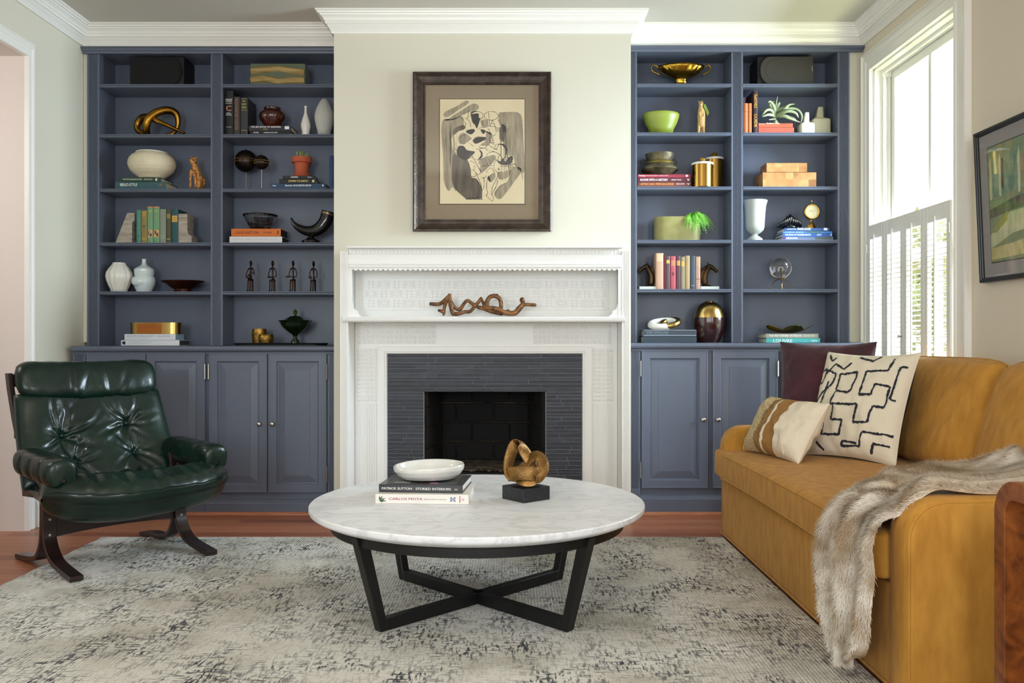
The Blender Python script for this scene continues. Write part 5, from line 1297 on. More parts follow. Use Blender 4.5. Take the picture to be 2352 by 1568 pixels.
vbook('pale green orange-topped illustrated book, left of the pair', 338, 351, 474, SL[3], DS, '#6f9a72', [('#', 0, 1, 474.6, 477.5, '#d47a4e'), ('#', .15, .85, 483, 484, '#c9b27a'), ('#', .2, .8, 486, 487, '#c9b27a'), ('#', .2, .8, 496, 497, '#c98a5a'), ('#', 0, 1, 528, 545, '#d6a070'), ('#', .2, .38, 531, 541, '#5a4038'), ('#', .5, .8, 536, 543, '#3c3a3c')])
vbook('pale green orange-topped illustrated book, right of the pair', 351.5, 366, 474, SL[3], DS, '#6c966f', [('#', 0, 1, 474.6, 477.5, '#d6855c'), ('#', .15, .85, 483, 484, '#c9b27a'), ('#', .2, .8, 486, 487, '#c9b27a'), ('#', .2, .8, 496, 497, '#c98a5a'), ('#', 0, 1, 528, 545, '#d6a070'), ('#', .25, .5, 530, 538, '#5a4038'), ('#', .55, .8, 535, 543, '#3c3a3c')])
vbook('grey-green faded cloth book with two round emblems', 366.5, 381, 480, SL[3], DS, '#7f8b7a', [('o', .3, .7, 528, 535, '#a99a4a'), ('O', .2, .8, 539, 548, '#a7ad92')])
vbook('narrow dark olive book with a tan title band', 381.5, 392.5, 482, SL[3], DS, '#4d4930', [('#', 0, 1, 491, 502, '#8d7a4c'), ('#', 0, 1, 548.5, 550, '#c9ad6a')])
vbook('dark teal book with a gold label, beside the smooth bookend', 393, 409, 480, SL[3], DS, '#1d4a4f', [('#', 0, 1, 495, 510, '#c9a24c'), ('#', .25, .75, 499, 500, '#8a6226'), ('#', .25, .75, 503, 504, '#8a6226'), ('#', .25, .75, 507, 507.8, '#8a6226')])
# vases and dish
i = It('ribbed_vase', 'white bulbous vase with broad vertical ribs, far left', 'vase', 273.5, 5.345, SL[4])
i.lathe('vase', [(18, 'b'), (19, 664), (24, 654), (28, 643), (29.5, 634), (28, 626), (22, 616), (16, 609), (13.5, 604.5), (13.8, 603.5)], M_white, n=96, rf=lambda a, z_: 1 + .07 * abs(math.sin(a * 6)) ** .7 - .06, wall=.003, angle=180)
i = It('gourd_vase', 'pale celadon double-gourd vase with a narrow neck', 'vase', 331, 5.37, SL[4])
i.lathe('vase', [(16, 'b'), (21, 660), (24, 651), (24.5, 643), (23, 637), (20.5, 634), (20.8, 632.5), (21.6, 631), (21.8, 619), (19, 616), (10, 611), (5.6, 607), (4.6, 602), (4.6, 597), (5.2, 595)], M_cela, n=48, wall=.0025)
i.lathe('lower_gourd', [(2, 661), (14, 659), (20, 652), (21, 645), (18, 638), (9, 634), (1, 633)], M_cela, n=40, dx=-4, parent=None).location = (0, -.018, 0)
i = It('copper_dish', 'shallow dark copper dish with a wide flat rim', 'dish', 420, 5.38, SL[4])
i.lathe('dish', [(19, 'b'), (20, 664), (30, 658), (38, 651), (48, 647.5), (49, 646), (48, 645), (37, 645.5), (33, 649), (20, 660), (1, 662)], mat('aged_copper', '#5c2f1c', .32, .7, col2='#34180f', vs=10), ey=.8)
# brass box on white books (counter)
z = hbook('white book with a round black emblem, lowest under the brass box', 278, 412, 781, CT['L'], 5.26, '#d9dde2', [('#', 281, 288, 784, 791, '#17181b'), ('SIMPLICITY', 296, 350, 784, 790, '#c2c6cc')], depth=.17, pages=mat('grey_pages', '#3c4046', .8))
z = hbook('white architecture magazine book directly under the brass box', 286, 403, 767, z, 5.26, '#dcdfe4', [('ARCHITECTURAL DIGEST', 290, 354, 770, 773.5, '#8f97a3'), ('#', 290, 342, 776, 776.8, '#b4bac4'), ('RED BOOK', 361, 391, 770, 774, '#a7adb6')], depth=.15, pages=mat('blue_pages', '#9fc3d8', .8))
i = It('brass_box', 'oval brass box with an engraved front on two white books', 'box', 359, 5.32, z)
def stad(x0, x1, d, n=10):
    r_ = d / 2; p = []
    for k in range(n + 1): a = -math.pi / 2 + math.pi * k / n; p.append((x1 - r_ + r_ * math.cos(a), r_ * math.sin(a)))
    for k in range(n + 1): a = math.pi / 2 + math.pi * k / n; p.append((x0 + r_ + r_ * math.cos(a), r_ * math.sin(a)))
    return p
hb_ = i.Z(741)
MB().prism(stad(i.X(302), i.X(416), .10), 0, hb_ * .93, 'z').build('box', mat('brushed_brass', '#b8985a', .25, 1), i.t, smooth=True, angle=40)
MB().prism(stad(i.X(300.5), i.X(417.5), .105), hb_ * .935, hb_, 'z').build('lid', mat('brushed_brass', '', 0), i.t, smooth=True, angle=40)
mb = MB(); text_mb(mb, 'xOxOxOx', spineM(i.X(349), -.0506, hb_ * .62), .11, .010); mb.build('engraving', tcol('#7c4d20'), i.t, fixn=False)
MB().box(i.X(322), i.X(379), -.0504, -.0501, hb_ * .06, hb_ * .88).build('front_panel', mat('copper_panel', '#b06c34', .35, .9), i.t)
# ---------- left bookcase, right bay
i = It('resin_log_box', 'pale green box with two driftwood logs set in its front', 'box', 638, 5.32, SL[0])
a, b, h = i.X(575), i.X(701), i.Z(146); MB().box(a, b, 0, .15, 0, h).build('block', mat('sage_resin', '#5c6650', .25, coat=.4), i.t, bevel=.002)
lg = mat('driftwood', '#b39a63', .75, col2='#8c7444', vs=9, stretch=(1, 3, 8), bump=.6, bs=30, bstretch=(.4, 1, 3))
for k, P_ in enumerate(([(a + .006, h * .66), (a + w_ if False else a + .09, h * .73), (a + .18, h * .78), (a + .26, h * .66), (b - .004, h * .60)], [(a + .004, h * .27), (a + .08, h * .33), (a + .17, h * .20), (a + .25, h * .24), (b - .004, h * .26)])):
    MB().tube([(x, .004, z_) for x, z_ in P_], [.022, .021, .019, .021, .020], 14).build('log', lg, i.t, smooth=True, angle=60)
vbook('tall black book with a gold wreath emblem', 515.5, 535.5, 208, SL[1], DS, '#101113', [('AMERICAN', .1, .9, 227, 230, '#e9e9e6'), ('CAESARS', .14, .86, 231, 234, '#e9e9e6'), ('Seven Imperial Rulers', .1, .9, 236, 239, '#c9c9c6'), ('C', .18, .82, 243, 255, '#d98a5c'), ('William', .25, .75, 259, 261.5, '#e9e9e6'), ('Thackeray', .15, .85, 262.5, 266, '#e9e9e6'), ('Oak Ridge', .2, .8, 291, 293, '#d9d9d6')], depth=.17)
vbook('grey book with copper vertical lettering', 536.5, 551, 222, SL[1], DS, '#34322f', vtexts=[('ALEXANDER FOSTER', .22, .72, 226, 299, '#9c6a4a')], depth=.165)
vbook('dark grey book with a gold title near its top, third in the row', 552, 569, 224, SL[1], DS, '#2c2e31', [('The', .3, .7, 230, 234, '#c3b53c'), ('Last', .2, .8, 236, 241, '#c3b53c'), ('Lion', .2, .8, 243, 249, '#c3b53c'), ('#', 0, 1, 226, 227, '#8f8434'), ('#', 0, 1, 252.5, 253.7, '#8f8434'), ('#', 0, 1, 299, 300.5, '#8f8434')], depth=.17)
z = hbook('black paperback, lower of two under the brown pot', 574, 668, 300, SL[1], DS, '#141416', [('THE DUKE', 582, 594, 303, 306, '#d9d9d9'), ('LOSING OUR WAY', 606, 638, 303, 306, '#d9d9d9')], depth=.14, h=.0235)
z = hbook('black book reading THE BIG BOOK OF ANSWERS, upper of two under the pot', 571, 669, 288, z, DS, '#26282b', [('THE BIG BOOK OF ANSWERS', 576, 645, 289.5, 293.5, '#e2e2df'), ('funny', 605, 615, 295.5, 298, '#d2c43c'), ('#', 654, 664, 290, 297, '#e6e6e4')], depth=.16, h=.0335)
i = It('brown_pot', 'squat polished red-brown wooden pot on the black books', 'pot', 626, 5.38, z)
i.lathe('pot', [(17, 'b'), (22, 284), (28, 277), (30.5, 270), (29, 263), (24, 257.5), (19, 254.5), (18.5, 252), (19.5, 249.5), (19, 248.5)], mat('mahogany_gloss', '#4a1f13', .16, col2='#31130b', vs=9, stretch=(1, 1, 5), coat=.6), wall=.003)
i = It('bud_vase', 'small white bud vase with a long thin neck', 'vase', 702, 5.37, SL[1])
i.lathe('vase', [(8, 'b'), (9, 303), (11, 292), (11, 286), (8.5, 276), (5, 266), (3, 259), (2.6, 250), (3.4, 245), (3.2, 244)], M_white, wall=.0012)
i = It('fluted_vase', 'tall grey-white fluted vase half hidden by the chimney breast', 'vase', 745, 5.38, SL[1])
i.lathe('vase', [(13, 'b'), (15, 302), (19, 288), (21.5, 274), (21.5, 266), (19, 254), (13, 240), (7.5, 230), (4.6, 227)], mat('matte_stoneware', '#bdbcb4', .55), n=160, rf=lambda a, z_: 1 + .02 * math.sin(a * 36), angle=180, wall=.002)
M_sph = mat('studded_bronze', '#1e1b18', .32, .75, col2='#352c22', vs=16)
for cx, cy, r, lb_, dy in ((565, 370.5, 25.5, 'larger dark bronze sphere on a thin stand', .038), (601, 373, 16.5, 'smaller dark bronze sphere on a thin stand', -.04)):
    i = It('sphere_on_stand', lb_, 'sculpture', cx, 5.37 + dy, SL[2])
    R_ = r * i.s; zc_ = i.Z(cy)
    MB().lathe([(R_ * math.cos(math.radians(a)), zc_ + R_ * math.sin(math.radians(a))) for a in range(-88, 89, 8)], 44, cap1=True).build('sphere', M_sph, i.t, smooth=True, angle=180)
    for q in (-12, 12):
        n_ = 60; zz = zc_ + q * .2 * i.s * 4 * .3; 
        m = MB()
        for k in range(n_):
            a = 6.283 * k / n_; rr_ = math.sqrt(max(0, R_ ** 2 - (zz - zc_) ** 2)); m.box(-.001, .001, -.001, .001, -.001, .001, M=Matrix.Translation((rr_ * math.cos(a), rr_ * math.sin(a), zz)))
        o = m.build('studs', M_brass, i.t); o['kind'] = 'stuff'
    MB().tube([(0, 0, .006), (0, 0, zc_ - R_ * .97)], .0028, 8).build('rod', mat('steel_rod', '#8c8984', .3, 1), i.t, smooth=True)
    MB().lathe([(.026, 0), (.026, .004), (.004, .007), (.003, .01)], 24, cap1=True).build('foot', M_black, i.t, smooth=True)
    MB().tube([(.004 * math.cos(a / 12 * 6.283), 0, zc_ + R_ + .004 + .004 * math.sin(a / 12 * 6.283)) for a in range(12)], .0014, 6, loop=True).build('ring', M_sph, i.t, smooth=True)
z = hbook('blue book, lowest of three under the terracotta pot', 622, 747, 421.5, SL[2], DS, '#27425e', [('TASHA', 626, 634, 425, 428, '#dfe4ea'), ('Planet Earth  AN ILLUSTRATED HISTORY', 655, 715, 424, 428, '#e8ecef'), ('#', 740, 743, 424, 428, '#dfe4ea')], depth=.13)
z = hbook('black book reading DOWN TO EARTH, middle of three under the pot', 641, 724, 411, z, DS, '#18191a', [('DOWN TO EARTH', 663, 707, 413.5, 418, '#e6cf7a'), ('#', 717, 722, 413, 419, '#b9c9a0')], depth=.15)
z = hbook('black paperback directly under the terracotta saucer', 649, 722, 403.5, z, DS, '#1d1e20', [('GARDEN', 668, 684, 405, 408.5, '#e2e2df'), ('& co', 707, 715, 405, 408.5, '#d8d8d4')], depth=.12)
i = It('potted_succulent', 'terracotta pot with a small green finger succulent', 'plant', 693, 5.36, z)
M_terra = mat('terracotta', '#b5583a', .75, col2='#a04a2e', vs=10)
i.lathe('saucer', [(17, 'b'), (20, 402), (20.5, 400.5), (18, 401), (16, 402.5)], M_terra)
i.lathe('pot', [(13.5, 402), (17, 376), (19, 375), (22.5, 374.5), (23.5, 363), (22.5, 362.5), (20, 363), (19, 368), (1, 368)], M_terra)
sg = mat('succulent', '#6d7a45', .6, col2='#8c9a5c', vs=40)
for a, b, h_ in ((684, -.006, 348), (688, .01, 346), (692, -.012, 350), (695, 0, 343), (699, .012, 347), (703, -.004, 351), (690, .0, 352), (706, .006, 354)):
    i.tubes('stem', [([(693 + (a - 693) * .6, 368, b * .5), (a, (368 + h_) / 2, b), (a + (a - 693) * .25, h_, b * 1.4)], [1.8, 2.2, 1.2])], sg, n=7)
vbook('dark blue book standing against the chimney side', 756.5, 766, 357, SL[2], DS, '#1e3a66', depth=.17)
z = hbook('white cloth book, lower of two under the glass bowl', 527, 648, 543, SL[3], DS, '#d5d7d8', [('THE ROSE AND LATE HARVEST STYLE', 533, 636, 547, 552, '#bcbfc1')], depth=.17, pages=M_spk)
z = hbook('bright orange book with dark title under the glass bowl', 531, 645, 525, z, DS, '#c8691e', [('LOUIS VUITTON', 541, 594, 531, 537.5, '#4c2a14'), ('CATWALK', 604, 624, 532, 536, '#5a3218'), ('#', 637, 640, 530, 538, '#5a3218')], depth=.17, pages=M_spk)
i = It('glass_bowl', 'scalloped pressed-glass bowl on the orange book', 'bowl', 598, 5.37, z)
m_glass = mat('clear_glass', '#f4f4f2', .03, trans=1, ior=1.45)
P_ = [(20, 'b'), (24, 521), (30, 510), (35, 500), (38, 494), (36.5, 493.5), (33, 500), (28, 511), (22, 519), (1, 519)]
i.lathe('bowl', P_, m_glass, n=96, rf=lambda a, z_: 1 + .05 * abs(math.sin(a * 10)) * min(1, z_ / .05), angle=180)
i = It('drinking_horn', 'polished black horn resting on a small foot', 'horn', 716, 5.36, SL[3])
i.tubes('horn', [([(669, 500, 0), (674, 512, 0), (686, 523, 0), (703, 530, 0), (722, 530, 0), (738, 521, 0), (748, 507, 0), (752, 494, 0), (754, 486, 0)], [1.5, 4.5, 8, 11, 13.5, 15, 15.5, 15, 14.5])], mat('black_horn', '#0e0c0b', .16, coat=.5), n=28)
i.lathe('foot', [(22, 'b'), (20, 553), (9, 548), (7, 544)], mat('black_horn', '', 0), dx=-2)
i.tubes('rim_band', [([(752.2, 493.5, 0), (753.6, 488.5, 0)], [15.6, 15.3])], mat('horn_rim', '#8b7a5c', .3, .8), n=28)
# four seated bronze musicians
def musician(cx, lb_, kind, top):
    i = It('musician_figurine', lb_, 'figurine', cx, 5.36, SL[4]); c = cx
    L = [([(c, top + 4, 0), (c + .5, top + 9, -.002), (c + .5, top + 13, 0)], [2.6, 3.4, 1.8]), ([(c, top + 13, 0), (c, top + 20, 0)], [1.4, 1.6]), ([(c - 5.5, top + 21, 0), (c, top + 19, 0), (c + 5.5, top + 21, 0)], [1.6, 2.4, 1.6]),
         ([(c, top + 20, 0), (c + .5, top + 34, 0), (c + 1, top + 46, .002)], [2.4, 1.6, 2.6]), ([(c + 3, top + 45, .008), (c + 3, 'b', .01)] if False else [(c + 3, top + 46, .010), (c + 3, 668, .012)], [2.4, 2.2]),
         ([(c + 1.5, top + 46, 0), (c - 4, top + 47.5, -.018)], [2.2, 1.9]), ([(c - 4, top + 47, -.018), (c - 5, 668, -.016)], [1.9, 1.3]), ([(c + 2, top + 46, 0), (c + 1, top + 48, -.02)], [2.2, 1.9]), ([(c + 1, top + 47.5, -.02), (c + .5, 668, -.02)], [1.9, 1.3]),
         ([(c - 5, 667, -.016), (c - 6, 668, -.022)], [1.4, 1.2]), ([(c + .5, 667, -.02), (c, 668, -.027)], [1.4, 1.2])]
    if kind == 0: L += [([(c - 5.5, top + 21, 0), (c - 9, top + 32, -.008), (c - 9, top + 40, -.014), (c - 3, top + 37, -.02)], [1.3, 1.1, 1, .9]), ([(c + 5.5, top + 21, 0), (c + 8.5, top + 32, -.006), (c + 5, top + 29, -.02)], [1.3, 1.1, .9]), ([(c - 1, top + 41, -.022), (c - 1, top + 38, -.022)], [5, 4.6]), ([(c - 1, top + 40, -.024), (c + 4, top + 9, -.02)], [1.2, .9])]
    else: L += [([(c - 5.5, top + 21, 0), (c - 8, top + 30, -.004), (c - 7, top + 38, -.014), (c - 4, top + 38.5, -.022)], [1.3, 1.1, 1, .9]), ([(c + 5.5, top + 21, 0), (c + 8.5, top + 30, -.002), (c + 8, top + 39, -.012), (c + 2, top + 39, -.022)], [1.3, 1.1, 1, .9])]
    if kind == 1: L += [([(c - 9, top + 40, -.022), (c - 4, top + 40, -.022), (c + 4, top + 40, -.022)], [1.2, 2.6, 1.2])]
    if kind == 2: L += [([(c - 12, top + 39, -.024), (c + 6, top + 39, -.02)], [2.2, 1.0])]
    if kind == 3: L += [([(c - 9, top + 40, -.022), (c - 5, top + 40, -.022)], [1.6, 1.2]), ([(c - 4, top + 38, -.022), (c - 4, top + 43, -.022)], [1.8, 1.8])]
    i.tubes('figure', L, M_bronze, n=9, remesh=.0011)
    MB().box(i.X(c - 7), i.X(c + 6), -.022, .016, 0, .0022).build('base_plate', M_bronze, i.t)
musician(576, 'seated bronze musician with a long-necked string instrument, leftmost figurine', 0, 597)
musician(626, 'seated bronze musician holding a flat round drum', 1, 597)
musician(673, 'seated bronze musician holding a long horizontal pipe', 2, 597)
musician(720, 'seated bronze musician with a tiny drum, nearest the fireplace', 3, 598)
i = It('black_tray', 'long low black tray on the left counter', 'tray', 646, 5.33, CT['L'])
MB().prism(stad(i.X(541), i.X(751), .15), 0, .004, 'z').build('tray', M_black, i.t)
P2 = stad(i.X(541), i.X(751), .15); P1 = stad(i.X(538), i.X(754), .16)
MB().rings([[(x, y_, .0041) for x, y_ in P2], [(x, y_, .016) for x, y_ in P1], [(x * .992, y_ * .97, .016) for x, y_ in P1], [(x * .985, y_ * .94, .0045) for x, y_ in P2]], cap0=False, cap1=False).build('rim', M_black, i.t, smooth=True, angle=50)
zt_ = CT['L'] + .0048
for cx, D_, pr, lb_ in ((596, 5.36, [(15, 'b'), (16, 781), (17, 770), (16.5, 762), (15.5, 756), (15.5, 755)], 'taller hammered brass cup on the black tray'), (611, 5.295, [(14, 'b'), (17, 781), (17.5, 776), (16.5, 769), (15.5, 768)], 'short hammered brass cup in front of the taller one')):
    i = It('brass_cup', lb_, 'cup', cx, D_, zt_)
    i.lathe('cup', pr, mat('hammered_brass', '#a5813e', .4, .9, col2='#6d5224', vs=60, bump=.7, bs=120), wall=.002)
i = It('green_glass_compote', 'dark green glass lidded compote on the black tray', 'compote', 678, 5.36, zt_)
mg = mat('dark_green_glass', '#0e1a08', .08, col2='#1a2c0c', vs=8, coat=.7)
i.lathe('bowl', [(10, 'b'), (9.5, 783), (5, 778), (4, 773), (7, 768), (16, 762), (26, 753), (32, 746), (33, 741), (38, 737), (37, 736), (28, 737), (1, 740)], mg, n=64, rf=lambda a, z_: 1 + .03 * math.sin(a * 12) * (z_ > .05))
i.lathe('lid', [(33, 737), (27, 735), (20, 731), (14, 728), (13, 726.5), (6, 726), (3, 724), (2.5, 722)], mg, n=48)
i.lathe('finial', [(2, 723), (5, 719), (4, 717), (5.5, 715), (2.5, 712), (1, 710)], mat('green_glass_lit', '#2c4a10', .1, coat=.6), n=8)
# ---------- right bookcase, left bay
i = It('footed_brass_bowl', 'oval fluted brass bowl with two scrolled handles', 'bowl', 1564, 5.38, SR[0])
i.lathe('bowl', [(14, 'b'), (12, 185), (13, 182), (28, 176), (42, 168), (50, 160), (53, 154), (51, 154.5), (40, 166), (20, 176), (1, 178)], mat('fluted_brass', '#b58b34', .22, 1), n=128, rf=lambda a, z_: 1 + .035 * abs(math.sin(a * 8)) * min(1, max(0, (z_ - .01) / .03)), ey=.62, angle=180)
for s_ in (-1, 1): i.tubes('handle', [([(1564 + s_ * 50, 158, 0), (1564 + s_ * 56, 152, 0), (1564 + s_ * 64, 150, 0), (1564 + s_ * 68, 156, 0), (1564 + s_ * 65, 164, 0), (1564 + s_ * 57, 168, 0), (1564 + s_ * 50, 172, 0)], [1.6, 1.8, 1.8, 1.6, 1.6, 1.8, 2.2])], mat('fluted_brass', '', 0), n=8)
i = It('lime_bowl', 'lime green ceramic bowl with slightly uneven rim', 'bowl', 1518, 5.38, SR[1])
i.lathe('bowl', [(25, 'b'), (29, 297), (36, 284), (40, 272), (41.5, 265), (40, 262.5)], mat('lime_glaze', '#8a9636', .4, col2='#7d8930', vs=5), n=64, wall=.005, rf=lambda a, z_: 1 + .02 * math.sin(a * 2 + 1), ey=.85, angle=180)
i = It('wooden_animal', 'pale carved wooden animal standing upright with a green leaf', 'figurine', 1611, 5.36, SR[1])
mw = mat('limewood', '#d3ad72', .6, col2='#c49a5f', vs=7, stretch=(3, 3, 1))
i.tubes('body', [([(1611, 286, 0), (1611, 270, 0), (1611, 258, 0), (1610, 250, 0)], [8, 9, 8.5, 6]), ([(1610, 251, 0), (1609.5, 244, -.003), (1610, 238, -.005)], [5, 4.6, 5]), ([(1609, 243, -.01), (1608, 243, -.022)], [3.4, 2.6]), ([(1605.5, 285, -.004), (1604, 309, -.004)], [3.6, 2.2]), ([(1615.5, 285, -.004), (1616, 309, -.004)], [3.6, 2.2]), ([(1611, 288, .012), (1612, 309, .02)], [3, 1.8]),
        ([(1605, 260, -.016), (1606, 268, -.026)], [2, 1.5]), ([(1615, 260, -.016), (1614, 268, -.026)], [2, 1.5]), ([(1606, 235, .004), (1605, 232, .004)], [1.6, 1]), ([(1613, 235, .004), (1614, 232, .004)], [1.6, 1])], mw, n=12, remesh=.0018)
for a in (1607.5, 1611.5): MB().lathe([(.0005, -.003), (.003, 0), (.0005, .003)], 10, M=Matrix.Translation((i.X(a), -.020, i.Z(238)))).build('eye', mat('bead', '#1a0f0a', .2), i.t, smooth=True)
MB().add([(i.X(1614), -.015, i.Z(243)), (i.X(1619), -.013, i.Z(240)), (i.X(1629), -.005, i.Z(260)), (i.X(1624), -.004, i.Z(267)), (i.X(1621), -.006, i.Z(258))], [(0, 1, 2, 3, 4)]).build('leaf', mat('felt_leaf', '#7d9a3a', .8), i.t, solid=.003)
z = hbook('brown book reading AFRICAN MENAGERIE, lowest under the bronze pot', 1464.5, 1587.5, 418, SR[2], DS, '#6d3a35', [('AFRICAN MENAGERIE', 1471, 1548, 420, 425.5, '#d9903e'), ('BRUCE DAWES', 1554, 1572, 421, 424, '#d9c4b8'), ('v', 1578, 1584, 420.5, 425, '#e3d6cc')], depth=.17)
z = hbook('maroon book reading ROOMS WITH A HISTORY, middle under the bronze pot', 1464.5, 1587, 408, z, DS, '#5a2730', [('ROOMS WITH A HISTORY', 1471, 1534, 410.5, 415.5, '#ece6e2'), ('ASHLEY HICKS', 1542, 1565, 411.5, 414.5, '#d9c9c6'), ('v', 1578, 1584, 410, 416, '#e8dcd8')], depth=.17)
z = hbook('crimson book directly under the bronze pot', 1464.5, 1586, 400, z, DS, '#8f2c3c', [('Vietnam', 1467, 1483, 401.8, 405, '#efe6e2'), ('Ten Street Vendors cookery stories', 1485, 1535, 402.2, 405, '#e0c9c6'), ('#', 1575, 1580, 401.5, 406, '#e8dcd8')], depth=.17, pages=M_pagew)
i = It('bronze_pot', 'weathered squat bronze pot with flared rim and ring handles', 'pot', 1515, 5.385, z)
mp_ = mat('weathered_bronze', '#3f3a2c', .55, .6, col2='#6c6248', vs=18, bump=.6, bs=60)
i.lathe('pot', [(26, 'b'), (36, 396), (42, 392), (41, 388), (34, 382), (29, 377), (27, 373), (29, 369), (32, 358), (33, 354.5), (31, 354)], mp_, n=56, wall=.003)
i.lathe('brass_collar', [(28.5, 371.5), (30, 373), (32, 376), (31, 378)], mat('collar_brass', '#8d7a3e', .45, .8))
for s_ in (-1, 1): i.tubes('handle', [([(1515 + s_ * 31, 366, 0), (1515 + s_ * 39, 367, 0), (1515 + s_ * 41, 373, 0), (1515 + s_ * 38, 379, 0)], 1.5)], mp_, n=8)
mc = mat('canister_brass', '#b08a45', .22, 1); mcm = mat('white_marble_lid', '#e3e0d8', .3)
mk = mat('knob_brass', '#b98b3c', .35, .9, bump=1, bs=90)
for cx, r, yl_, yk, D_, lb_ in ((1613, 23.5, 380, 362, 5.33, 'brass canister with a white lid, in front'), (1641, 19.5, 368, 350, 5.42, 'taller brass canister with a white lid, behind')):
    i = It('canister', lb_, 'canister', cx, D_, SR[2])
    i.lathe('body', [(r, 'b'), (r, yl_)], mc, n=64)
    i.lathe('lid', [(r + 1.2, yl_ - .2), (r + 1.6, yl_ - 2), (r + 1.2, yl_ - 4.5), (r - 1, yl_ - 5.5)], mcm, n=64)
    i.lathe('knob', [(1.5, yl_ - 5.7), (5, yl_ - 8), (7, yl_ - 12), (5.5, yl_ - 16), (1, yl_ - 18)], mk, n=24, rf=lambda a, z_: 1 + .06 * math.sin(a * 9))
# planter with fern
i = It('fern_planter', 'rounded mustard stone planter with a drooping green fern', 'plant', 1554, 5.40, SR[3])
mpl = mat('planter_glaze', '#938d55', .6, col2='#7c7642', vs=10, bump=.4, bs=40)
hp = i.Z(500)
pA = stad(i.X(1502), i.X(1608), .12); pB = [(x * .955, y_ * .93) for x, y_ in pA]
MB().rings([[(x, y_, 0) for x, y_ in pA], [(x, y_, hp) for x, y_ in pA], [(x, y_, hp) for x, y_ in pB], [(x, y_, hp - .03) for x, y_ in pB]]).build('planter', mpl, i.t, smooth=True, angle=50)
mf1 = mat('fern_green', '#4c932a', .5, col2='#86c24a', vs=30); rr = random.Random(31)
def frond(parent, base, tip, arch_, wd_, m, nseg=16, name='frond'):
    b, t_ = Vector(base), Vector(tip); mb = MB(); d = t_ - b; sd0 = Vector((1, .15, .25)); pts = []
    for k in range(nseg + 1):
        a = k / nseg; p = b + d * a + Vector((0, 0, arch_ * 4 * a * (1 - a) * (1 - a * .3))); pts.append(p)
    mb.tube(pts, [.0012 * (1 - .6 * k / nseg) for k in range(nseg + 1)], 4)
    for k in range(1, nseg):
        p = pts[k]; tg = (pts[k + 1] - pts[k - 1]).normalized(); l_ = wd_ * (1 - abs(2 * k / nseg - .8) ** 2 * .55) * rr.uniform(.8, 1.1)
        sd = (sd0 - tg * sd0.dot(tg)).normalized()
        for s_ in (-1, 1):
            q = p + sd * s_ * l_ + tg * l_ * .7 - Vector((0, 0, l_ * .3)); n_ = tg * l_ * .42
            mb.add([p - n_, q, p + n_, p + (q - p) * .5 + n_ * 1.1], [(0, 1, 3), (0, 3, 2)])
    return mb.build(name, m, parent, fixn=False)
for a, b, dy, ar in ((1566, 525, -.085, .05), (1570, 533, -.095, .06), (1578, 538, -.10, .055), (1586, 541, -.095, .055), (1592, 543, -.10, .055), (1603, 545, -.09, .055), (1609, 536, -.09, .05), (1618, 541, -.07, .05), (1627, 534, -.05, .05), (1636, 532, -.03, .05), (1642, 526, -.01, .05), (1634, 522, .02, .045), (1573, 518, -.085, .05), (1597, 530, -.095, .065), (1588, 522, -.09, .05), (1608, 517, -.07, .06), (1615, 524, -.08, .055), (1624, 524, -.06, .055)):
    frond(i.t, (i.X(1588 + (a - 1590) * .18), -.035, hp - .005), (i.X(a), dy, i.Z(b)), ar, .014, mf1)
for a in (1537, 1545, 1558, 1565): frond(i.t, (i.X(1570), -.005, hp - .01), (i.X(a), .01, hp + .006), .01, .007, mf1, 10)
# horse bookends
mh = mat('bronze_patina', '#2b2219', .3, .85, col2='#5a4526', vs=10); mst = mat('white_onyx', '#c9cfc6', .35)
for s_, cx, lb_ in ((-1, 1487, 'bronze horse-head bookend facing left beside the pilaster'), (1, 1627, 'bronze horse-head bookend facing right at the end of the red books')):
    i = It('horse_bookend', lb_, 'bookend', cx, 5.36, SR[4]); c = cx
    MB().box(i.X(cx - 21), i.X(cx + 21), -.045, .045, 0, .0175).build('onyx_base', mst, i.t, bevel=.001)
    MB().box(i.X(cx - s_ * 20), i.X(cx - s_ * 20) + 0, 0, 0, 0, 0)
    MB().lathe([(.034, 0), (.032, .004), (.022, .009), (.018, .011)], 20, M=Matrix.Translation((i.X(cx - s_ * 4), 0, .018)), cap1=True).build('plinth', mh, i.t, smooth=True)
    i.tubes('horse', [([(c - s_ * 8, 651, 0), (c - s_ * 9, 640, 0), (c - s_ * 7, 628, 0), (c - s_ * 2, 618, 0), (c + s_ * 2, 611, 0)], [7, 7.5, 7, 6, 5]), ([(c + s_ * 1, 611, 0), (c + s_ * 9, 615, 0), (c + s_ * 16, 620, 0), (c + s_ * 20, 622, 0)], [5.5, 5, 3.6, 3]),
            ([(c - s_ * 1, 607, .006), (c - s_ * 1, 602, .008)], [1.6, .8]), ([(c - s_ * 1, 607, -.008), (c - s_ * 1, 602, -.010)], [1.6, .8]), ([(c - s_ * 6, 612, 0), (c - s_ * 13, 622, 0), (c - s_ * 16, 636, 0), (c - s_ * 15, 648, 0)], [2.2, 3, 3, 2.4]), ([(c + s_ * 14, 622, 0), (c + s_ * 18, 626, 0)], [2, 1.6])], mh, n=10, remesh=.0016)
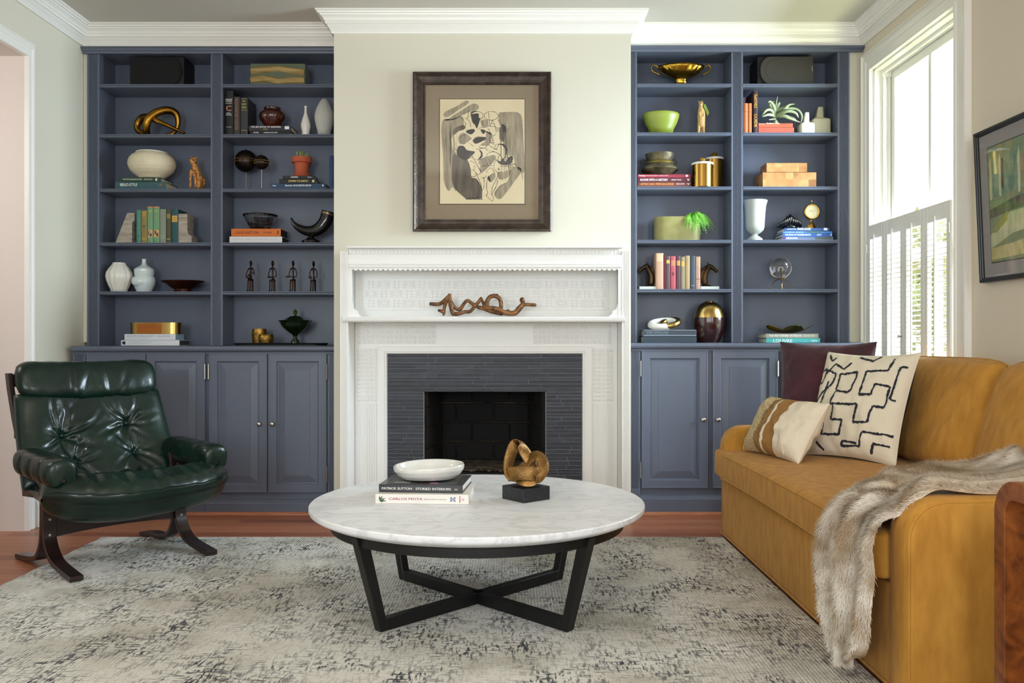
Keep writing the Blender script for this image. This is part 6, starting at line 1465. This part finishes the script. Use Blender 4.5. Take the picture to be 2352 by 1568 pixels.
for a, b, y0, col, lb_, ex in ((1507, 1524.5, 581, '#c09a82', 'tall worn pink-tan book with dark red boards, first in the red row', [('#', 0, 1, 583, 600, '#cbb58f')]), (1525, 1529, 584, '#6e1f2b', 'very thin crimson book beside the tall worn one', []), (1529.5, 1539.5, 588, '#5d4650', 'dusty plum book with a gold label, third in the red row', [('#', 0, 1, 597, 605, '#c5a45a')]),
        (1540, 1552.5, 588, '#b0535a', 'rose red book with a small round emblem', [('#', 0, 1, 597.5, 611, '#bf7d60'), ('o', .3, .7, 625, 633, '#3c1f28')]), (1553, 1563.5, 587, '#5c3a48', 'purple-brown book with a gold label', [('#', 0, 1, 598.5, 610, '#bd9350')]), (1564, 1573.5, 589.5, '#8d8466', 'grey-tan book with a yellow label', [('#', 0, 1, 600, 612, '#c9a54a')]),
        (1574, 1585, 587, '#a98f66', 'plain tan cloth book in the red row', []), (1585.5, 1597, 587.5, '#3c4856', 'slate blue cloth book in the red row', [('#', 0, 1, 655, 656.5, '#7c8794')]), (1597.5, 1609, 589, '#b08a78', 'mottled pinkish book, last in the red row', [('#', 0, 1, 592, 612, '#b99572'), ('#', 0, 1, 640, 642, '#8a5a4c')])):
    vbook(lb_, a, b, y0, SR[4], DS, col, ex, depth=.14)
# knot on two dark books, vase
z = hbook('plain dark grey book, lowest under the knot', 1476, 1600, 772, CT['R'], 5.25, '#333d47', [], depth=.17)
z = hbook('slate coloured book with faint title, directly under the knot', 1478, 1600, 757.5, z, 5.25, '#3d4650', [('#', 1479, 1599, 757.8, 758.6, '#b7c2cc'), ('MARK WHITE GALE', 1485, 1535, 761, 765, '#7d8790'), ('PROFILES AND INTERIORS', 1485, 1535, 766.5, 768.5, '#717b84'), ('#', 1479, 1599, 769.8, 770.8, '#b7c2cc')], depth=.17)
i = It('knot_sculpture', 'interlocked white and gold knot sculpture on two dark books', 'sculpture', 1529, 5.33, z)
def ring(cx, cz, rx, rz, rt_, tilt, yo, ph=0):
    pts = []
    for k in range(40):
        a = 6.283 * k / 40; x, y_ = math.cos(a) * rx, math.sin(a) * .045; zz = math.sin(a) * rz
        pts.append((i.X(cx) + x * i.s * math.cos(tilt), yo + y_, i.Z(cz) + zz * i.s + x * i.s * math.sin(tilt)))
    return pts
MB().tube(ring(1523, 744, 28, 7, 8, .10, 0), 8.0 * i.s, 16, loop=True).build('white_ring', M_white, i.t, smooth=True)
MB().tube(ring(1538, 742, 20, 6, 7, .22, -.006), 7.0 * i.s, 16, loop=True).build('gold_ring', mat('satin_gold', '#b79a5a', .3, 1), i.t, smooth=True)
i = It('two_tone_vase', 'large egg-shaped vase, brushed brass above and dark red-brown below', 'vase', 1629, 5.355, CT['R'])
i.lathe('lower_body', [(21, 'b'), (25, 780), (31, 766), (35, 750), (36, 738), (35.4, 730)], mat('oxblood_lacquer', '#35130f', .22, col2='#240b09', vs=8, coat=.5), n=64)
i.lathe('upper_body', [(35.5, 729.7), (34, 722), (30, 711), (24, 702), (16, 696), (10, 694), (9.5, 692), (9, 691.5)], mat('brushed_gold', '#b99a5e', .25, 1), n=64)
# ---------- right bookcase, right bay
vbook('thin red-orange book against the divider, second right shelf', 1707.2, 1709.4, 224, SR[1], DS, '#b5452c', depth=.14)
vbook('orange-tan cloth book, left of the pair', 1709.6, 1718, 237, SR[1], DS, '#c27c48', [('#', 0, 1, 256, 257.5, '#a15a2c')], depth=.14)
vbook('orange-tan cloth book, right of the pair', 1718.5, 1727, 237, SR[1], DS, '#b96f3e', [('#', 0, 1, 256, 257.5, '#99512a')], depth=.14)
vbook('tall dark purple book with yellow lettering beside the air plant', 1730, 1741, 208, SR[1], DS, '#33222c', vtexts=[('TheKOVELS', .2, .8, 216, 248, '#e0a236'), ('GUIDE', .2, .8, 262, 292, '#d9a23a')], depth=.17)
z = hbook('coral red cloth book, lower one under the air plant', 1742, 1824, 290.5, SR[1], DS, '#b55540', [], depth=.15, h=.036)
z = hbook('orange-red book with pale title, upper one under the air plant', 1742, 1821, 277, z, DS, '#b8583a', [('Romance', 1744, 1757, 283, 285.5, '#e6b9a6'), ('Barbara Gray', 1761, 1791, 281.5, 286, '#ecd6c8')], depth=.15, h=.026)
i = It('air_plant', 'silvery green curling air plant on the red books', 'plant', 1785, 5.355, z)
ma = mat('air_plant_leaf', '#93a27c', .7, col2='#b3bd94', vs=14, bump=.1, bs=120)
def curl(pts, wd_, fl=0):
    P = [Vector((i.X(a), c, i.Z(b))) for a, b, c in pts]; S = []
    for q in range(len(P) - 1):
        for k in range(7):
            a = k / 7; p0 = P[max(q - 1, 0)]; p1 = P[q]; p2 = P[q + 1]; p3 = P[min(q + 2, len(P) - 1)]
            S.append(.5 * ((2 * p1) + (p2 - p0) * a + (2 * p0 - 5 * p1 + 4 * p2 - p3) * a * a + (3 * p1 - p0 - 3 * p2 + p3) * a ** 3))
    S.append(P[-1]); R = []; n_ = len(S)
    for k, p in enumerate(S):
        tg = (S[min(k + 1, n_ - 1)] - S[max(k - 1, 0)]).normalized(); nn = Vector((.12, -1, .45)); nn = (nn - tg * nn.dot(tg)).normalized(); sd = tg.cross(nn)
        w2 = wd_ * i.s * (1 - (k / (n_ - 1)) ** 1.6 * .93) * min(1, .55 + k / n_ * 2); R.append([p + sd * w2, p + nn * w2 * .35, p - sd * w2, p + nn * w2 * .12])
    MB().rings(R).build('leaf', ma, i.t, smooth=True, angle=180)
C = (1781, 268)
for pts, w_ in (([(C[0], C[1], 0), (1768, 256, -.03), (1755, 258, -.05), (1744, 272, -.06)], 7), ([(C[0], C[1], 0), (1770, 268, -.04), (1756, 270, -.07), (1742, 276, -.08)], 7.5), ([(C[0], C[1], 0), (1776, 248, -.02), (1766, 236, -.03), (1760, 240, -.04)], 7), ([(C[0], C[1], 0), (1781, 250, .01), (1784, 236, .01), (1786, 221, .0)], 4), ([(C[0], C[1], 0), (1786, 246, .02), (1792, 234, .02), (1796, 236, .03)], 7),
        ([(C[0], C[1], 0), (1796, 256, -.02), (1808, 244, -.03), (1822, 242, -.03)], 7), ([(C[0], C[1], 0), (1802, 252, -.01), (1826, 252, -.02), (1838, 268, -.03), (1835, 288, -.03)], 6.5), ([(C[0], C[1], 0), (1800, 260, -.05), (1818, 266, -.07), (1824, 278, -.08)], 7.5), ([(C[0], C[1], 0), (1792, 272, -.06), (1804, 280, -.085), (1826, 290, -.095)], 8), ([(C[0], C[1], 0), (1800, 270, -.03), (1815, 278, -.06), (1822, 286, -.07)], 6),
        ([(C[0], C[1], 0), (1774, 262, .03), (1756, 248, .04), (1748, 252, .05)], 5), ([(C[0], C[1], 0), (1790, 250, .03), (1812, 240, .04), (1820, 248, .05)], 5), ([(C[0], C[1], 0), (1770, 242, .01), (1775, 232, .02), (1782, 232, .02)], 6), ([(C[0], C[1] + 4, 0), (1772, 276, -.03), (1760, 280, -.05)], 5)):
    curl(pts, w_)
MB().lathe([(.014, 0), (.018, .012), (.010, .03)], 14, M=Matrix.Translation((i.X(C[0]), 0, 0)), cap1=True).build('core', ma, i.t, smooth=True)
mbm = mat('chalk_white', '#e5e1d0', .55)
for cx, D_, w_, ys, m_, lb_ in ((1851, 5.33, 15.5, (259, 282, 286), mbm, 'small white square bottle vase with a leaning neck'), (1881, 5.40, 20.5, (247, 272, 277), mat('putty_white', '#c3bda0', .6), 'larger putty coloured square bottle vase behind the white one')):
    i = It('bottle_vase', lb_, 'vase', cx, D_, SR[1]); a = w_ * i.s; zb_ = i.Z(ys[2]); zt2 = i.Z(ys[0]); zm = i.Z(ys[1])
    R = [[(x * f, y_ * f, z_) for x, y_ in [(a * .86, -a), (a, -a * .86), (a, a * .86), (a * .86, a), (-a * .86, a), (-a, a * .86), (-a, -a * .86), (-a * .86, -a)]] for f, z_ in ((.96, 0), (1, .006), (1, zb_ - .008), (.93, zb_), (.42, zm), (.40, zm + .002))]
    dxs = [0, 0, 0, 0, 0, .0]
    R += [[(x * f + a * .12 * k, y_ * f, z_) for x, y_ in [(a * .86, -a), (a, -a * .86), (a, a * .86), (a * .86, a), (-a * .86, a), (-a, a * .86), (-a, -a * .86), (-a * .86, -a)]] for k, f, z_ in ((1, .27, zt2 - .002), (1, .25, zt2), (1, .16, zt2), (0, .2, zm))]
    MB().rings(R).build('bottle', m_, i.t, smooth=True, angle=50)
# end-grain wooden boxes
def eg(name, c1, c2): return mat(name, c1, .5, col2=c2, vs=12, stretch=(1, 1, .7), lo=.35, hi=.6, bump=.1, bs=60)
egs = [eg('endgrain_%d' % k, a, b) for k, (a, b) in enumerate((('#b58249', '#986231'), ('#a9733e', '#c4965a'), ('#bd8f57', '#a26d37'), ('#a96f3a', '#c48f54'), ('#c0925a', '#875527')))]
z = SR[2]; rr = random.Random(8)
for (x0, x1, y0, dp, lb_) in ((1752, 1875, 395.5, .18, 'larger end-grain wooden block box, lower of the two'), (1761, 1854, 374, .14, 'smaller end-grain wooden block box on top of the larger')):
    i = It('wooden_block_box', lb_, 'box', (x0 + x1) / 2, 5.30, z); a, b, h = i.X(x0), i.X(x1), PZ(y0, 5.30) - z
    MB().box(a + .002, b - .002, .003, dp - .002, .001, h - .002).build('core', egs[0], i.t)
    nx = int((b - a) / .042); nz_ = 2; sx = (b - a) / nx; sz = h / nz_
    for p in range(nx):
        for q in range(nz_):
            MB().box(a + p * sx, a + (p + 1) * sx - .0003, 0, .0028, q * sz, (q + 1) * sz - .0003).build('wood_tile', rr.choice(egs), i.t)
    ny = 4; sy = (dp - .003) / ny
    for p in range(ny):
        for q in range(nz_): MB().box(a, a + .0018, .003 + p * sy, .003 + (p + 1) * sy - .0003, q * sz, (q + 1) * sz - .0003).build('wood_tile', rr.choice(egs), i.t)
    MB().box(a, b, .0, dp, h - .0018, h).build('top_board', egs[2], i.t)
    z += h + .0008
i = It('white_urn', 'white footed urn vase with flared rim', 'vase', 1733, 5.375, SR[3])
i.lathe('urn', [(18, 'b'), (18, 549), (13, 545), (7, 541), (7, 538.5), (14, 535), (20, 529), (22, 522), (22.4, 514), (24, 490), (25.5, 474), (28.5, 464), (29, 461.5), (27.5, 461)], mat('urn_white', '#b4b9af', .5), n=56, wall=.003)
zb = SR[3]; bl = []
z = hbook('grey-violet photographic book, lowest of the four blue books', 1796, 1914, 543.5, zb, DS, '#6f7d9a', [('#', 1797, 1804, 544.5, 550, '#5b3a66'), ('AMERICAN LUXURY', 1806, 1832, 545, 548.5, '#eceef4'), ('#', 1872, 1912, 545, 549.5, '#55604f')], depth=.17, h=.021)
z = hbook('blue book reading THE BOOK OF MODERN BOATS, second of four', 1798, 1912, 535, z, DS, '#2d5da8', [('THE BOOK OF MODERN BOATS', 1803, 1862, 537, 541.5, '#dfe8f6'), ('NAVY', 1877, 1887, 537, 541.5, '#c9d8ee'), ('1', 1908, 1910, 537, 541.5, '#eceef4')], depth=.17, h=.0205)
z = hbook('sky blue book, third of four from the shelf', 1798, 1912, 530, z, DS, '#3f7cc4', [('COASTAL BREEZE', 1803, 1846, 532, 534.5, '#bcd6f0'), ('#', 1854, 1886, 531.5, 535, '#4c6f68')], depth=.17, h=.0125)
z = hbook('dark blue book reading WHITE HOUSE, topmost of four', 1802, 1905, 521.5, z, DS, '#274f86', [('A HISTORY OF THE', 1808, 1828, 525, 527.5, '#c9d8ee'), ('WHITE HOUSE', 1831, 1862, 523.5, 528.5, '#eef2f8'), ('#', 1892, 1900, 523.5, 529, '#dfe8f6')], depth=.17, h=.0205)
i = It('black_shell', 'glossy black ribbed shell sculpture on the blue books', 'sculpture', 1811, 5.385, z)
mbk = mat('black_gloss', '#0f1113', .14, coat=.6); zz = i.Z(491)
mb = MB()
for k in range(11):
    a = -1.15 + 2.3 * k / 10; P_ = []
    for q in range(9):
        f = q / 8; P_.append((i.X(1815) + (.030 + .052 * math.sin(f * 1.9)) * math.sin(a) * (.3 + .7 * f) - .012 * f + 0, -.055 * math.sin(f * 2.4) + .02, zz * (math.cos(f * 1.45) * .93 * (1 - .35 * abs(a) * .8) + .0) + .003))
    mb.tube(P_, [.0045, .0055, .006, .0065, .007, .007, .0065, .006, .004], 8)
mb.lathe([(.034, .001), (.040, .012), (.034, .032), (.018, zz * .86), (.002, zz * .93)], 24, M=Matrix.Translation((i.X(1815), .01, 0)), ex=1.15)
mb.tube([(i.X(1796), -.01, .02), (i.X(1787), -.015, .028), (i.X(1784), -.02, .012)], [.016, .013, .009], 12)
mb.build('shell', mbk, i.t, smooth=True, angle=180, remesh=.0016)
i = It('brass_clock', 'small round brass desk clock with a cream dial', 'clock', 1864, 5.335, z)
zc_ = i.Z(486.5); R_ = 17.5 * i.s
RM = Matrix.Translation((0, 0, zc_)) @ Matrix.Rotation(math.pi / 2, 4, 'X')
MB().lathe([(R_ * .9, -.012), (R_, -.008), (R_, .008), (R_ * .94, .011), (R_ * .84, .011), (R_ * .82, .007)], 48, M=RM, cap0=True).build('case', M_brass, i.t, smooth=True)
MB().lathe([(.0001, .0075), (R_ * .83, .0075)], 48, M=RM, cap0=False).build('dial', mat('cream_dial', '#cdc096', .5), i.t)
m = MB()
for k in range(12):
    M = RM @ Matrix.Rotation(k * math.pi / 6, 4, 'Z'); m.box(-.0004, .0004, R_ * .60, R_ * .72, .0078, .0081, M=M)
o = m.build('hour_marks', tcol('#2b2418'), i.t)
o['kind'] = 'stuff'
MB().box(-.0006, .0006, -.002, R_ * .38, .0084, .0088, M=RM @ Matrix.Rotation(math.radians(62), 4, 'Z')).build('hour_hand', tcol('#15120e'), i.t)
MB().box(-.0004, .0004, -.002, R_ * .60, .0090, .0093, M=RM @ Matrix.Rotation(math.radians(-70), 4, 'Z')).build('minute_hand', tcol('#15120e'), i.t)
i.lathe('finial', [(1.5, 470), (2.6, 467), (1.2, 465), (2, 463), (1.2, 460), (.4, 458)], M_brass, n=14)
i.lathe('foot', [(9, 'b'), (9, 519.5), (5, 513), (3, 510), (2, 507), (3, 505), (2, 503.5)], M_brass, n=4)
i = It('crystal_ball', 'clear crystal ball on a curved brass stand', 'ball', 1793, 5.37, SR[4])
R_ = 24.5 * i.s; zc_ = i.Z(615)
MB().lathe([(R_ * math.cos(math.radians(a)), zc_ + R_ * math.sin(math.radians(a))) for a in range(-87, 88, 6)], 48, cap1=True).build('ball', mat('crystal', '#ffffff', .0, trans=1, ior=1.5), i.t, smooth=True, angle=180)
for k in range(3):
    a = math.radians(20 + 120 * k); c, s_ = math.cos(a), math.sin(a); zs_ = i.Z(642)
    MB().tube([((R_ + .0035) * math.cos(b) * c, (R_ + .0035) * math.cos(b) * s_, zc_ + (R_ + .0035) * math.sin(b)) for b in [math.radians(v) for v in range(-88, -8, 8)]], .0024, 8).build('cradle_arm', M_brass, i.t, smooth=True)
    MB().tube([(q * c, q * s_, max(.002, (zc_ - R_ - .004) * math.sqrt(max(0, 1 - (q / .066) ** 2)))) for q in [.066 * v / 12 for v in range(13)]], .0024, 8).build('leg', M_brass, i.t, smooth=True)
z = hbook('turquoise book reading LOUVRE, lowest on the right counter', 1760, 1884, 776.5, CT['R'], 5.25, '#4fb0ae', [('LOUVRE', 1776, 1820, 779, 786.5, '#f2f2ec'), ('#', 1864, 1878, 781, 784, '#bfe0dc')], depth=.18)
z = hbook('grey-beige book reading THE PATTERNED INTERIOR, under the gilded dish', 1759, 1880, 766, z, 5.25, '#9a988a', [('THE PATTERNED INTERIOR', 1766, 1841, 768.5, 773.5, '#f0eee6'), ('GRAHAM NEW', 1844, 1872, 769, 773, '#d5d2c6')], depth=.18)
i = It('gilded_leaf_dish', 'gilded dish shaped like curled leaves on two books', 'dish', 1810, 5.33, z)
mgd = mat('gilded_green', '#8d6f2a', .25, .9, col2='#2c3a22', vs=7)
def dish(u, v):
    a = 2 * math.pi * u; lob = 1 + .13 * math.cos(5 * a + .5); r_ = v * lob; x = r_ * .135 * math.cos(a); y_ = r_ * .072 * math.sin(a)
    return (x, y_, .004 + i.Z(748) * (v ** 2.2) * (.72 + .28 * math.cos(5 * a + .5)) )
MB().grid(80, 14, dish, wrap_u=True).build('dish', mgd, i.t, smooth=True, angle=180, solid=.002)
# ---------- mantel shelf: branch sculpture
i = It('branch_sculpture', 'twisted bronze-brown branch sculpture lying on the mantel shelf', 'sculpture', 1109, 4.915, ZSH)
def zq(L): return [(980 + a / 9.046, 650 + (b + 2) / 9.046 * 1.0, d) for a, b, d in L]
L = [(zq([(85, 430, .01), (270, 430, .01), (400, 330, .0), (480, 250, 0)]), [4.3, 4.3, 4.5, 4]), (zq([(470, 250, 0), (500, 430, -.005), (550, 640, -.01)]), [4.2, 5.6, 5]), (zq([(430, 330, 0), (370, 480, .01), (355, 600, .015), (350, 650, .015)]), [4, 3.8, 3.8, 3]), (zq([(340, 590, .015), (250, 565, .012)]), [4.5, 3.2]),
     (zq([(550, 640, -.01), (650, 640, -.01), (790, 600, -.01), (900, 590, 0), (1000, 480, .01), (1090, 370, .01), (1125, 310, .01)]), [5, 4.8, 4.2, 4.2, 4, 4, 3.2]), (zq([(500, 380, .01), (600, 520, .015), (690, 540, .015), (770, 430, .01), (850, 360, .01), (950, 430, .01), (1010, 450, .01)]), [3.6, 4, 4.5, 4, 4, 4, 4]),
     (zq([(1125, 310, .01), (1170, 400, .0), (1200, 490, -.01)]), [3.2, 3.2, 4]), (zq([(1060, 500, 0), (1200, 530, 0), (1330, 570, 0), (1450, 610, .01), (1560, 640, .01)]), [4, 5, 6.5, 5, 4]), (zq([(1200, 510, -.01), (1350, 520, -.015), (1500, 550, -.015), (1620, 610, -.01), (1750, 630, 0), (1850, 610, 0), (1930, 520, 0), (2000, 450, 0)]), [4, 5, 5.5, 6, 6, 6.5, 6.5, 6]),
     (zq([(1250, 490, -.005), (1260, 370, -.005), (1330, 280, 0), (1440, 270, 0), (1530, 350, 0), (1548, 500, 0)]), [5, 5, 5, 5, 5, 5]), (zq([(1985, 350, -.005), (2000, 400, 0)]), [6.3, 5]), (zq([(2020, 440, 0), (2250, 455, 0)]), [4, 4]), (zq([(1650, 590, 0), (1700, 570, 0)]), [4, 3]), (zq([(1460, 250, 0), (1470, 235, 0)]), [3, 2])]
i.tubes('branch', L, mat('cast_bark', '#96683f', .45, .4, col2='#4d3422', vs=30, bump=1, bs=60, dist=.004), n=12, remesh=.0028)
# ================================================================ ON THE COFFEE TABLE
TZ = .412 + .0006
def tbook(label, cx, cy, w_, d_, h, rz, z, cover, spine_items, top_m=None):
    t = thing('book', label, 'book', (cx, cy, z), rz); o = .003
    MB().prism([(0, 0), (d_, 0), (d_, o), (.004, o), (.004, h - o), (d_, h - o), (d_, h), (0, h)], -w_ / 2, w_ / 2, 'x').build('cover', cover, t, bevel=.0008)
    MB().box(-w_ / 2 + .005, w_ / 2 - .005, .0045, d_ - .005, o + .0002, h - o - .0002).build('page_block', M_pagew, t)
    for s_, xa, xb, za, zb_, col in spine_items:
        mb = MB()
        if s_ == '#': mb.box(xa, xb, -.0006, -.0001, za, zb_)
        else: text_mb(mb, s_, spineM((xa + xb) / 2, -.0004, (za + zb_) / 2), xb - xa, zb_ - za, bold=.00025)
        mb.build('spine_band' if s_ == '#' else 'lettering', tcol(col), t, fixn=s_ == '#')
    return t
D1 = 3.245; s1 = D1 / F
def lx(px): return (px - 970.5) * s1
t = tbook('white book reading CARLOS MOTA, lower of the pair on the coffee table', PX(969, D1), D1, (1077 - 861) * s1, .25, .036, math.radians(-3), TZ, mat('white_jacket', '#e6e2da', .4),
      [('CARLOS MOTA', lx(894), lx(972), .014, .023, '#9c2b62'), ('BEIGE IS NOT A COLOR', lx(976), lx(1027), .0155, .019, '#7a6f70'), ('#', lx(1057), lx(1059), .006, .031, '#b0567e'), ('<>', lx(1062), lx(1068), .013, .022, '#b0567e')])
lfm = mat('leaf_print', '#3f5a3c', .5); m = MB()
for a, l_ in ((.35, .026), (-.1, .028), (.95, .022), (-.5, .015), (1.5, .018)):
    c, s_ = math.cos(a), math.sin(a); bx_, bz_ = lx(872), .012; m.add([(bx_, -.0005, bz_), (bx_ + l_ * .5 * c - .003 * s_, -.0005, bz_ + l_ * .5 * s_ + .003 * c), (bx_ + l_ * c, -.0005, bz_ + l_ * s_), (bx_ + l_ * .5 * c + .003 * s_, -.0005, bz_ + l_ * .5 * s_ - .003 * c)], [(0, 1, 2, 3)])
o = m.build('leaf_print', lfm, t, fixn=False); o['kind'] = 'stuff'
m = MB()
for sx, sz in ((1, 1), (-1, 1), (1, -1), (-1, -1)): m.add([(lx(1042), -.0005, .018), (lx(1042) + sx * .004, -.0005, .018 + sz * .009), (lx(1042) + sx * .011, -.0005, .018 + sz * .008), (lx(1042) + sx * .009, -.0005, .018 + sz * .001)], [(0, 1, 2, 3)])
o = m.build('butterfly_print', tcol('#7d8fae'), t, fixn=False); o['kind'] = 'stuff'
D2 = 3.28; s2 = D2 / F
def lx(px): return (px - 966.5) * s2
t = tbook('black book reading PATRICK SUTTON STORIED INTERIORS, upper on the coffee table', PX(966, D2), D2, (1064 - 869) * s2, .255, .030, math.radians(-5), TZ + .0366, mat('black_jacket', '#1b1a1b', .3, coat=.3),
      [('PATRICK SUTTON', lx(876), lx(946), .0100, .0190, '#e9e7e2'), ('|', lx(950), lx(951), .009, .021, '#9a3a3a'), ('STORIED INTERIORS', lx(955), lx(1037), .0100, .0190, '#e9e7e2'), ('AA', lx(1045), lx(1053), .011, .017, '#cfcdc8')])
cm = [mat('jacket_grey', '#5f625f', .3, col2='#3d403e', vs=14), mat('jacket_pale', '#9b9a92', .3), mat('jacket_pink', '#b184a8', .3), mat('jacket_brown', '#4b3a34', .3)]
for (xa, xb, ya, yb_, k) in ((-.13, -.02, .02, .24, 0), (-.015, .05, .015, .10, 3), (.055, .135, .015, .11, 0), (.0, .13, .115, .24, 3), (-.11, -.05, .03, .075, 1), (.07, .12, .13, .22, 0)):
    MB().box(xa, xb, ya, yb_, .0301, .0304 + .0001 * k).build('cover_photo', cm[k], t)
MB().lathe([(.018, .0306), (.017, .0310)], 20, M=Matrix.Translation((.045, .04, 0)), cap1=True).build('cover_photo', cm[2], t)
i_t = thing('ceramic_bowl', 'glossy white hand-made bowl on the coffee table books', 'bowl', (PX(984.5, 3.405), 3.405, TZ + .0366 + .0316))
def bowlp(u, v):
    a = 2 * math.pi * u
    prof = [(0, .0), (.055, 0), (.09, .006), (.108, .022), (.119, .042), (.121, .054), (.118, .060), (.113, .057), (.108, .042), (.094, .022), (.05, .011), (0, .010)]
    q = v * (len(prof) - 1); k = min(int(q), len(prof) - 2); f = q - k; r_ = prof[k][0] * (1 - f) + prof[k + 1][0] * f; z_ = prof[k][1] * (1 - f) + prof[k + 1][1] * f
    w2 = 1 + .035 * math.cos(2 * a) + .03 * math.cos(3 * a + 1)
    return (r_ * w2 * math.cos(a) * 1.12, r_ * w2 * math.sin(a) * 1.0, z_ * (1 + .10 * math.cos(a - .7) * (r_ / .12)))
MB().grid(72, 45, bowlp, wrap_u=True).build('bowl', mat('ivory_glaze', '#d9d8d2', .12, coat=.6), i_t, smooth=True, angle=180)
# gold ribbon sculpture on a granite block
t = thing('ribbon_sculpture', 'gold folded ribbon sculpture on a black granite block', 'sculpture', (PX(1208, 3.35), 3.35, TZ), math.radians(39))
MB().box(-.066, .066, -.066, .066, 0, .052).build('granite_block', mat('black_granite', '#1c1f23', .3, col2='#3a3f46', vs=90, lo=.55, hi=.75), t, bevel=.001)
rib = bpy.data.objects.new('ribbon_pivot', None); bpy.data.objects.remove(rib)
mgr = mat('rough_gold', '#a07a45', .42, .75, col2='#6b4d28', vs=16, bump=1, bs=110, dist=.002)
Ri = Matrix.Rotation(-math.radians(39), 3, 'Z')
def strip(cent, wd_, th=.007, name='ribbon'):
    """cent: (x, y, z, wx, wy, wz) centre + width direction; camera-facing frame, metres"""
    K = [(Vector(c[:3]), Vector(c[3:]).normalized()) for c in cent]; P, W = [], []; n_ = len(K)
    for q in range(n_):
        for k in range(8):
            a = k / 8; p = [K[(q + d) % n_] for d in (-1, 0, 1, 2)]
            f = lambda j: .5 * ((2 * p[1][j]) + (p[2][j] - p[0][j]) * a + (2 * p[0][j] - 5 * p[1][j] + 4 * p[2][j] - p[3][j]) * a * a + (3 * p[1][j] - p[0][j] - 3 * p[2][j] + p[3][j]) * a ** 3)
            P.append(f(0)); W.append(f(1).normalized())
    R = []; m_ = len(P)
    for k in range(m_):
        tg = (P[(k + 1) % m_] - P[k - 1]).normalized(); w2 = (W[k] - tg * W[k].dot(tg)).normalized(); nn = tg.cross(w2)
        q = [P[k] + w2 * wd_ / 2 + nn * th / 2, P[k] - w2 * wd_ / 2 + nn * th / 2, P[k] - w2 * wd_ / 2 - nn * th / 2, P[k] + w2 * wd_ / 2 - nn * th / 2]
        R.append([Ri @ v for v in q])
    return MB().rings(R, loop=True).build(name, mgr, t, bevel=.001, smooth=True, angle=50)
b0 = .056
# tall loop leaning left, its hollow towards the room
strip([(-.060, -.005, b0 + .030, .5, .9, .1), (-.068, .005, b0 + .080, .8, .6, .2), (-.050, .015, b0 + .140, .9, .4, .4), (-.032, .028, b0 + .158, .5, .8, -.1), (-.008, .030, b0 + .128, .7, .6, .5), (.020, .025, b0 + .085, .7, .5, .5), (.045, .015, b0 + .050, .5, .8, .3), (.0, .0, b0 + .018, 0, 1, 0)], .046)
# broad band across the front
strip([(-.070, -.01, b0 + .040, -.2, .1, 1), (-.035, -.042, b0 + .050, 0, .1, 1), (.018, -.048, b0 + .050, .1, .1, 1), (.055, -.020, b0 + .040, .2, .1, 1), (.060, .025, b0 + .034, .1, 0, 1), (.0, .050, b0 + .034, 0, 0, 1), (-.055, .030, b0 + .034, -.1, 0, 1)], .052)
# right loop rising, then turning under the front
strip([(-.005, -.045, b0 + .020, .3, .5, .8), (.035, -.040, b0 + .025, .8, .5, .4), (.066, -.015, b0 + .060, .9, .4, .1), (.062, .010, b0 + .095, .6, .5, .6), (.035, .020, b0 + .108, .2, .6, .8), (.000, .012, b0 + .075, .2, .7, .7), (-.030, -.01, b0 + .040, .1, .6, .8)], .044)
